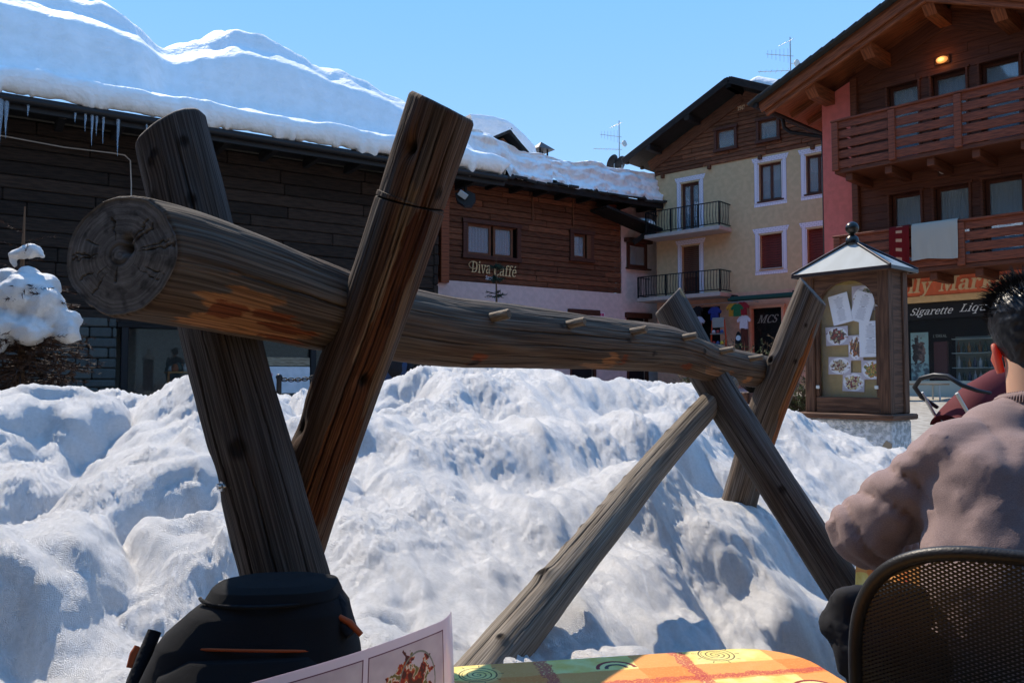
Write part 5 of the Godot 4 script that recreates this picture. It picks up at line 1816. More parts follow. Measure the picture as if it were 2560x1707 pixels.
	# the long brace
	a = log_geo([spot(1822, 958, 3.2), spot(1650, 1150, 2.87), spot(1470, 1370, 2.4), spot(1240, 1650, 1.98), spot(1010, 1930, 1.62)], [0.045, 0.049, 0.054, 0.063, 0.066], {"around": 200, "along": 300, "seed": 211, "tone": Color(0.27, 0.225, 0.175), "warm": Color(0.17, 0.135, 0.105), "warm_at": -0.5, "warm_amt": 0.4,
		"cracks": [[1.9, 0.05, 0.6, 0.002, 0.006], [1.6, 0.45, 0.95, 0.0024, 0.01], [2.5, 0.55, 1.0, 0.002, 0.006]],
		"knots": [[0.12, 1.25, 0.01, 0.005], [0.2, 1.2, 0.01, 0.006], [0.27, 0.9, 0.008, 0.003], [0.36, 1.0, 0.009, 0.004], [0.42, 1.15, 0.011, 0.007], [0.47, 1.2, 0.011, 0.006], [0.53, 1.1, 0.012, 0.007], [0.58, 1.0, 0.014, 0.006], [0.66, 1.45, 0.022, 0.013], [0.3, 0.5, 0.01, 0.004], [0.8, 2.0, 0.014, 0.006]],
		"patches": []})
	var pe := part(root, "brace", a[0], M.log, Vector3.ZERO, "long straw grey brace with knots, leaning against the far end")
	part(pe, "end_grain", a[1], M.end_grain)
	# pegs in the rail, square to it
	for k: Array in [[1172, 835], [1368, 847], [1530, 861], [1662, 872], [1760, 903], [1838, 919]]:
		var d: float = 3062.0 / (2750.0 - k[0])
		var c := spot(k[0], k[1], d)
		var axis := (spot(k[0] + 30.0, k[1] + 3.0, 3062.0 / (2720.0 - k[0])) - c).normalized()
		var side := axis.cross(Vector3.UP).normalized()
		var q := c + side * 0.062 + Vector3(0, 0.035, 0)
		var dirp := (side + Vector3(0, 0.14, 0)).normalized()
		var tip := q + dirp * 0.055
		var g := Geo.new()
		g.uo = Vector2(k[0] * 0.01, 0.3)
		g.tube(PackedVector3Array([q - dirp * 0.03, tip - dirp * 0.002, tip]), PackedFloat32Array([0.0115, 0.0115, 0.0098]), 14)
		part(root, "peg", g, M.peg_wood)
	# bolt through the near crossing
	var bq := spot(571, 1215, 1.436)
	var bd := Vector3(-0.72, 0.05, 0.69).normalized()
	var wg := Geo.new()
	wg.tube(PackedVector3Array([bq, bq + bd * 0.004]), PackedFloat32Array([0.016]), 24)
	part(root, "washer", wg, mat("brass_zinc", lin(0.55, 0.47, 0.28), 0.3, 1.0))
	var bg := Geo.new()
	bg.tube(PackedVector3Array([bq + bd * 0.003, bq + bd * 0.014]), PackedFloat32Array([0.0095]), 6)
	bg.tube(PackedVector3Array([bq - bd * 0.05, bq + bd * 0.02]), PackedFloat32Array([0.005]), 12)
	part(root, "bolt", bg, M.steel)

# ---------------------------------------------------------------- menu kiosk
func sheet_texture(kind: int) -> ImageTexture:
	var rg := RandomNumberGenerator.new()
	rg.seed = 300 + kind
	if kind < 3:
		var im := Image.create(128, 180, false, Image.FORMAT_RGBA8)
		im.fill(Color(0.93, 0.93, 0.95))
		var y := 16
		var k := 0
		while y < 164:
			var head := k == 0 or k == 11
			var w := rg.randi_range(14, 24) if head else rg.randi_range(38, 66)
			im.fill_rect(Rect2i(64 - w / 2, y, w, 3 if head else 2), Color(0.3, 0.3, 0.33) if head else Color(0.62, 0.62, 0.66))
			if not head and kind == 2:
				im.fill_rect(Rect2i(108, y, 10, 2), Color(0.6, 0.6, 0.64))
			y += 9 if head else 6
			k += 1
		return ImageTexture.create_from_image(im)
	# a plate of food on a pale cloth
	var im := Image.create(128, 96, false, Image.FORMAT_RGBA8)
	var f := noise(310 + kind, 0.035, 4)
	var f2 := noise(330 + kind, 0.08, 3)
	var foods: Array = [[Color(0.62, 0.2, 0.1), Color(0.3, 0.13, 0.12), Color(0.8, 0.75, 0.55)], [Color(0.75, 0.4, 0.15), Color(0.25, 0.12, 0.08), Color(0.82, 0.6, 0.3)], [Color(0.75, 0.55, 0.4), Color(0.85, 0.82, 0.68), Color(0.5, 0.22, 0.18)], [Color(0.8, 0.45, 0.25), Color(0.85, 0.65, 0.2), Color(0.45, 0.5, 0.15)], [Color(0.88, 0.75, 0.45), Color(0.9, 0.85, 0.7), Color(0.6, 0.15, 0.15)], [Color(0.45, 0.45, 0.2), Color(0.85, 0.8, 0.65), Color(0.6, 0.5, 0.3)]][kind - 3]
	for y in 96:
		for x in 128:
			var q := Vector2((x - 64.0) / 62.0, (y - 48.0) / 46.0)
			var c := Color(0.78, 0.74, 0.78)
			var l := q.length()
			if l < 0.97:
				c = Color(0.93, 0.92, 0.93)
			if l + 0.5 * f.get_noise_2d(x, y) < 0.72:
				var a := f.get_noise_2d(x + 200, y) * 3.0 + 1.5
				c = foods[clampi(int(a), 0, 2)]
				c = c * (0.85 + 0.5 * f2.get_noise_2d(x, y))
			c.a = 1.0
			im.set_pixel(x, y, c)
	return ImageTexture.create_from_image(im)

func build_kiosk() -> void:
	var turn := deg_to_rad(-50.4)
	var k := thing("menu_kiosk", Vector3(2.597, 0.12, -6.5), turn, "small wooden display case with metal pyramid roof, on a plastered plinth", "kiosk")
	# local: x along the front, z out of it; the front of the case is at z = 0
	var ped := Geo.new()
	ped.cube(Vector3(0.02, 0.4, -0.17), Vector3(0.72, 0.78, 0.33), 0.012)
	var pm := mat("peeling_plaster", Color.WHITE, 0.9)
	pm.albedo_texture = ntex(noise(401, 0.02, 5), 512, 512, Color(0.66, 0.68, 0.69), Color(0.84, 0.85, 0.86), 0.35, 0.65)
	textured(pm, null, fine_h, Vector3(1.6, 1.6, 1.6), 0.6, true)
	part(k, "plinth", ped, pm)
	var chip := Geo.new()
	chip.slab(Transform3D(), PackedVector2Array([Vector2(0.29, 0.36), Vector2(0.34, 0.34), Vector2(0.378, 0.42), Vector2(0.379, 0.62), Vector2(0.34, 0.64), Vector2(0.31, 0.6), Vector2(0.33, 0.52), Vector2(0.3, 0.46)]), -0.012, 0.0)
	part(k, "bare_patch", chip, mat("bare_mortar", lin(0.3, 0.235, 0.16), 0.95))
	var led := Geo.new()
	led.cube(Vector3(0.02, 0.815, -0.16), Vector3(0.8, 0.045, 0.42), 0.01)
	part(k, "ledge", led, M.kiosk_wood)
	for x: float in [-0.28, 0.335]:
		for z: float in [-0.045, -0.285]:
			var g := Geo.new()
			g.uo = Vector2(x * 5.0, z * 3.0)
			g.bar(Vector3(0, -0.56, 0), Vector3(0, 0.56, 0), 0.085, 0.085, 0.008, Vector3.RIGHT)
			part(k, "corner_post", g, M.kiosk_wood, Vector3(x, 1.395, z))
	var br := Geo.new()
	br.cube(Vector3(0.03, 0.9, -0.04), Vector3(0.53, 0.125, 0.05), 0.006)
	part(k, "bottom_rail", br, M.kiosk_wood)
	var sd := Geo.new()
	sd.cube(Vector3(0.35, 1.395, -0.165), Vector3(0.03, 1.1, 0.17))
	sd.cube(Vector3(-0.295, 1.395, -0.165), Vector3(0.03, 1.1, 0.17))
	part(k, "side_panel", sd, M.kiosk_wood)
	# arched head of the door
	var arch := PackedVector2Array([Vector2(-0.237, 1.955), Vector2(-0.237, 1.66)])
	for q in 17:
		var a := PI - PI * q / 16.0
		arch.append(Vector2(0.03 + 0.235 * cos(a), 1.68 + 0.2 * sin(a)))
	arch.append(Vector2(0.2925, 1.66))
	arch.append(Vector2(0.2925, 1.955))
	var ag := Geo.new()
	ag.slab(Transform3D(), arch, -0.065, -0.02)
	part(k, "arched_head", ag, M.kiosk_wood)
	for x: float in [-0.222, 0.278]:
		var g := Geo.new()
		g.bar(Vector3(x, 0.965, -0.042), Vector3(x, 1.66, -0.042), 0.042, 0.028, 0.005, Vector3.RIGHT)
		part(k, "door_stile", g, M.kiosk_wood)
	var bd := Geo.new()
	bd.cube(Vector3(0.03, 1.42, -0.14), Vector3(0.56, 1.02, 0.02))
	part(k, "back_board", bd, textured(mat("cork", lin(0.42, 0.285, 0.095), 0.9), mottle, null, Vector3(3, 3, 3), 0.0, true))
	var gl := Geo.new()
	gl.cube(Vector3(0.03, 1.4, -0.052), Vector3(0.5, 0.9, 0.005))
	part(k, "pane", gl, M.glass)
	for x: float in [-0.215, 0.27]:
		var c := Geo.new()
		c.cube(Vector3(x, 1.04, -0.012), Vector3(0.03, 0.026, 0.012), 0.003)
		part(k, "latch", c, M.dish)
	# metal roof
	var hw := 0.41; var z0 := 0.06; var z1 := -0.39
	var ey := 1.955
	var tip := Vector3(0.02, 2.21, -0.165)
	var q := [Vector3(-hw + 0.02, ey, z0), Vector3(hw + 0.02, ey, z0), Vector3(hw + 0.02, ey, z1), Vector3(-hw + 0.02, ey, z1)]
	for e in 4:
		var g := Geo.new()
		g.tri3(q[e], q[(e + 1) % 4], tip, Vector2(0, 0), Vector2(1, 0), Vector2(0.5, 1))
		g.tri3(q[(e + 1) % 4] - Vector3(0, 0.006, 0), q[e] - Vector3(0, 0.006, 0), tip - Vector3(0, 0.006, 0), Vector2(0, 0), Vector2(1, 0), Vector2(0.5, 1))
		part(k, "roof_sheet", g, M.zinc_roof if M.has("zinc_roof") else textured(mat("zinc_roof", lin(0.36, 0.38, 0.37), 0.6, 0.0), mottle, null, Vector3(1.5, 1.5, 1.5), 0.0, true))
		var h := Geo.new()
		h.rod(q[e] + Vector3(0, 0.004, 0), tip + Vector3(0, 0.01, 0), 0.011, 8)
		part(k, "roof_hip", h, M.copper if M.has("copper") else mat("copper", lin(0.04, 0.03, 0.03), 0.35, 0.5))
		var f := Geo.new()
		f.bar(q[e] - Vector3(0, 0.012, 0), q[(e + 1) % 4] - Vector3(0, 0.012, 0), 0.014, 0.03, 0.003)
		part(k, "roof_edge", f, M.copper)
	var un := Geo.new()
	un.cube(Vector3(0.02, 1.94, -0.165), Vector3(0.74, 0.025, 0.36))
	part(k, "soffit", un, M.kiosk_wood)
	var fi := Geo.new()
	var pr := PackedVector2Array([Vector2(0.05, -0.02), Vector2(0.052, 0.0), Vector2(0.045, 0.03), Vector2(0.02, 0.048), Vector2(0.016, 0.055)])
	for e in 13:
		var a := -PI * 0.42 + PI * 0.92 * e / 12.0
		pr.append(Vector2(maxf(0.052 * cos(a), 0.001), 0.105 + 0.052 * sin(a)))
	fi.lathe(tip, pr, 24)
	part(k, "finial", fi, mat("finial_metal", lin(0.05, 0.045, 0.04), 0.3, 0.9))
	# papers pinned inside
	var sheets := [[0.0, 1.785, -0.055, 0.165, 0.24, 0.2, "slanting white typed menu sheet at the upper left inside the kiosk"], [1.0, 1.785, 0.13, 0.165, 0.24, -0.32, "white typed menu sheet tilted to the right, upper middle of the kiosk"], [2.0, 1.535, 0.185, 0.18, 0.28, 0.0, "upright white price list on the right side of the kiosk board"],
		[3.0, 1.57, -0.095, 0.19, 0.15, 0.03, "photo of meat and salad on an octagonal plate, kiosk board, left"], [4.0, 1.47, 0.06, 0.12, 0.2, 0.0, "tall photo of browned food on a plate, kiosk board, middle"], [5.0, 1.33, -0.08, 0.19, 0.14, -0.03, "photo of a dish with white cheese, lower left on the kiosk board"], [6.0, 1.295, 0.19, 0.18, 0.15, 0.0, "photo of shredded vegetables on a white plate, lower right on the kiosk board"], [7.0, 1.2, 0.03, 0.18, 0.15, -0.04, "photo of pale folded pancake with berries, lowest on the kiosk board"], [8.0, 1.86, 0.15, 0.24, 0.2, 0.0, "photo of greenish salad on plate at the top of the kiosk board"]]
	for s: Array in sheets:
		var g := Geo.new()
		g.quad_uv(Vector3(-s[3] * 0.5, -s[4] * 0.5, 0.002), Vector3(s[3] * 0.5, -s[4] * 0.5, 0.002), Vector3(s[3] * 0.5, s[4] * 0.5, 0.002), Vector3(-s[3] * 0.5, s[4] * 0.5, 0.002))
		var m := mat("paper%d" % int(s[0]), Color.WHITE, 0.6)
		m.albedo_texture = sheet_texture(int(s[0]))
		g.cube(Vector3.ZERO, Vector3(s[3], s[4], 0.002))
		var o := solo("menu_sheet" if s[0] < 3.0 else "food_photo", g, m, k.transform * Vector3(s[2], s[1] - 0.12, -0.126 + 0.0035 * (9.0 - s[0])), s[6], "paper", "papers pinned in the kiosk")
		o.rotation = Vector3(0, turn, s[5])
		o.transform.basis = Basis(Vector3.UP, turn) * Basis(Vector3(0, 0, 1), s[5])

# ---------------------------------------------------------------- trees and shrubs
# needles: small blades set along twigs
func twig(g: Geo, a: Vector3, b: Vector3, needle: float, count: int, col: Color, rg: RandomNumberGenerator) -> void:
	var d := (b - a).normalized()
	var s := d.cross(Vector3.UP).normalized()
	if s.length() < 0.1:
		s = Vector3.RIGHT
	var u := s.cross(d)
	for k in count:
		var t := (k + rg.randf()) / count
		var p := a.lerp(b, t)
		var w := rg.randf() * TAU
		var o := (s * cos(w) + u * sin(w)) * 0.8 + d * 0.7
		var tip := p + o.normalized() * needle * rg.randf_range(0.7, 1.2)
		var side := o.cross(d).normalized() * needle * 0.12
		g.col = col * rg.randf_range(0.6, 1.4)
		g.tri3(p - side, p + side, tip, Vector2.ZERO, Vector2.ZERO, Vector2.ZERO)

func build_trees() -> void:
	var rg := RandomNumberGenerator.new()
	rg.seed = 500
	# the larch-brown conifer by the barn, loaded with snow
	var base := Vector3(-5.36, ground_y(9.0), -9.0)
	var t := thing("snowy_conifer", base, 0.0, "small brown needled conifer laden with snow, in front of the barn", "tree")
	var tr := Geo.new()
	tr.tube(PackedVector3Array([Vector3(0, 0, 0), Vector3(0.01, 1.2, 0), Vector3(-0.01, 2.2, 0), Vector3(0.0, 2.83, 0)]), PackedFloat32Array([0.06, 0.04, 0.022, 0.008]), 8)
	part(t, "trunk", tr, mat("bark_brown", lin(0.12, 0.07, 0.04), 0.9))
	var cr := Geo.new()
	var brown := Color(0.05, 0.024, 0.013)
	for k in 230:
		var y := rg.randf_range(0.1, 1.95)
		var reach := lerpf(1.1, 0.5, y / 2.0) * rg.randf_range(0.6, 1.05)
		var a := rg.randf() * TAU
		var p := Vector3(0, y, 0)
		var e := Vector3(cos(a) * reach, y + rg.randf_range(-0.25, 0.1), sin(a) * reach)
		cr.col = Color(0.05, 0.03, 0.02)
		cr.tube(PackedVector3Array([p, e]), PackedFloat32Array([0.012, 0.004]), 4, false)
		for q in 6:
			var f := 0.3 + 0.7 * q / 5.0
			var c := p.lerp(e, f)
			var z := c + Vector3(rg.randf_range(-0.18, 0.18), rg.randf_range(-0.12, 0.05), rg.randf_range(-0.18, 0.18))
			twig(cr, c, z, 0.05, 16, brown, rg)
	for k in 7:
		var y := 2.05 + 0.08 * k
		var a := k * 2.4
		twig(cr, Vector3(0, y, 0), Vector3(cos(a) * 0.3, y + 0.08, sin(a) * 0.3), 0.04, 18, brown * 1.4, rg)
	var cm := mat("needles", Color.WHITE, 0.8)
	cm.vertex_color_use_as_albedo = true
	part(t, "crown", cr, cm)
	# cushions of snow on its boughs
	var blobs := []
	for k: Array in [[-0.3, 1.35, 0.1, 0.34], [0.05, 1.42, 0.2, 0.33], [0.3, 1.3, 0.15, 0.3], [0.48, 1.12, 0.1, 0.22], [0.55, 0.98, 0.15, 0.17], [-0.1, 1.05, 0.3, 0.32], [0.2, 1.02, 0.3, 0.27], [-0.4, 0.95, 0.2, 0.33], [-0.3, 0.72, 0.3, 0.22], [0.05, 1.6, 0.05, 0.2], [-0.22, 1.6, 0.0, 0.18], [0.25, 1.55, 0.05, 0.17], [-0.6, 1.2, 0.0, 0.35], [-0.75, 0.9, 0.1, 0.3], [-0.12, 0.86, 0.36, 0.2]]:
		blobs.append([Vector3(k[0] + 0.05, k[1] + 0.42, k[2]), Vector3(k[0] + 0.07, k[1] + 0.42, k[2]), k[3] * 0.62, k[3] * 0.62])
	var holes := [[Vector3(-0.05, 1.55, 0.6), Vector3(-0.1, 1.42, 0.6), 0.1, 0.14], [Vector3(0.42, 1.5, 0.42), Vector3(0.52, 1.3, 0.42), 0.06, 0.06]]
	var sg := blob_mesh(blobs, 0.1, Vector3(-1.2, 0.8, -0.5), Vector3(0.95, 2.4, 0.8), 0.028, noise(503, 3.0, 4), 0.07, holes)
	solo("tree_snow", sg, M.snow, base, "thick cushions of snow weighing on the small conifer", "snow", "", "stuff")
	var top := blob_mesh([[Vector3(-0.08, 2.3, 0.02), Vector3(0.12, 2.34, 0.02), 0.06, 0.075], [Vector3(-0.1, 2.22, 0.02), Vector3(-0.08, 2.18, 0.02), 0.04, 0.03], [Vector3(0.12, 2.35, 0.02), Vector3(0.22, 2.28, 0.02), 0.05, 0.03]], 0.05, Vector3(-0.3, 2.05, -0.2), Vector3(0.4, 2.5, 0.25), 0.018, noise(504, 6.0, 3), 0.03, [])
	solo("tree_snow", top, M.snow, base, "small clump of snow near the tip of the conifer", "snow")
	for k in 3:
		var d := blob_mesh([[Vector3(0, 0, 0), Vector3(0.12, 0.02, 0), 0.05, 0.04]], 0.03, Vector3(-0.15, -0.12, -0.12), Vector3(0.28, 0.14, 0.12), 0.02, noise(505 + k, 8.0, 3), 0.03, [])
		solo("tree_snow", d, M.snow, base + Vector3(0.62 + 0.05 * k, 0.75 - 0.12 * k, 0.55), "%s of the small snow patches on the low right boughs of the conifer" % ["upper", "middle", "lowest"][k], "snow")
	# slim spruce in front of the cafe lettering
	var sb := Vector3(-0.39, ground_y(20.0), -20.0)
	var sp := thing("young_spruce", sb, 0.0, "slim young dark green spruce in front of the cafe lettering", "tree")
	var st := Geo.new()
	st.tube(PackedVector3Array([Vector3.ZERO, Vector3(0.02, 1.8, 0), Vector3(0, 3.35, 0)]), PackedFloat32Array([0.06, 0.035, 0.006]), 8)
	part(sp, "trunk", st, M.bark_brown)
	var sc := Geo.new()
	var green := Color(0.02, 0.035, 0.02)
	for k in 110:
		var y := pow(rg.randf(), 0.9) * 3.1 + 0.15
		var tier := floorf(y / 0.33) * 0.33 + 0.12
		y = lerpf(y, tier, 0.6)
		var reach := lerpf(0.85, 0.1, y / 3.3) * rg.randf_range(0.65, 1.05)
		var a := rg.randf() * TAU
		var p := Vector3(0, y, 0)
		var e := Vector3(cos(a) * reach, y - 0.1 * reach + 0.06, sin(a) * reach)
		sc.col = Color(0.03, 0.022, 0.016)
		sc.tube(PackedVector3Array([p, e]), PackedFloat32Array([0.01, 0.003]), 4, false)
		twig(sc, p.lerp(e, 0.2), e, 0.06, 30, green, rg)
		for q in 4:
			var c := p.lerp(e, 0.35 + 0.18 * q)
			twig(sc, c, c + Vector3(rg.randf_range(-0.14, 0.14), -0.03, rg.randf_range(-0.14, 0.14)), 0.05, 10, green, rg)
	part(sp, "crown", sc, cm)

# ---------------------------------------------------------------- smooth bodies from joined tapered capsules
func cap_dist(p: Vector3, a: Vector3, b: Vector3, ra: float, rb: float) -> float:
	var ab := b - a
	var t := clampf((p - a).dot(ab) / maxf(ab.length_squared(), 1e-9), 0.0, 1.0)
	return p.distance_to(a + ab * t) - lerpf(ra, rb, t)

func field(p: Vector3, caps: Array, k: float, f: FastNoiseLite, amp: float, holes: Array) -> float:
	var d := 9.0
	for c: Array in caps:
		var q := cap_dist(p, c[0], c[1], c[2], c[3])
		if q > d + k:
			continue
		var h := clampf(0.5 + 0.5 * (d - q) / k, 0.0, 1.0)
		d = lerpf(d, q, h) - k * h * (1.0 - h)
	for c: Array in holes:
		var q := -cap_dist(p, c[0], c[1], c[2], c[3])
		d = maxf(d, q)
	if amp > 0.0 and absf(d) < amp * 2.5:
		d -= f.get_noise_3dv(p) * amp
	return d

# surface nets
func blob_mesh(caps: Array, k: float, lo: Vector3, hi: Vector3, cell: float, f: FastNoiseLite, amp: float, holes: Array) -> Geo:
	var n := Vector3i(((hi - lo) / cell).ceil()) + Vector3i.ONE
	var val := PackedFloat32Array()
	val.resize(n.x * n.y * n.z)
	var step := 3
	# coarse pass to skip empty space
	var cn := Vector3i(n.x / step + 2, n.y / step + 2, n.z / step + 2)
	var near := PackedFloat32Array()
	near.resize(cn.x * cn.y * cn.z)
	for z in cn.z:
		for y in cn.y:
			for x in cn.x:
				near[(z * cn.y + y) * cn.x + x] = field(lo + Vector3(x + 0.5, y + 0.5, z + 0.5) * cell * step, caps, k, f, 0.0, holes)
	var far := cell * step * 1.8 + amp * 1.5 + k * 0.3
	for z in n.z:
		for y in n.y:
			for x in n.x:
				var c := near[((z / step) * cn.y + y / step) * cn.x + x / step]
				val[(z * n.y + y) * n.x + x] = c if absf(c) > far else field(lo + Vector3(x, y, z) * cell, caps, k, f, amp, holes)
	var id := PackedInt32Array()
	id.resize(val.size())
	id.fill(-1)
	var g := Geo.new()
	var sx := 1; var sy := n.x; var sz := n.x * n.y
	var offs := [0, sx, sy, sx + sy, sz, sx + sz, sy + sz, sx + sy + sz]
	var cor := [Vector3(0, 0, 0), Vector3(1, 0, 0), Vector3(0, 1, 0), Vector3(1, 1, 0), Vector3(0, 0, 1), Vector3(1, 0, 1), Vector3(0, 1, 1), Vector3(1, 1, 1)]
	var edges := [[0, 1], [2, 3], [4, 5], [6, 7], [0, 2], [1, 3], [4, 6], [5, 7], [0, 4], [1, 5], [2, 6], [3, 7]]
	for z in n.z - 1:
		for y in n.y - 1:
			for x in n.x - 1:
				var b := (z * n.y + y) * n.x + x
				var neg := 0
				for q in 8:
					if val[b + offs[q]] < 0.0: neg += 1
				if neg == 0 or neg == 8:
					continue
				var sum := Vector3.ZERO
				var cnt := 0
				for e: Array in edges:
					var va := val[b + offs[e[0]]]; var vb := val[b + offs[e[1]]]
					if (va < 0.0) != (vb < 0.0):
						sum += cor[e[0]].lerp(cor[e[1]], va / (va - vb))
						cnt += 1
				id[b] = g.v.size()
				g.v.append(lo + (Vector3(x, y, z) + sum / cnt) * cell)
				g.n.append(Vector3(val[b + sx] - val[b] + val[b + sx + sy + sz] - val[b + sy + sz], val[b + sy] - val[b] + val[b + sx + sy + sz] - val[b + sx + sz], val[b + sz] - val[b] + val[b + sx + sy + sz] - val[b + sx + sy]).normalized())
				g.c.append(g.col)
				g.t.append(Vector2.ZERO)
	for z in range(1, n.z - 1):
		for y in range(1, n.y - 1):
			for x in range(1, n.x - 1):
				var b := (z * n.y + y) * n.x + x
				var v0 := val[b] < 0.0
				for ax in 3:
					var o: int = [sx, sy, sz][ax]
					if v0 == (val[b + o] < 0.0):
						continue
					var u: int = [sy, sz, sx][ax]
					var w: int = [sz, sx, sy][ax]
					var a := id[b - u - w]; var c := id[b - w]; var d := id[b]; var e := id[b - u]
					if a < 0 or c < 0 or d < 0 or e < 0:
						continue
					if v0:
						g.i.append(a); g.i.append(d); g.i.append(c); g.i.append(a); g.i.append(e); g.i.append(d)
					else:
						g.i.append(a); g.i.append(c); g.i.append(d); g.i.append(a); g.i.append(d); g.i.append(e)
	return g

# ---------------------------------------------------------------- things on the square
func build_square_things() -> void:
	# bench outside the shop
	var be := thing("bench", Vector3(8.35, ground_y(17.5), -17.5), deg_to_rad(-6.0), "pale wooden bench with grey metal legs outside the shop", "bench")
	for k in 3:
		var g := Geo.new()
		g.uo = Vector2(k, k * 2.0)
		g.cube(Vector3(0, 0.335, (k - 1) * 0.13), Vector3(1.6, 0.035, 0.115), 0.006)
		part(be, "seat_plank", g, M.bench_wood)
	for x: float in [-0.65, 0.6]:
		for z: float in [-0.15, 0.15]:
			var g := Geo.new()
			g.rod(Vector3(x, 0, z * 1.25), Vector3(x, 0.318, z), 0.02, 8)
			part(be, "leg", g, M.zinc)
	# stroller
	var s := thing("stroller", Vector3(4.2, ground_y(7.5), -7.5), deg_to_rad(8.0), "baby stroller with a dark red hood and black handle", "stroller")
	var hood := Geo.new()
	var p := PackedVector3Array()
	for r in 15:
		for k in 25:
			var a := PI * k / 24.0
			var t := r / 14.0
			var w := 0.22 + 0.03 * sin(t * PI)
			var fold := 1.0 - 0.03 * absf(sin(t * PI * 3.0))
			p.append(Vector3(-0.3 + 0.75 * t, 0.66 + (0.1 + 0.4 * pow(sin(minf(t * 1.1, 1.0) * PI * 0.5), 0.7)) * sin(a) * fold - 0.06 * (1.0 - t), cos(a) * w * fold))
	hood.sheet(p, 25, 1.0, true)
	part(s, "hood", hood, textured(mat("hood_red", lin(0.1, 0.005, 0.009), 0.8), null, fine_h, Vector3(4, 4, 1), 0.1))
	var seat := Geo.new()
	seat.box(Transform3D(Basis(Vector3(0, 0, 1), 0.25), Vector3(0.1, 0.5, 0)), Vector3(0.8, 0.2, 0.4), 0.06)
	part(s, "seat", seat, M.hood_red)
	var fr := Geo.new()
	for z: float in [-0.24, 0.24]:
		fr.tube(PackedVector3Array([Vector3(-0.36, 0.9, z), Vector3(-0.24, 0.7, z), Vector3(0.3, 0.16, z)]), PackedFloat32Array([0.016]), 8)
		fr.tube(PackedVector3Array([Vector3(0.4, 0.6, z), Vector3(-0.3, 0.16, z)]), PackedFloat32Array([0.016]), 8)
	part(s, "frame", fr, M.zinc)
	var hd := Geo.new()
	hd.tube(PackedVector3Array([Vector3(-0.2, 0.76, -0.25), Vector3(-0.36, 0.86, -0.25), Vector3(-0.43, 0.95, -0.24), Vector3(-0.41, 1.03, -0.18), Vector3(-0.36, 1.06, -0.05), Vector3(-0.34, 1.05, 0.1), Vector3(-0.28, 0.97, 0.2), Vector3(-0.16, 0.92, 0.25), Vector3(-0.04, 0.9, 0.25)]), PackedFloat32Array([0.018, 0.021, 0.023, 0.022, 0.022, 0.022, 0.02, 0.017, 0.014]), 10)
	part(s, "handle", hd, M.black_plastic)
	for x: float in [-0.32, 0.32]:
		for z: float in [-0.24, 0.24]:
			var g := Geo.new()
			var ring := PackedVector3Array()
			for k in 25:
				ring.append(Vector3(cos(TAU * k / 24.0) * 0.125, sin(TAU * k / 24.0) * 0.125, 0))
			g.tube(ring, PackedFloat32Array([0.025]), 8, false)
			var w := part(s, "wheel", g, M.black_plastic, Vector3(x, 0.15, z * 1.12))
			var hub := Geo.new()
			hub.rod(Vector3(0, 0, -0.03), Vector3(0, 0, 0.03), 0.03, 10)
			for k in 5:
				hub.rod(Vector3.ZERO, Vector3(cos(TAU * k / 5.0), sin(TAU * k / 5.0), 0) * 0.115, 0.009, 5)
			part(w, "hub", hub, M.zinc)
	# planters
	var rg := RandomNumberGenerator.new()
	rg.seed = 610
	var spots := [[3.36, 9.8, 0.4, 0.42, "dark wooden planter with a small shrub beside the kiosk", 0.45], [3.98, 13.6, 0.62, 0.45, "wooden planter with a broad brown green shrub in front of the clothes shop", 0.82], [3.05, 13.2, 0.5, 0.42, "wooden planter with a small shrub, left of the broad one by the clothes shop", 0.5]]
	for q: Array in spots:
		var t := thing("planter", Vector3(q[0], ground_y(q[1]), -q[1]), 0.3, q[4], "planter", "planters on the square")
		for k in 4:
			var g := Geo.new()
			g.uo = Vector2(k, q[0])
			g.cube(Vector3(0, q[3] * 0.5, q[2] * 0.5), Vector3(q[2] + 0.04, q[3], 0.04), 0.006)
			var o := part(t, "planter_side", g, M.old_frame)
			o.rotation.y = k * PI * 0.5
		var so := Geo.new()
		so.cube(Vector3(0, q[3] - 0.06, 0), Vector3(q[2], 0.04, q[2]))
		part(t, "soil", so, M.dark_beam)
		var cr := Geo.new()
		for k in 60:
			var a := rg.randf() * TAU
			var e := Vector3(cos(a) * q[5] * rg.randf_range(0.3, 1.0) * 0.75, q[3] + q[5] * rg.randf_range(0.3, 1.05), sin(a) * q[5] * rg.randf_range(0.3, 1.0) * 0.75)
			cr.col = Color(0.07, 0.05, 0.03)
			cr.tube(PackedVector3Array([Vector3(0, q[3] - 0.05, 0), e]), PackedFloat32Array([0.008, 0.003]), 4, false)
			for z in 4:
				var c := Vector3(0, q[3], 0).lerp(e, 0.5 + 0.16 * z)
				twig(cr, c, c + Vector3(rg.randf_range(-0.15, 0.15), rg.randf_range(0.0, 0.12), rg.randf_range(-0.15, 0.15)), 0.05, 14, Color(0.07, 0.075, 0.025) if rg.randf() < 0.5 else Color(0.11, 0.07, 0.035), rg)
		part(t, "shrub", cr, M.needles)
	# chain between two low iron posts, and slim posts further off
	var posts := [spot(697, 948, 7.0), spot(905, 868, 7.0)]
	for k in 2:
		var t := thing("iron_post", Vector3(posts[k].x, ground_y(7.0), -7.0), 0.0, ["black iron post at the low end of the chain, behind the snow", "taller black iron post behind the front log post, holding the chain"][k], "post", "iron posts")
		var h: float = posts[k].y - ground_y(7.0) + 0.04
		var g := Geo.new()
		g.lathe(Vector3.ZERO, PackedVector2Array([Vector2(0.001, 0), Vector2(0.05, 0), Vector2(0.05, 0.03), Vector2(0.024, 0.06), Vector2(0.022, h - 0.04), Vector2(0.03, h - 0.02), Vector2(0.02, h), Vector2(0.001, h + 0.005)]), 12)
		part(t, "shaft", g, M.black_iron)
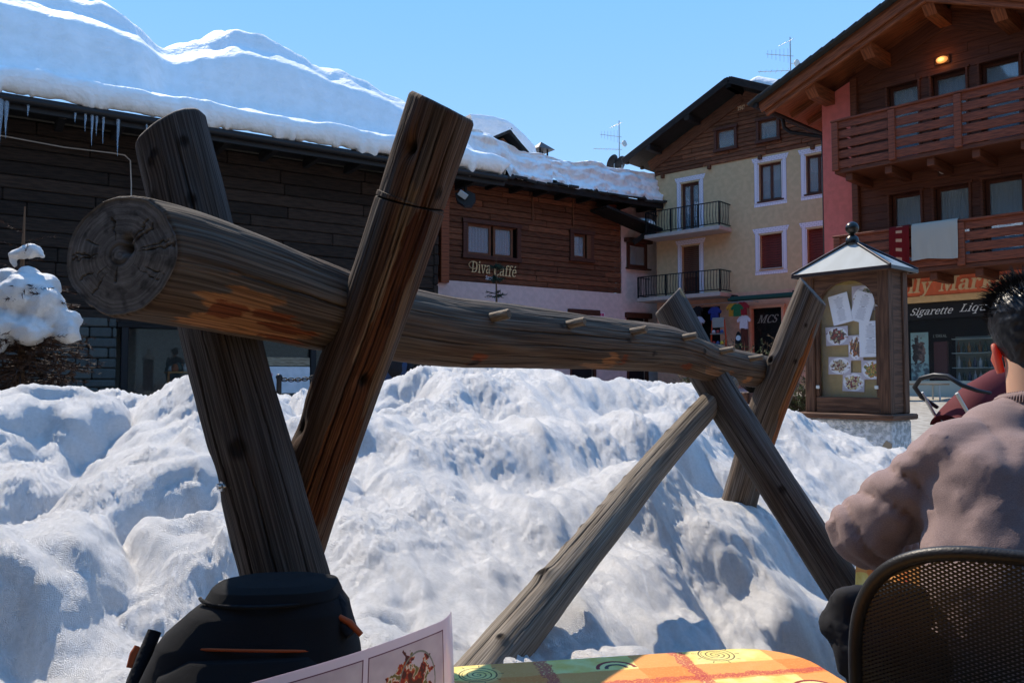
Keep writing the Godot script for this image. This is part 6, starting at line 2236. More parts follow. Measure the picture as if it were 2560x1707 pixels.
	var ch := thing("chain", Vector3(posts[0].x, ground_y(7.0), -7.0), 0.0, "black iron chain hanging between two posts behind the snow", "chain")
	var n := 24
	for k in n:
		var t := (k + 0.5) / n
		var a: Vector3 = posts[0].lerp(posts[1], t - 0.5 / n) - Vector3(0, 0.1 * sin(PI * (t - 0.5 / n)), 0)
		var b: Vector3 = posts[0].lerp(posts[1], t + 0.5 / n) - Vector3(0, 0.1 * sin(PI * (t + 0.5 / n)), 0)
		var x := (b - a).normalized()
		var y := (Vector3.UP if k % 2 else Vector3(0, 0, 1))
		y = (y - x * y.dot(x)).normalized()
		var ring := PackedVector3Array()
		for z in 17:
			var w := TAU * z / 16.0
			ring.append(x * cos(w) * 0.026 + y * sin(w) * 0.015)
		var g := Geo.new()
		g.tube(ring, PackedFloat32Array([0.0055]), 6, false)
		part(ch, "link", g, M.black_iron, (a + b) * 0.5 - ch.position)
	for k in 3:
		var q := spot([1032.0, 1048.0, 1064.0][k], 940, 12.0)
		var t := thing("barrier_post", Vector3(q.x, ground_y(12.0), -12.0), 0.0, "%s of the three slim black posts just right of the standing person's legs" % ["leftmost", "middle", "rightmost"][k], "post", "slim posts behind the snow")
		var w: float = [0.022, 0.008, 0.03][k]
		var g := Geo.new()
		g.cube(Vector3(0, 0.5, 0), Vector3(w, 1.0, w), 0.002)
		part(t, "shaft", g, M.black_iron)
		var c := Geo.new()
		c.cube(Vector3(0, 1.005, 0), Vector3(w * 1.5, 0.014, w * 1.5), 0.002)
		part(t, "cap", c, M.black_iron)

# clothes and boards outside the clothes shop, in the cream house's own frame
func build_shop_things() -> void:
	var base := Transform3D(Basis(Vector3.UP, deg_to_rad(-42.2)), Vector3(6.03, 0, -29.7))
	var tee := PackedVector2Array([Vector2(-0.32, -0.5), Vector2(0.32, -0.5), Vector2(0.3, 0.1), Vector2(0.46, -0.02), Vector2(0.54, 0.14), Vector2(0.3, 0.42), Vector2(0.12, 0.5), Vector2(0.0, 0.44), Vector2(-0.12, 0.5), Vector2(-0.3, 0.42), Vector2(-0.54, 0.14), Vector2(-0.46, -0.02), Vector2(-0.3, 0.1)])
	var wear := [[2.81, 3.19, 0.46, lin(0.78, 0.78, 0.82), "white t-shirt hanging in front of the clothes shop", "t-shirt"], [2.42, 3.62, 0.44, lin(0.6, 0.3, 0.03), "yellow shirt hanging under the green blind", "shirt"], [2.78, 3.64, 0.44, lin(0.3, 0.02, 0.03), "red shirt hanging under the green blind", "shirt"], [2.6, 3.6, 0.42, lin(0.02, 0.16, 0.06), "green shirt between the yellow and red shirts", "shirt"], [1.77, 3.53, 0.46, lin(0.03, 0.05, 0.25), "blue shirt hanging in the shop doorway", "shirt"], [1.12, 3.22, 0.5, lin(0.6, 0.64, 0.75), "pale shirt hanging left in the shop doorway", "shirt"], [1.14, 3.64, 0.36, lin(0.012, 0.012, 0.015), "black shirt above the pale one in the shop doorway", "shirt"], [0.55, 2.9, 0.6, lin(0.4, 0.02, 0.03), "red shirt at the far left of the shop doorway", "shirt"]]
	var rail := thing("clothes_rail", base * Vector3(1.75, 3.85, 0.55), deg_to_rad(-42.2), "thin metal clothes rail under the green blind", "clothes rail")
	var rg := Geo.new()
	rg.rod(Vector3(-1.35, 0.03, 0), Vector3(1.35, 0.03, 0), 0.012, 6)
	part(rail, "bar", rg, M.zinc)
	for x: float in [-1.3, 1.3]:
		var g := Geo.new()
		g.rod(Vector3(x, 0.03, 0), Vector3(x, 0.03, -0.56), 0.012, 6)
		part(rail, "bracket", g, M.zinc)
	for k in wear.size():
		var w: Array = wear[k]
		var g := Geo.new()
		var o := PackedVector2Array()
		for q in tee:
			o.append(q * w[2])
		g.slab(Transform3D(), o, -0.03, 0.03)
		var m := textured(mat("cloth_%d" % k, w[3], 0.9), mottle, fine_h, Vector3(3, 3, 3), 0.8, true)
		var t := thing("hanging_shirt", base * Vector3(w[0], w[1], 0.6 + 0.012 * k), deg_to_rad(-42.2), w[4], w[5], "clothes outside the shop")
		part(t, "cloth", g, m)
		var hg := Geo.new()
		hg.rod(Vector3(0, w[2] * 0.44, 0), Vector3(0, 3.88 - w[1], -0.05), 0.004, 5)
		part(t, "hanger", hg, M.zinc)
	var tr := Geo.new()
	tr.slab(Transform3D(), PackedVector2Array([Vector2(-0.11, 0.0), Vector2(-0.12, -0.75), Vector2(-0.03, -0.75), Vector2(0.0, -0.2), Vector2(0.03, -0.75), Vector2(0.12, -0.75), Vector2(0.11, 0.0)]), -0.04, 0.04)
	solo("hanging_trousers", tr, M.black_plastic, base * Vector3(2.82, 2.98, 0.6), "black trousers hanging below the white t-shirt", "trousers", "clothes outside the shop")
	# upright display frame with orange edges
	var f := thing("display_rack", base * Vector3(1.98, ground_y(28.0), 0.8), deg_to_rad(-42.2), "standing display rack with orange edges outside the clothes shop", "rack")
	for s: float in [-1.0, 1.0]:
		var g := Geo.new()
		g.tube(PackedVector3Array([Vector3(s * 0.27, 0, 0), Vector3(s * 0.27, 1.7, 0), Vector3(s * 0.22, 2.3, 0)]), PackedFloat32Array([0.03, 0.03, 0.02]), 8)
		part(f, "edge", g, M.orange_edge if M.has("orange_edge") else mat("orange_edge", lin(0.45, 0.06, 0.015), 0.5))
	var hp := Geo.new()
	hp.cube(Vector3(0, 2.2, 0.0), Vector3(0.44, 0.34, 0.05), 0.01)
	part(f, "head_board", hp, M.letter_grey)
	for k in 5:
		var g := Geo.new()
		g.cube(Vector3(0, 0.3 + k * 0.38, 0), Vector3(0.5, 0.03, 0.25), 0.005)
		part(f, "shelf", g, M.letter_grey)
	var cols := [lin(0.5, 0.45, 0.05), lin(0.4, 0.42, 0.45), lin(0.25, 0.05, 0.05), lin(0.05, 0.1, 0.25)]
	for k in 12:
		var g := Geo.new()
		g.lathe(Vector3.ZERO, PackedVector2Array([Vector2(0.001, 0), Vector2(0.06, 0), Vector2(0.065, 0.06), Vector2(0.04, 0.11), Vector2(0.001, 0.125)]), 10)
		var m: Material = M["hat_%d" % (k % 4)] if M.has("hat_%d" % (k % 4)) else mat("hat_%d" % (k % 4), cols[k % 4], 0.9)
		solo("knit_hat", g, m, f.transform * Vector3(-0.15 + 0.15 * (k % 3), 0.695 + 0.38 * (k / 3), 0.04), "%s knitted hat on the %s shelf of the display rack" % [["left", "middle", "right"][k % 3], ["second lowest", "third", "fourth", "topmost"][k / 3]], "hat", "hats on the display rack")
	var sk := thing("skateboard", base * Vector3(2.58, 2.42, 0.55), deg_to_rad(-42.2), "dark board with a pale round print beside the black trousers", "board")
	var sg := Geo.new()
	var oval := PackedVector2Array()
	for k in 20:
		oval.append(Vector2(0.12 * cos(TAU * k / 20.0), 0.05 + 0.42 * sin(TAU * k / 20.0)))
	sg.slab(Transform3D(), oval, -0.012, 0.012)
	part(sk, "deck", sg, M.black_plastic)
	var sp := Geo.new()
	sp.lathe(Vector3.ZERO, PackedVector2Array([Vector2(0.001, 0.004), Vector2(0.09, 0.004), Vector2(0.09, 0.0)]), 16)
	var so := part(sk, "round_print", sp, M.letter_white, Vector3(0, 0.25, 0.012))
	so.rotation.x = PI * 0.5

# ---------------------------------------------------------------- the terrace: table, menu, backpack, chair
func cloth_texture() -> ImageTexture:
	# 0.75 m by 0.75 m of printed tablecloth: yellow and orange checks, wine red bands, spiral suns, small rainbows
	var n := 768
	var im := Image.create(n, n, false, Image.FORMAT_RGBA8)
	var f := noise(701, 0.02, 4)
	var f2 := noise(702, 0.16, 3)
	var yellow := Color(0.9, 0.76, 0.38)
	var pale := Color(0.93, 0.86, 0.56)
	var orange := Color(0.88, 0.55, 0.28)
	var wine := Color(0.68, 0.22, 0.2)
	var px := 0.75 / n
	for y in n:
		var b := y * px
		for x in n:
			var a := x * px
			var w := f.get_noise_2d(x, y)
			var w2 := f2.get_noise_2d(x, y)
			var c := yellow.lerp(pale, clampf(0.4 + w, 0.0, 1.0))
			# broad orange bands across and along, wine red on their edges
			var ua := fposmod(a - 0.385 + 0.004 * w, 0.235)
			var ub := fposmod(b - 0.07 + 0.004 * w, 0.235)
			if ua < 0.075 or ub < 0.07:
				c = c.lerp(orange, 0.85 + 0.3 * w2)
			if ua < 0.075 and ub < 0.07:
				c = c.lerp(Color(0.88, 0.45, 0.16), 0.6)
			var rag := 0.006 * w2 + 0.004 * w
			if absf(ua - 0.085 + rag) < 0.011 and w2 > -0.32:
				c = c.lerp(wine, 0.75)
			if absf(ub - 0.055 + rag) < 0.009 and w2 > -0.32:
				c = c.lerp(wine, 0.7)
			c = c.lerp(pale, clampf(w2 * 0.5, 0.0, 0.35))
			# suns
			for s: Array in [[0.535, 0.03, 0.03], [0.123, 0.05, 0.03], [0.3, 0.27, 0.03], [0.56, 0.3, 0.03], [0.08, 0.3, 0.03]]:
				var q := Vector2(a - s[0], (b - s[1]))
				var l := q.length()
				if l < 0.048:
					if l < 0.038: c = c.lerp(pale, 0.35)
					var t := atan2(q.y, q.x) / TAU + 0.5
					var turns: float = l / 0.0085 - t
					var ink := false
					if l < 0.026 and absf(turns - roundf(turns)) * 0.0085 < 0.0009: ink = true
					if absf(l - s[2]) < 0.001: ink = true
					var ray_ := fposmod(t * 9.0, 1.0)
					if l > 0.034 and l < 0.042 and absf(ray_ - 0.5) < 0.03 + 0.0: ink = true
					if ink: c = Color(0.3, 0.26, 0.16)
			for s: Array in [[0.349, 0.062], [0.62, 0.2], [0.15, 0.2]]:
				var l := Vector2(a - s[0], b - s[1]).length()
				if b < s[1] and l < 0.034:
					if l > 0.028: c = wine * 0.8
					elif l > 0.02: c = pale
					elif l > 0.014: c = Color(0.35, 0.27, 0.25)
					c.a = 1.0
			im.set_pixel(x, y, c)
	return ImageTexture.create_from_image(im)

func menu_texture() -> ImageTexture:
	var im := Image.create(640, 440, false, Image.FORMAT_RGBA8)
	im.fill(Color(0.9, 0.83, 0.87))
	var line := Color(0.38, 0.2, 0.28)
	var f := noise(711, 0.02, 4)
	var f2 := noise(712, 0.012, 3)
	for k in 2:
		var r := Rect2i(18 + k * 300, 26, 280, 380)
		if k == 1: r = Rect2i(318, 26, 250, 380)
		im.fill_rect(r.grow(3), line)
		for y in range(r.position.y, r.end.y):
			for x in range(r.position.x, r.end.x):
				var q := Vector2(x - r.get_center().x, y - r.position.y - 170.0)
				var w := f.get_noise_2d(x, y)
				var c := Color(0.84, 0.77, 0.78).lerp(Color(0.78, 0.7, 0.72), clampf(0.5 + f2.get_noise_2d(x, y), 0.0, 1.0))
				if k == 1:
					# glass bowl of red fruit and cream
					var e := Vector2(q.x / 92.0, (q.y - 10.0) / 150.0).length()
					if e + w * 0.35 < 1.0:
						var z := f2.get_noise_2d(x * 2.2 + 300, y * 2.2) + w * 0.6
						if z < -0.22: c = Color(0.3, 0.06, 0.07)
						elif z < 0.0: c = Color(0.62, 0.13, 0.09)
						elif z < 0.12: c = Color(0.75, 0.42, 0.18)
						elif z < 0.3: c = Color(0.88, 0.8, 0.74)
						else: c = Color(0.45, 0.4, 0.2)
						if q.x < -20.0 and q.y > -60.0: c = c.lerp(Color(0.36, 0.12, 0.18), 0.6)
					var ring := absf(Vector2((q.x - 30.0) / 62.0, (q.y + 60.0) / 84.0).length() - 1.0)
					if ring < 0.03 and q.y < 20.0: c = Color(0.5, 0.5, 0.45)
				else:
					var e := Vector2(q.x / 120.0, (q.y - 60.0) / 110.0).length()
					if e + w * 0.3 < 0.8:
						c = Color(0.8, 0.55, 0.3).lerp(Color(0.9, 0.8, 0.65), clampf(0.5 + w * 2.0, 0.0, 1.0))
					var ring := absf(Vector2((q.x - 60.0) / 55.0, (q.y + 10.0) / 74.0).length() - 1.0)
					if ring < 0.03 and q.y < 40.0: c = Color(0.45, 0.5, 0.45)
				im.set_pixel(x, y, c)
	return ImageTexture.create_from_image(im)

func round_rect(w: float, h: float, r: float) -> PackedVector2Array:
	var o := PackedVector2Array()
	for k in 4:
		var c: Vector2 = [Vector2(w - r, h - r), Vector2(r, h - r), Vector2(r, r), Vector2(w - r, r)][k]
		for q in 9:
			var a := PI * 0.5 * (k + q / 8.0)
			o.append(c + Vector2(cos(a), sin(a)) * r)
	return o

func cafe_table(where: Vector3, turn: float, w: float, d: float, label: String, cloth_label: String, cm: Material) -> void:
	# origin: far left corner; x runs along the far edge, z towards the camera
	var t := thing("cafe_table", where, turn, label, "table", "cafe tables")
	var top := Geo.new()
	var lay := Transform3D(Basis(Vector3(1, 0, 0), Vector3(0, 0, 1), Vector3(0, -1, 0)), Vector3(0, 0.73, 0))
	top.slab(lay, round_rect(w, d, 0.1), -0.0, 0.028)
	part(t, "table_top", top, M.bench_wood)
	var col := Geo.new()
	col.lathe(Vector3(w * 0.5, 0, d * 0.5), PackedVector2Array([Vector2(0.001, 0), Vector2(0.22, 0), Vector2(0.22, 0.02), Vector2(0.05, 0.05), Vector2(0.03, 0.08), Vector2(0.03, 0.68), Vector2(0.12, 0.702), Vector2(0.001, 0.702)]), 20)
	part(t, "pedestal", col, M.black_iron)
	# the cloth: flat on top, falling at the edges
	var o := round_rect(w + 0.008, d + 0.008, 0.104)
	var g := Geo.new()
	var rings := [[0.0, 0.0], [0.9, 0.0], [0.985, 0.0], [1.0, -0.004], [1.004, -0.02], [1.008, -0.1], [1.014, -0.2]]
	var c := Vector2((w + 0.008) * 0.5, (d + 0.008) * 0.5)
	var m := o.size()
	for r in rings.size():
		for k in m + 1:
			var q: Vector2 = c + (o[k % m] - c) * rings[r][0]
			var rip: float = 0.012 * sin(k * 1.7) * clampf(-rings[r][1] * 6.0, 0.0, 1.0)
			q += (o[k % m] - c).normalized() * rip
			g.v.append(Vector3(q.x - 0.004, 0.737 + rings[r][1], q.y - 0.004))
			g.t.append((c + (o[k % m] - c) * minf(rings[r][0], 1.0) - (o[k % m] - c).normalized() * rings[r][1]) / 0.75)
			g.c.append(Color.WHITE)
			var out := (o[k % m] - c).normalized()
			g.n.append(Vector3.UP if r < 3 else (Vector3(out.x, 0.7, out.y).normalized() if r == 3 else Vector3(out.x, 0, out.y)))
	for r in rings.size() - 1:
		for k in m:
			var q := r * (m + 1) + k
			g.i.append(q); g.i.append(q + m + 1); g.i.append(q + 1)
			g.i.append(q + 1); g.i.append(q + m + 1); g.i.append(q + m + 2)
	# this order follows the outline, which turns from x to z, so it runs clockwise seen from above
	var cl := solo("tablecloth", g, cm, where, cloth_label, "tablecloth", "printed tablecloths")
	cl.rotation.y = turn

func build_terrace() -> void:
	var cm := mat("printed_cloth", Color.WHITE, 0.7)
	cm.albedo_texture = cloth_texture()
	cm.heightmap_enabled = true
	cm.heightmap_texture = fine_h
	cm.heightmap_scale = 0.03
	cafe_table(Vector3(-0.18, 0, -1.357), atan2(0.184, 0.983), 0.675, 0.8, "small table under a printed cloth, nearest the camera", "yellow and orange checked cloth with spiral suns, nearest the camera", cm)
	cafe_table(Vector3(1.12, 0, -2.78), atan2(0.1, 0.983), 0.8, 0.62, "table in front of the seated person", "orange checked cloth on the table in front of the seated person", cm)
	# menu card standing on the table
	var p := PackedVector3Array()
	var a := Vector3(-0.256, 0.912, -0.8); var b := Vector3(-0.062, 0.924, -1.0)
	var q := Vector3(-0.268, 0.74, -0.775); var e := Vector3(-0.052, 0.74, -0.975)
	for r in 9:
		for k in 33:
			var t := k / 32.0
			var v := r / 8.0
			var lo := q.lerp(e, t); var hi := a.lerp(b, t)
			var bow := Vector3(0.72, 0, 0.69) * (0.012 * sin(PI * t) - 0.03 * pow(maxf(0.0, (t - 0.86) / 0.14), 2.0) * 0.5)
			p.append(lo.lerp(hi, v) + bow)
	var g := Geo.new()
	g.sheet(p, 33)
	var back := PackedVector3Array()
	for k in p.size():
		back.append(p[k] - Vector3(0.72, 0, 0.69) * 0.0012)
	g.sheet(back, 33, 1.0, true)
	var mm := mat("menu_print", Color.WHITE, 0.25)
	mm.albedo_texture = menu_texture()
	mm.clearcoat_enabled = true
	mm.clearcoat = 0.5
	mm.clearcoat_roughness = 0.08
	solo("menu_card", g, mm, Vector3.ZERO, "laminated menu card with framed dessert photos, standing on the table", "menu")
	build_backpack()
	build_chair()
	build_jacket()

# a soft case: rows of [height, half width, half depth, x shift]
func soft_case(rows: Array, power: float, f: FastNoiseLite, amp: float) -> Geo:
	var m := 72
	var p := PackedVector3Array()
	var fine := 6
	for r in (rows.size() - 1) * fine + 1:
		var t := float(r) / fine
		var k := mini(int(t), rows.size() - 2)
		var s := smoothstep(0.0, 1.0, t - k) * 0.5 + (t - k) * 0.5
		var y := lerpf(rows[k][0], rows[k + 1][0], s)
		var w := lerpf(rows[k][1], rows[k + 1][1], s)
		var d := lerpf(rows[k][2], rows[k + 1][2], s)
		var x := lerpf(rows[k][3], rows[k + 1][3], s)
		for j in m + 1:
			var a := -TAU * (j % m) / m
			var c := cos(a); var z := sin(a)
			var o := Vector3(signf(c) * pow(absf(c), 2.0 / power) * w + x, y, signf(z) * pow(absf(z), 2.0 / power) * d)
			p.append(o + Vector3(c, 0, z) * f.get_noise_3dv(o) * amp)
	var g := Geo.new()
	g.sheet(p, m + 1, 4.0)
	return g

func build_backpack() -> void:
	var t := thing("backpack", Vector3(-0.385, 0.47, -1.235), deg_to_rad(6.0), "black camera backpack with orange zip tags, leaning by the front log post", "backpack")
	var nylon := textured(mat("black_nylon", lin(0.0075, 0.008, 0.01), 0.95), null, fine_h, Vector3(3, 3, 1), 0.08)
	var f := noise(721, 6.0, 3)
	part(t, "main_compartment", soft_case([[0.0, 0.001, 0.001, 0.0], [0.0, 0.14, 0.085, 0.0], [0.05, 0.158, 0.1, 0.0], [0.2, 0.165, 0.105, 0.0], [0.3, 0.157, 0.1, 0.005], [0.36, 0.14, 0.092, 0.012], [0.4, 0.112, 0.08, 0.03], [0.418, 0.088, 0.068, 0.04], [0.422, 0.001, 0.001, 0.045]], 3.2, f, 0.008), nylon)
	var lid := part(t, "lid", soft_case([[0.405, 0.001, 0.001, 0.035], [0.405, 0.09, 0.066, 0.035], [0.418, 0.096, 0.072, 0.035], [0.432, 0.088, 0.066, 0.036], [0.438, 0.06, 0.05, 0.036], [0.439, 0.001, 0.001, 0.036]], 3.0, f, 0.004), nylon)
	part(t, "front_pocket", soft_case([[0.02, 0.001, 0.001, 0.0], [0.02, 0.11, 0.03, 0.0], [0.06, 0.128, 0.045, 0.0], [0.25, 0.128, 0.045, 0.005], [0.33, 0.115, 0.035, 0.01], [0.352, 0.08, 0.02, 0.015], [0.354, 0.001, 0.001, 0.015]], 3.4, f, 0.005), nylon, Vector3(0, 0, 0.085))
	var zip := PackedVector3Array()
	for k in 40:
		var a := PI * 0.08 + PI * 0.84 * k / 39.0
		zip.append(Vector3(0.03 - 0.101 * cos(a), 0.418, 0.0 + 0.076 * sin(a)))
	var zg := Geo.new()
	zg.tube(zip, PackedFloat32Array([0.0028]), 6)
	part(lid, "zip", zg, nylon)
	var band := PackedVector3Array()
	for k in 24:
		var u := k / 23.0
		band.append(Vector3(-0.06 + 0.16 * u, 0.37 - 0.012 * u * u - 0.004 * (1.0 - u), 0.094 - 0.012 * pow(u * 2.0 - 1.0, 2.0)))
	var bg := Geo.new()
	bg.tube(band, PackedFloat32Array([0.0022]), 6)
	part(t, "orange_piping", bg, mat("orange_cord", lin(0.32, 0.06, 0.012), 0.7))
	for k: Array in [[Vector3(-0.135, 0.37, 0.075), Vector3(-0.142, 0.345, 0.085)], [Vector3(0.133, 0.395, 0.05), Vector3(0.165, 0.37, 0.055)]]:
		var g := Geo.new()
		g.tube(PackedVector3Array([k[0], k[0].lerp(k[1], 0.5) + Vector3(0, 0.004, 0), k[1]]), PackedFloat32Array([0.004, 0.005, 0.004]), 6)
		part(t, "zip_tag", g, M.orange_cord)
	var st := Geo.new()
	st.tube(PackedVector3Array([Vector3(-0.145, 0.36, -0.03), Vector3(-0.162, 0.3, 0.0), Vector3(-0.165, 0.25, 0.05), Vector3(-0.172, 0.215, 0.08), Vector3(-0.186, 0.19, 0.09), Vector3(-0.2, 0.13, 0.08)]), PackedFloat32Array([0.01, 0.011, 0.011, 0.011, 0.01, 0.008]), 8)
	part(t, "shoulder_strap", st, nylon)
	var hl := Geo.new()
	hl.tube(PackedVector3Array([Vector3(0.09, 0.415, -0.02), Vector3(0.115, 0.425, 0.0), Vector3(0.135, 0.405, 0.03), Vector3(0.14, 0.38, 0.05), Vector3(0.15, 0.37, 0.055)]), PackedFloat32Array([0.008]), 8)
	part(t, "grab_loop", hl, nylon)

func build_chair() -> void:
	# faces away to the right; its mesh back is towards the camera
	var t := thing("mesh_chair", Vector3(0.832, 0.008, -1.36), 0.0, "black metal chair with a rounded back of open mesh, at the right edge", "chair")
	t.transform.basis = Basis(Vector3(0.815, 0, 0.58), Vector3.UP, Vector3(-0.58, 0, 0.815))   # x along the back, z behind it
	var iron := textured(mat("chair_metal", lin(0.02, 0.018, 0.017), 0.42, 0.3), null, fine_h, Vector3(6, 6, 1), 0.02)
	var half := 0.255
	var rim := PackedVector3Array()
	for k in 61:
		var a := PI * k / 60.0
		var x := -half * signf(cos(a)) * pow(absf(cos(a)), 0.72)
		var y := 0.655 + 0.268 * pow(sin(a), 0.66)
		rim.append(chair_back(x, y))
	rim.insert(0, chair_back(-half + 0.012, 0.44))
	rim.insert(1, chair_back(-half + 0.003, 0.55))
	rim.append(chair_back(half - 0.003, 0.55))
	rim.append(chair_back(half - 0.012, 0.44))
	var rg := Geo.new()
	rg.tube(rim, PackedFloat32Array([0.0125]), 14)
	part(t, "back_frame", rg, iron)
	# expanded metal: two sets of slanting strips, stopped at the frame
	var mesh := Geo.new()
	var pitch := 0.0125
	for dir_: float in [-1.0, 1.0]:
		for k in range(-70, 71):
			var run := PackedVector3Array()
			for s in 90:
				var y := 0.44 + 0.47 * s / 89.0
				var x := k * pitch + dir_ * (y - 0.65) * 1.75
				var inside := absf(x) < half - 0.006 and y > 0.45
				if inside and y > 0.655:
					var u := pow(absf(x) / half, 1.0 / 0.72)
					var v := pow((y - 0.655) / 0.262, 1.0 / 0.66)
					inside = u * u + v * v < 0.97
				if inside:
					run.append(chair_back(x, y) + Vector3(0, 0, 0.0012 * dir_))
				elif run.size() > 1:
					strip(mesh, run)
					run = PackedVector3Array()
				else:
					run = PackedVector3Array()
			if run.size() > 1:
				strip(mesh, run)
	part(t, "back_mesh", mesh, iron)
	var sr := PackedVector3Array()
	for k in 49:
		var a := TAU * k / 48.0
		sr.append(Vector3(0.25 * signf(cos(a)) * pow(absf(cos(a)), 0.5), 0.45, -0.235 + 0.225 * signf(sin(a)) * pow(absf(sin(a)), 0.5)))
	var sg := Geo.new()
	sg.tube(sr, PackedFloat32Array([0.011]), 10, false)
	part(t, "seat_frame", sg, iron)
	var sm := Geo.new()
	for dir_: float in [-1.0, 1.0]:
		for k in range(-40, 41):
			var run := PackedVector3Array()
			for s in 30:
				var z := -0.455 + 0.44 * s / 29.0
				var x := k * 0.0135 + dir_ * (z + 0.235) * 1.75
				if absf(x) < 0.242:
					run.append(Vector3(x, 0.45 - 0.012 * cos(x * 5.0) + 0.0012 * dir_, z))
			if run.size() > 1:
				strip(sm, run, Vector3.UP)
	part(t, "seat_mesh", sm, iron)
	for x: float in [-0.235, 0.235]:
		for z: float in [-0.43, -0.03]:
			var g := Geo.new()
			g.tube(PackedVector3Array([Vector3(x, 0.45, z), Vector3(x * 1.04, 0.2, z + (0.02 if z > -0.1 else -0.01)), Vector3(x * 1.08, 0.005, z + (0.05 if z > -0.1 else -0.02))]), PackedFloat32Array([0.0115]), 10)
			part(t, "leg", g, iron)
		var ar := Geo.new()
		ar.tube(PackedVector3Array([Vector3(x * 1.07, 0.68, 0.02), Vector3(x * 1.1, 0.67, -0.1), Vector3(x * 1.1, 0.66, -0.3), Vector3(x * 1.08, 0.62, -0.37), Vector3(x, 0.45, -0.4)]), PackedFloat32Array([0.011]), 10)
		part(t, "armrest", ar, iron)

func chair_back(x: float, y: float) -> Vector3:
	return Vector3(x, y, 0.02 + 0.1 * (y - 0.45) - 0.045 * (x * x) / 0.065 + 0.03)

func strip(g: Geo, run: PackedVector3Array, face := Vector3(0, 0, 1)) -> void:
	# a flat ribbon of metal 3.2 mm wide and 1 mm thick
	var keep := PackedVector3Array([run[0]])
	for k in range(4, run.size() - 2, 4):
		keep.append(run[k])
	keep.append(run[-1])
	for k in keep.size() - 1:
		g.bar(keep[k], keep[k + 1], 0.0011, 0.0034, 0.0, (keep[k + 1] - keep[k]).cross(face).normalized())

func build_jacket() -> void:
	var t := thing("black_jacket", Vector3(0.685, -0.04, -1.6), 0.0, "black jacket hanging over the side of the mesh chair", "jacket")
	var f := noise(731, 5.0, 3)
	var caps := [[Vector3(-0.03, 0.815, 0.0), Vector3(0.05, 0.82, 0.02), 0.025, 0.025], [Vector3(-0.03, 0.81, 0.0), Vector3(0.0, 0.62, 0.02), 0.035, 0.055], [Vector3(0.0, 0.62, 0.02), Vector3(-0.03, 0.3, 0.02), 0.06, 0.07], [Vector3(0.05, 0.82, 0.02), Vector3(0.05, 0.5, 0.04), 0.03, 0.05], [Vector3(0.06, 0.5, 0.04), Vector3(0.04, 0.16, 0.02), 0.06, 0.08], [Vector3(0.12, 0.7, -0.02), Vector3(0.12, 0.25, -0.02), 0.05, 0.07]]
	part(t, "cloth", blob_mesh(caps, 0.05, Vector3(-0.2, 0.0, -0.2), Vector3(0.3, 0.95, 0.2), 0.014, f, 0.05, []), mat("black_cloth", lin(0.008, 0.008, 0.011), 0.85))
	var g := Geo.new()
	g.tube(PackedVector3Array([Vector3(-0.055, 0.825, 0.02), Vector3(-0.03, 0.838, 0.026), Vector3(0.0, 0.85, 0.02)]), PackedFloat32Array([0.006, 0.008, 0.004]), 8)
	part(t, "pale_lining", g, M.letter_grey)

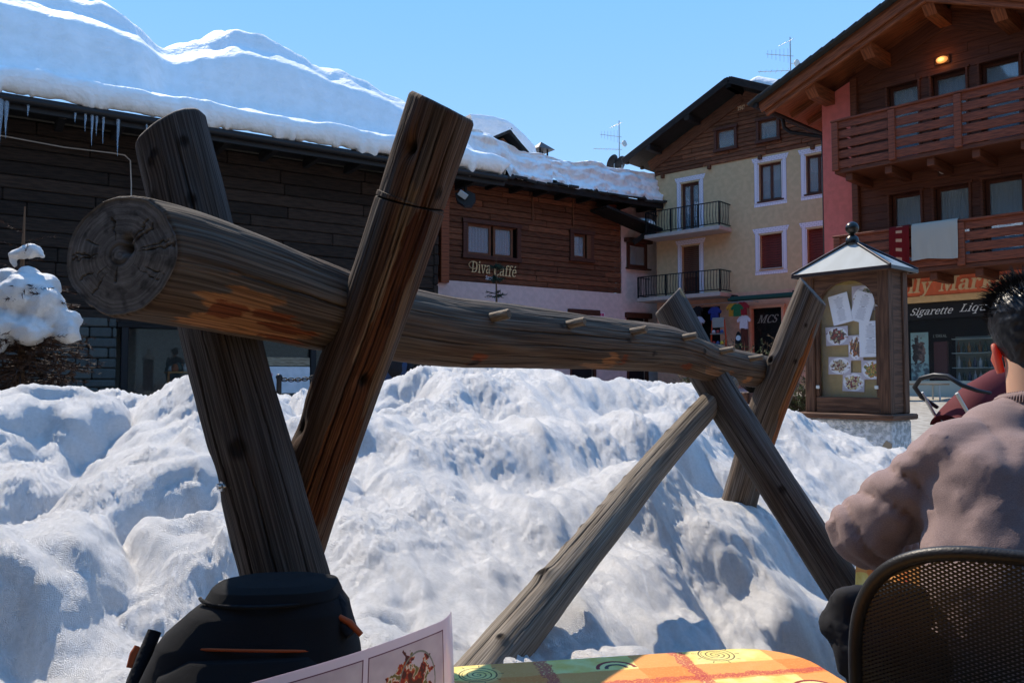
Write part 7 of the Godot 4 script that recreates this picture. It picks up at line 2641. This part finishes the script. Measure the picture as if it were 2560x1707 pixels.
# ---------------------------------------------------------------- people
func build_people() -> void:
	var none := noise(801, 1.0, 1)
	# the person seated at the right edge, seen from behind
	var at := Vector3(1.03, 0.0, -1.5)
	var t := thing("person", at, 0.0, "seated person in a mauve sweatshirt with short black hair, seen from behind", "person")
	# points are given in the world as x, y, metres ahead
	var P := {"hip_l": [0.93, 0.56, 1.56], "hip_r": [1.13, 0.56, 1.5], "waist_l": [0.925, 0.78, 1.6], "waist_r": [1.2, 0.78, 1.6], "chest_l": [0.965, 0.97, 1.68], "chest_r": [1.22, 0.97, 1.69], "neck": [1.115, 1.115, 1.745], "sh_l": [0.915, 1.04, 1.72], "sh_r": [1.31, 1.055, 1.745], "el_l": [0.785, 0.87, 1.85], "el_r": [1.49, 0.86, 1.93], "wr_l": [1.0, 0.79, 2.13], "wr_r": [1.3, 0.79, 2.2], "head": [1.138, 1.305, 1.79], "kn_l": [1.14, 0.55, 1.98], "kn_r": [1.36, 0.55, 1.88], "an_l": [1.14, 0.1, 1.95], "an_r": [1.38, 0.1, 1.86]}
	var J := {}
	for k: String in P:
		J[k] = Vector3(P[k][0], P[k][1], -P[k][2]) - at
	var skin := mat("skin", lin(0.52, 0.3, 0.2), 0.55)
	skin.subsurf_scatter_enabled = true
	skin.subsurf_scatter_strength = 0.15
	var head: Vector3 = J.head
	var body := blob_mesh([[J.hip_l, J.chest_l, 0.09, 0.09], [J.hip_r, J.chest_r, 0.09, 0.09], [J.sh_l, J.sh_r, 0.05, 0.05], [J.neck - Vector3(0, 0.05, 0), head - Vector3(0, 0.08, -0.005), 0.054, 0.05], [J.sh_l, J.el_l, 0.045, 0.04], [J.el_l, J.wr_l, 0.04, 0.028], [J.sh_r, J.el_r, 0.045, 0.04], [J.el_r, J.wr_r, 0.04, 0.028], [J.hip_l, J.kn_l, 0.075, 0.055], [J.hip_r, J.kn_r, 0.075, 0.055], [J.kn_l, J.an_l, 0.05, 0.035], [J.kn_r, J.an_r, 0.05, 0.035]], 0.05, Vector3(-0.4, 0.02, -0.85), Vector3(0.6, 1.36, 0.15), 0.016, none, 0.0, [])
	# head on a finer grid; the face looks away, a little to the right
	var fw := Vector3(0.56, -0.1, -0.82).normalized()
	var rt := fw.cross(Vector3.UP).normalized()
	var up := rt.cross(fw)
	var hc := [[head + up * 0.018 - fw * 0.018, head + up * 0.012 + fw * 0.028, 0.084, 0.08], [head - up * 0.03 + fw * 0.03, head - up * 0.088 + fw * 0.06, 0.06, 0.036], [head - up * 0.02 + fw * 0.105, head - up * 0.04 + fw * 0.118, 0.011, 0.014], [head - up * 0.06 + fw * 0.088 - rt * 0.016, head - up * 0.06 + fw * 0.088 + rt * 0.016, 0.012, 0.012], [head + fw * 0.085 + up * 0.012 - rt * 0.03, head + fw * 0.085 + up * 0.012 + rt * 0.03, 0.014, 0.014], [head - up * 0.05 - fw * 0.02, head - up * 0.17 - fw * 0.03, 0.058, 0.055]]
	var eyes := [[head - rt * 0.03 + fw * 0.104, head - rt * 0.034 + fw * 0.1, 0.011, 0.011], [head + rt * 0.03 + fw * 0.104, head + rt * 0.034 + fw * 0.1, 0.011, 0.011]]
	var hg := blob_mesh(hc, 0.022, head - Vector3(0.14, 0.17, 0.17), head + Vector3(0.14, 0.14, 0.15), 0.006, none, 0.0, eyes)
	var off := body.v.size()
	body.v.append_array(hg.v); body.n.append_array(hg.n); body.t.append_array(hg.t); body.c.append_array(hg.c)
	for k in hg.i: body.i.append(k + off)
	# hands resting on the table
	for s in 2:
		var w: Vector3 = J.wr_l if s == 0 else J.wr_r
		var el: Vector3 = J.el_l if s == 0 else J.el_r
		var d := (w - el).normalized()
		d = Vector3(d.x, -0.12, d.z).normalized()
		var sd := d.cross(Vector3.UP).normalized() * (1.0 if s == 0 else -1.0)
		var caps := [[w, w + d * 0.07, 0.026, 0.03], [w + d * 0.02 + sd * 0.016, w + d * 0.075 + sd * 0.026, 0.02, 0.016], [w + d * 0.02 - sd * 0.016, w + d * 0.075 - sd * 0.026, 0.02, 0.015]]
		for k in 4:
			var b := w + d * 0.075 + sd * (0.03 - 0.02 * k)
			var l: float = [0.068, 0.076, 0.07, 0.054][k]
			var m := b + d * l * 0.55 + Vector3(0, 0.004, 0)
			caps.append([b, m, 0.0095, 0.0088])
			caps.append([m, m + d * l * 0.45 - Vector3(0, 0.016, 0), 0.0088, 0.0075])
		var tb := w + d * 0.025 + sd * 0.032
		caps.append([tb, tb + d * 0.03 + sd * 0.022, 0.012, 0.0105])
		caps.append([tb + d * 0.03 + sd * 0.022, tb + d * 0.058 + sd * 0.026, 0.0105, 0.0085])
		var lo := w - Vector3(0.16, 0.07, 0.16); var hi := w + Vector3(0.16, 0.07, 0.16)
		var g := blob_mesh(caps, 0.008, lo, hi, 0.005, none, 0.0, [])
		off = body.v.size()
		body.v.append_array(g.v); body.n.append_array(g.n); body.t.append_array(g.t); body.c.append_array(g.c)
		for k in g.i: body.i.append(k + off)
	var bn := part(t, "body", body, skin)
	# the left ear, thin enough for the sun behind it to glow through
	var ear := Geo.new()
	var eq := Vector3(1.07, 1.25, -1.81) - at
	var ring := PackedVector3Array()
	var rr := PackedFloat32Array()
	for k in 17:
		var a := -0.6 + TAU * 0.8 * k / 16.0
		ring.append(eq + Vector3(-0.008 - 0.007 * sin(a), 0.0, 0.004) + up * (0.029 * sin(a)) - fw * (0.014 * -cos(a)))
		rr.append(0.006)
	ear.tube(ring, rr, 8)
	ear.tube(PackedVector3Array([eq + up * 0.026 + Vector3(-0.004, 0, 0), eq + Vector3(-0.008, 0, 0), eq - up * 0.03 + Vector3(0.002, 0, 0)]), PackedFloat32Array([0.009, 0.011, 0.008]), 8)
	var em := mat("ear_skin", lin(0.62, 0.25, 0.17), 0.5)
	em.backlight_enabled = true
	em.backlight = Color(0.95, 0.35, 0.25)
	part(bn, "ear", ear, em)
	var ear2 := Geo.new()
	var e2 := head + rt * 0.082 - up * 0.03 - fw * 0.005
	ear2.tube(PackedVector3Array([e2 + up * 0.028, e2 - fw * 0.012 + rt * 0.008, e2 - up * 0.028]), PackedFloat32Array([0.009, 0.012, 0.008]), 8)
	part(bn, "ear", ear2, em)
	# small dark tattoo strokes on the nape
	var tat := Geo.new()
	var rg := RandomNumberGenerator.new()
	rg.seed = 811
	for k in 9:
		var a := Vector3(1.098 + rg.randf_range(-0.012, 0.03), 1.165 + rg.randf_range(-0.02, 0.03), -1.69) - at
		a.z += 0.004
		tat.tube(PackedVector3Array([a, a + Vector3(rg.randf_range(-0.014, 0.014), rg.randf_range(-0.012, 0.012), 0)]), PackedFloat32Array([0.0012]), 5)
	part(bn, "tattoo", tat, mat("tattoo_ink", lin(0.09, 0.1, 0.14), 0.6))
	# hair: short at the nape, longer and tousled on top
	var rough := noise(803, 45.0, 2)
	var hb := blob_mesh([[head + up * 0.026 - fw * 0.026, head + up * 0.03 + fw * 0.02, 0.088, 0.082], [head - up * 0.035 - fw * 0.036, head - up * 0.075 - fw * 0.036, 0.06, 0.046]], 0.03, head - Vector3(0.14, 0.16, 0.15), head + Vector3(0.14, 0.16, 0.16), 0.006, rough, 0.004, [[head + fw * 0.15 - up * 0.03, head + fw * 0.13 - up * 0.1, 0.115, 0.12], [eq + fw * 0.02, eq - up * 0.03, 0.026, 0.03], [eq + fw * 0.06, eq + fw * 0.06 - up * 0.05, 0.03, 0.03]])
	var hm := mat("black_hair", lin(0.012, 0.011, 0.012), 0.38)
	var hair := part(t, "hair", hb, hm)
	var hs := Geo.new()
	for k in 2600:
		var u := rg.randf_range(-0.35, 1.0)
		var a := rg.randf() * TAU
		var q := sqrt(maxf(0.0, 1.0 - u * u))
		var n := (up * u + rt * q * cos(a) + fw * q * sin(a)).normalized()
		if n.dot(fw) > 0.55 and u < 0.5:
			continue
		var root := head + up * 0.026 - fw * 0.012 + n * (0.086 if u > 0.0 else 0.08)
		var l := lerpf(0.012, 0.04, smoothstep(-0.1, 0.7, u)) * rg.randf_range(0.6, 1.2)
		var dir_ := (n * 0.8 + up * 0.15 - fw * 0.5 * u + Vector3(rg.randf_range(-0.25, 0.25), rg.randf_range(-0.15, 0.15), rg.randf_range(-0.25, 0.25))).normalized()
		var m := root + dir_ * l * 0.6
		hs.tube(PackedVector3Array([root - n * 0.004, m, m + (dir_ - up * 0.4 - fw * 0.2).normalized() * l * 0.5]), PackedFloat32Array([0.0011, 0.0009, 0.0002]), 3, false)
	part(hair, "strands", hs, hm)
	# sweatshirt with its folds
	var caps := [[J.hip_l + Vector3(0.0, -0.03, 0.0), J.waist_l, 0.115, 0.118], [J.waist_l, J.chest_l, 0.118, 0.118], [J.hip_r + Vector3(0.02, -0.03, 0.0), J.waist_r, 0.118, 0.12], [J.waist_r, J.chest_r, 0.12, 0.118], [J.chest_l, J.chest_r, 0.115, 0.115], [J.waist_l, J.waist_r, 0.115, 0.115], [J.sh_l, J.sh_r, 0.068, 0.068], [J.sh_l, J.neck, 0.058, 0.066], [J.sh_r, J.neck, 0.058, 0.066], [J.sh_l, J.el_l, 0.074, 0.066], [J.el_l, J.wr_l, 0.066, 0.044], [J.sh_r, J.el_r, 0.082, 0.068], [J.el_r, J.wr_r, 0.068, 0.044]]
	for k: Array in [[0.86, 0.98, 1.61, 0.97, 0.8, 1.49], [0.9, 1.05, 1.62, 1.02, 0.92, 1.55], [0.98, 0.9, 1.545, 1.16, 0.72, 1.485], [1.05, 0.98, 1.575, 1.24, 0.86, 1.55], [0.9, 0.74, 1.5, 1.1, 0.66, 1.46], [1.12, 0.66, 1.46, 1.26, 0.74, 1.49], [0.84, 0.9, 1.6, 0.86, 0.7, 1.53]]:
		var a := Vector3(k[0], k[1], -k[2]) - at
		var b := Vector3(k[3], k[4], -k[5]) - at
		caps.append([a, a.lerp(b, 0.5), 0.004, 0.014])
		caps.append([a.lerp(b, 0.5), b, 0.014, 0.004])
	var folds := noise(805, 3.2, 2)
	folds.fractal_type = FastNoiseLite.FRACTAL_RIDGED
	folds.domain_warp_enabled = true
	folds.domain_warp_amplitude = 0.12
	folds.domain_warp_frequency = 2.0
	var sw := blob_mesh(caps, 0.016, Vector3(-0.42, 0.4, -0.85), Vector3(0.62, 1.26, 0.22), 0.0105, folds, 0.016, [[J.neck + Vector3(0, 0.055, -0.01), J.neck + Vector3(0.01, 0.16, -0.03), 0.066, 0.085], [J.hip_l.lerp(J.hip_r, 0.5) - Vector3(0.3, 0.16, 0), J.hip_l.lerp(J.hip_r, 0.5) - Vector3(-0.3, 0.16, 0), 0.09, 0.09]])
	var fabric := textured(mat("mauve_fleece", lin(0.29, 0.205, 0.19), 0.95), ntex(noise(806, 0.08, 4), 512, 512, Color(0.88, 0.87, 0.87), Color(1, 1, 1), 0.3, 0.7), ntex(noise(807, 0.12, 3), 512, 512), Vector3(7, 7, 7), 0.04, true)
	fabric.rim_enabled = true
	fabric.rim = 0.4
	fabric.rim_tint = 0.6
	crease(sw, J)
	var shirt := part(t, "sweatshirt", sw, fabric)
	var col := PackedVector3Array()
	for k in 33:
		var a := TAU * k / 32.0
		col.append(J.neck + Vector3(0.004 + 0.073 * cos(a), 0.048 + 0.012 * sin(a), -0.014 + 0.072 * sin(a)))
	var cg := Geo.new()
	cg.tube(col, PackedFloat32Array([0.011]), 8, false)
	for k in 90:
		var a := TAU * k / 90.0
		var o: Vector3 = J.neck + Vector3(0.004 + 0.073 * cos(a), 0.048 + 0.012 * sin(a), -0.014 + 0.072 * sin(a))
		var out := Vector3(cos(a), 0, sin(a))
		cg.tube(PackedVector3Array([o + out * 0.011 - Vector3(0, 0.012, 0) + out * 0.004, o + out * 0.0115, o + Vector3(0, 0.0115, 0)]), PackedFloat32Array([0.0018]), 4, false)
	part(shirt, "ribbed_collar", cg, fabric)
	part(t, "trousers", blob_mesh([[J.hip_l, J.hip_r, 0.115, 0.115], [J.hip_l, J.kn_l, 0.1, 0.075], [J.hip_r, J.kn_r, 0.1, 0.075], [J.kn_l, J.an_l, 0.075, 0.06], [J.kn_r, J.an_r, 0.075, 0.06]], 0.05, Vector3(-0.35, 0.02, -0.65), Vector3(0.55, 0.75, 0.2), 0.018, folds, 0.012, []), mat("dark_denim", lin(0.016, 0.02, 0.035), 0.85))
	for k: String in ["an_l", "an_r"]:
		var a: Vector3 = J[k]
		part(t, "shoe", blob_mesh([[a - Vector3(0, 0.05, -0.02), a + Vector3(0.05, -0.06, -0.14), 0.042, 0.036]], 0.02, a - Vector3(0.15, 0.1, 0.25), a + Vector3(0.18, 0.06, 0.15), 0.012, none, 0.0, []), M.black_plastic)
	# a passer-by standing beyond the snow; the rail hides all but the legs
	var q := spot(985, 950, 12.5)
	var w := thing("person", Vector3(q.x, ground_y(12.5), -12.5), 0.2, "standing person in blue jeans beyond the snow, seen below the rail", "person")
	var sk := blob_mesh([[Vector3(0, 1.0, 0), Vector3(0, 1.35, 0), 0.11, 0.12], [Vector3(-0.17, 1.4, 0), Vector3(0.17, 1.4, 0), 0.05, 0.05], [Vector3(0, 1.42, 0), Vector3(0, 1.55, 0.01), 0.05, 0.048], [Vector3(0, 1.63, 0.0), Vector3(0, 1.62, 0.03), 0.092, 0.085], [Vector3(0, 1.57, 0.05), Vector3(0, 1.54, 0.07), 0.045, 0.035], [Vector3(0, 1.6, 0.105), Vector3(0, 1.59, 0.115), 0.012, 0.014], [Vector3(-0.19, 1.38, 0), Vector3(-0.23, 1.1, -0.02), 0.05, 0.042], [Vector3(-0.23, 1.1, -0.02), Vector3(-0.22, 0.84, 0.06), 0.04, 0.03], [Vector3(0.19, 1.38, 0), Vector3(0.23, 1.1, -0.02), 0.05, 0.042], [Vector3(0.23, 1.1, -0.02), Vector3(0.22, 0.84, 0.06), 0.04, 0.03], [Vector3(-0.22, 0.84, 0.06), Vector3(-0.21, 0.72, 0.09), 0.034, 0.02], [Vector3(0.22, 0.84, 0.06), Vector3(0.21, 0.72, 0.09), 0.034, 0.02], [Vector3(-0.09, 0.95, 0), Vector3(-0.13, 0.5, 0.02), 0.085, 0.06], [Vector3(0.09, 0.95, 0), Vector3(0.14, 0.5, 0.0), 0.085, 0.06], [Vector3(-0.13, 0.5, 0.02), Vector3(-0.14, 0.09, -0.02), 0.055, 0.04], [Vector3(0.14, 0.5, 0), Vector3(0.15, 0.09, -0.03), 0.055, 0.04]], 0.04, Vector3(-0.36, 0.02, -0.2), Vector3(0.36, 1.78, 0.25), 0.022, none, 0.0, [])
	part(w, "body", sk, skin)
	part(w, "jeans", blob_mesh([[Vector3(-0.08, 0.93, 0), Vector3(0.08, 0.93, 0), 0.12, 0.12], [Vector3(-0.1, 0.92, 0), Vector3(-0.13, 0.5, 0.02), 0.105, 0.085], [Vector3(0.1, 0.92, 0), Vector3(0.14, 0.5, 0), 0.105, 0.085], [Vector3(-0.13, 0.5, 0.02), Vector3(-0.14, 0.06, -0.02), 0.085, 0.075], [Vector3(0.14, 0.5, 0), Vector3(0.15, 0.06, -0.03), 0.085, 0.075]], 0.03, Vector3(-0.36, -0.04, -0.25), Vector3(0.36, 1.1, 0.25), 0.022, folds, 0.015, []), mat("blue_denim", lin(0.025, 0.045, 0.1), 0.85))
	part(w, "coat", blob_mesh([[Vector3(0, 0.9, 0), Vector3(0, 1.34, 0), 0.16, 0.15], [Vector3(-0.18, 1.38, 0), Vector3(0.18, 1.38, 0), 0.075, 0.075], [Vector3(-0.2, 1.37, 0), Vector3(-0.24, 1.1, -0.02), 0.07, 0.062], [Vector3(-0.24, 1.1, -0.02), Vector3(-0.225, 0.87, 0.055), 0.06, 0.05], [Vector3(0.2, 1.37, 0), Vector3(0.24, 1.1, -0.02), 0.07, 0.062], [Vector3(0.24, 1.1, -0.02), Vector3(0.225, 0.87, 0.055), 0.06, 0.05]], 0.04, Vector3(-0.4, 0.7, -0.25), Vector3(0.4, 1.52, 0.28), 0.022, folds, 0.012, []), M.black_cloth)
	part(w, "hair", blob_mesh([[Vector3(0, 1.655, -0.012), Vector3(0, 1.65, 0.02), 0.1, 0.09]], 0.03, Vector3(-0.15, 1.5, -0.15), Vector3(0.15, 1.8, 0.15), 0.015, rough, 0.008, [[Vector3(0, 1.56, 0.13), Vector3(0, 1.5, 0.12), 0.1, 0.11]]), M.black_hair)
	for s: float in [-1.0, 1.0]:
		part(w, "shoe", blob_mesh([[Vector3(s * 0.145, 0.04, -0.05), Vector3(s * 0.16, 0.035, 0.12), 0.045, 0.038]], 0.02, Vector3(s * 0.15 - 0.1, -0.03, -0.15), Vector3(s * 0.15 + 0.12, 0.12, 0.22), 0.015, none, 0.0, []), M.black_plastic)

# folds pressed into the sweatshirt: rings round the bent sleeves, pulls from the armpit across the back
func crease(g: Geo, J: Dictionary) -> void:
	var wob := noise(821, 4.0, 2)
	var sharp := noise(822, 9.0, 2)
	for k in g.v.size():
		var p := g.v[k]
		var d := 0.0
		for s in 2:
			var a: Vector3 = J.sh_l if s == 0 else J.sh_r
			var b: Vector3 = J.el_l if s == 0 else J.el_r
			var c: Vector3 = J.wr_l if s == 0 else J.wr_r
			var ab := b - a
			var t := (p - a).dot(ab) / ab.length_squared()
			var off := p - (a + ab * clampf(t, 0.0, 1.0))
			var w := 1.0 - smoothstep(0.085, 0.125, off.length())
			if t > 0.05 and w > 0.0:
				var x := ab.normalized().cross(Vector3(0.2, 0.3, 1.0)).normalized()
				var ang := atan2(off.dot(x), off.dot(x.cross(ab.normalized())))
				var ph := t * 13.0 + 1.5 * sin(ang + 0.8 + s) + 3.0 * wob.get_noise_3dv(p)
				d += w * smoothstep(0.05, 0.3, t) * (1.0 - smoothstep(1.0, 1.3, t)) * 0.019 * (pow(absf(sin(ph)), 0.6) - 0.65) * (0.55 + 0.45 * cos(ang * 0.5 + 0.4))
			var bc := c - b
			var u := (p - b).dot(bc) / bc.length_squared()
			var off2 := p - (b + bc * clampf(u, 0.0, 1.0))
			var w2 := (1.0 - smoothstep(0.07, 0.1, off2.length())) * smoothstep(0.08, 0.25, u)
			if w2 > 0.0:
				d += w2 * 0.008 * (pow(absf(sin(u * 16.0 + 2.0 * wob.get_noise_3dv(p + Vector3(3, 0, 0)))), 0.6) - 0.65)
		# pulls across the back
		var q: Vector3 = p - J.sh_l
		var r := Vector2(q.x, q.y + 0.12)
		var fan := atan2(r.y, r.x)
		var near := exp(-pow((r.length() - 0.17) / 0.13, 2.0)) * smoothstep(-0.02, 0.06, q.x)
		d += near * 0.012 * (pow(absf(sin(fan * 6.5 + 2.5 * wob.get_noise_3dv(p * 0.8))), 0.7) - 0.6)
		d += 0.0055 * (1.0 - 2.0 * absf(wob.get_noise_3d(p.x * 0.9 + p.y * 0.5, p.y * 0.28, p.z * 0.9))) * smoothstep(-0.05, 0.1, q.x)
		d += 0.0012 * sharp.get_noise_3dv(p)
		g.v[k] = p + g.n[k] * d
	for k in g.n.size():
		g.n[k] = Vector3.ZERO
	for k in range(0, g.i.size(), 3):
		var m := (g.v[g.i[k + 2]] - g.v[g.i[k]]).cross(g.v[g.i[k + 1]] - g.v[g.i[k]])
		for e in 3:
			g.n[g.i[k + e]] += m
	for k in g.n.size():
		g.n[k] = g.n[k].normalized()
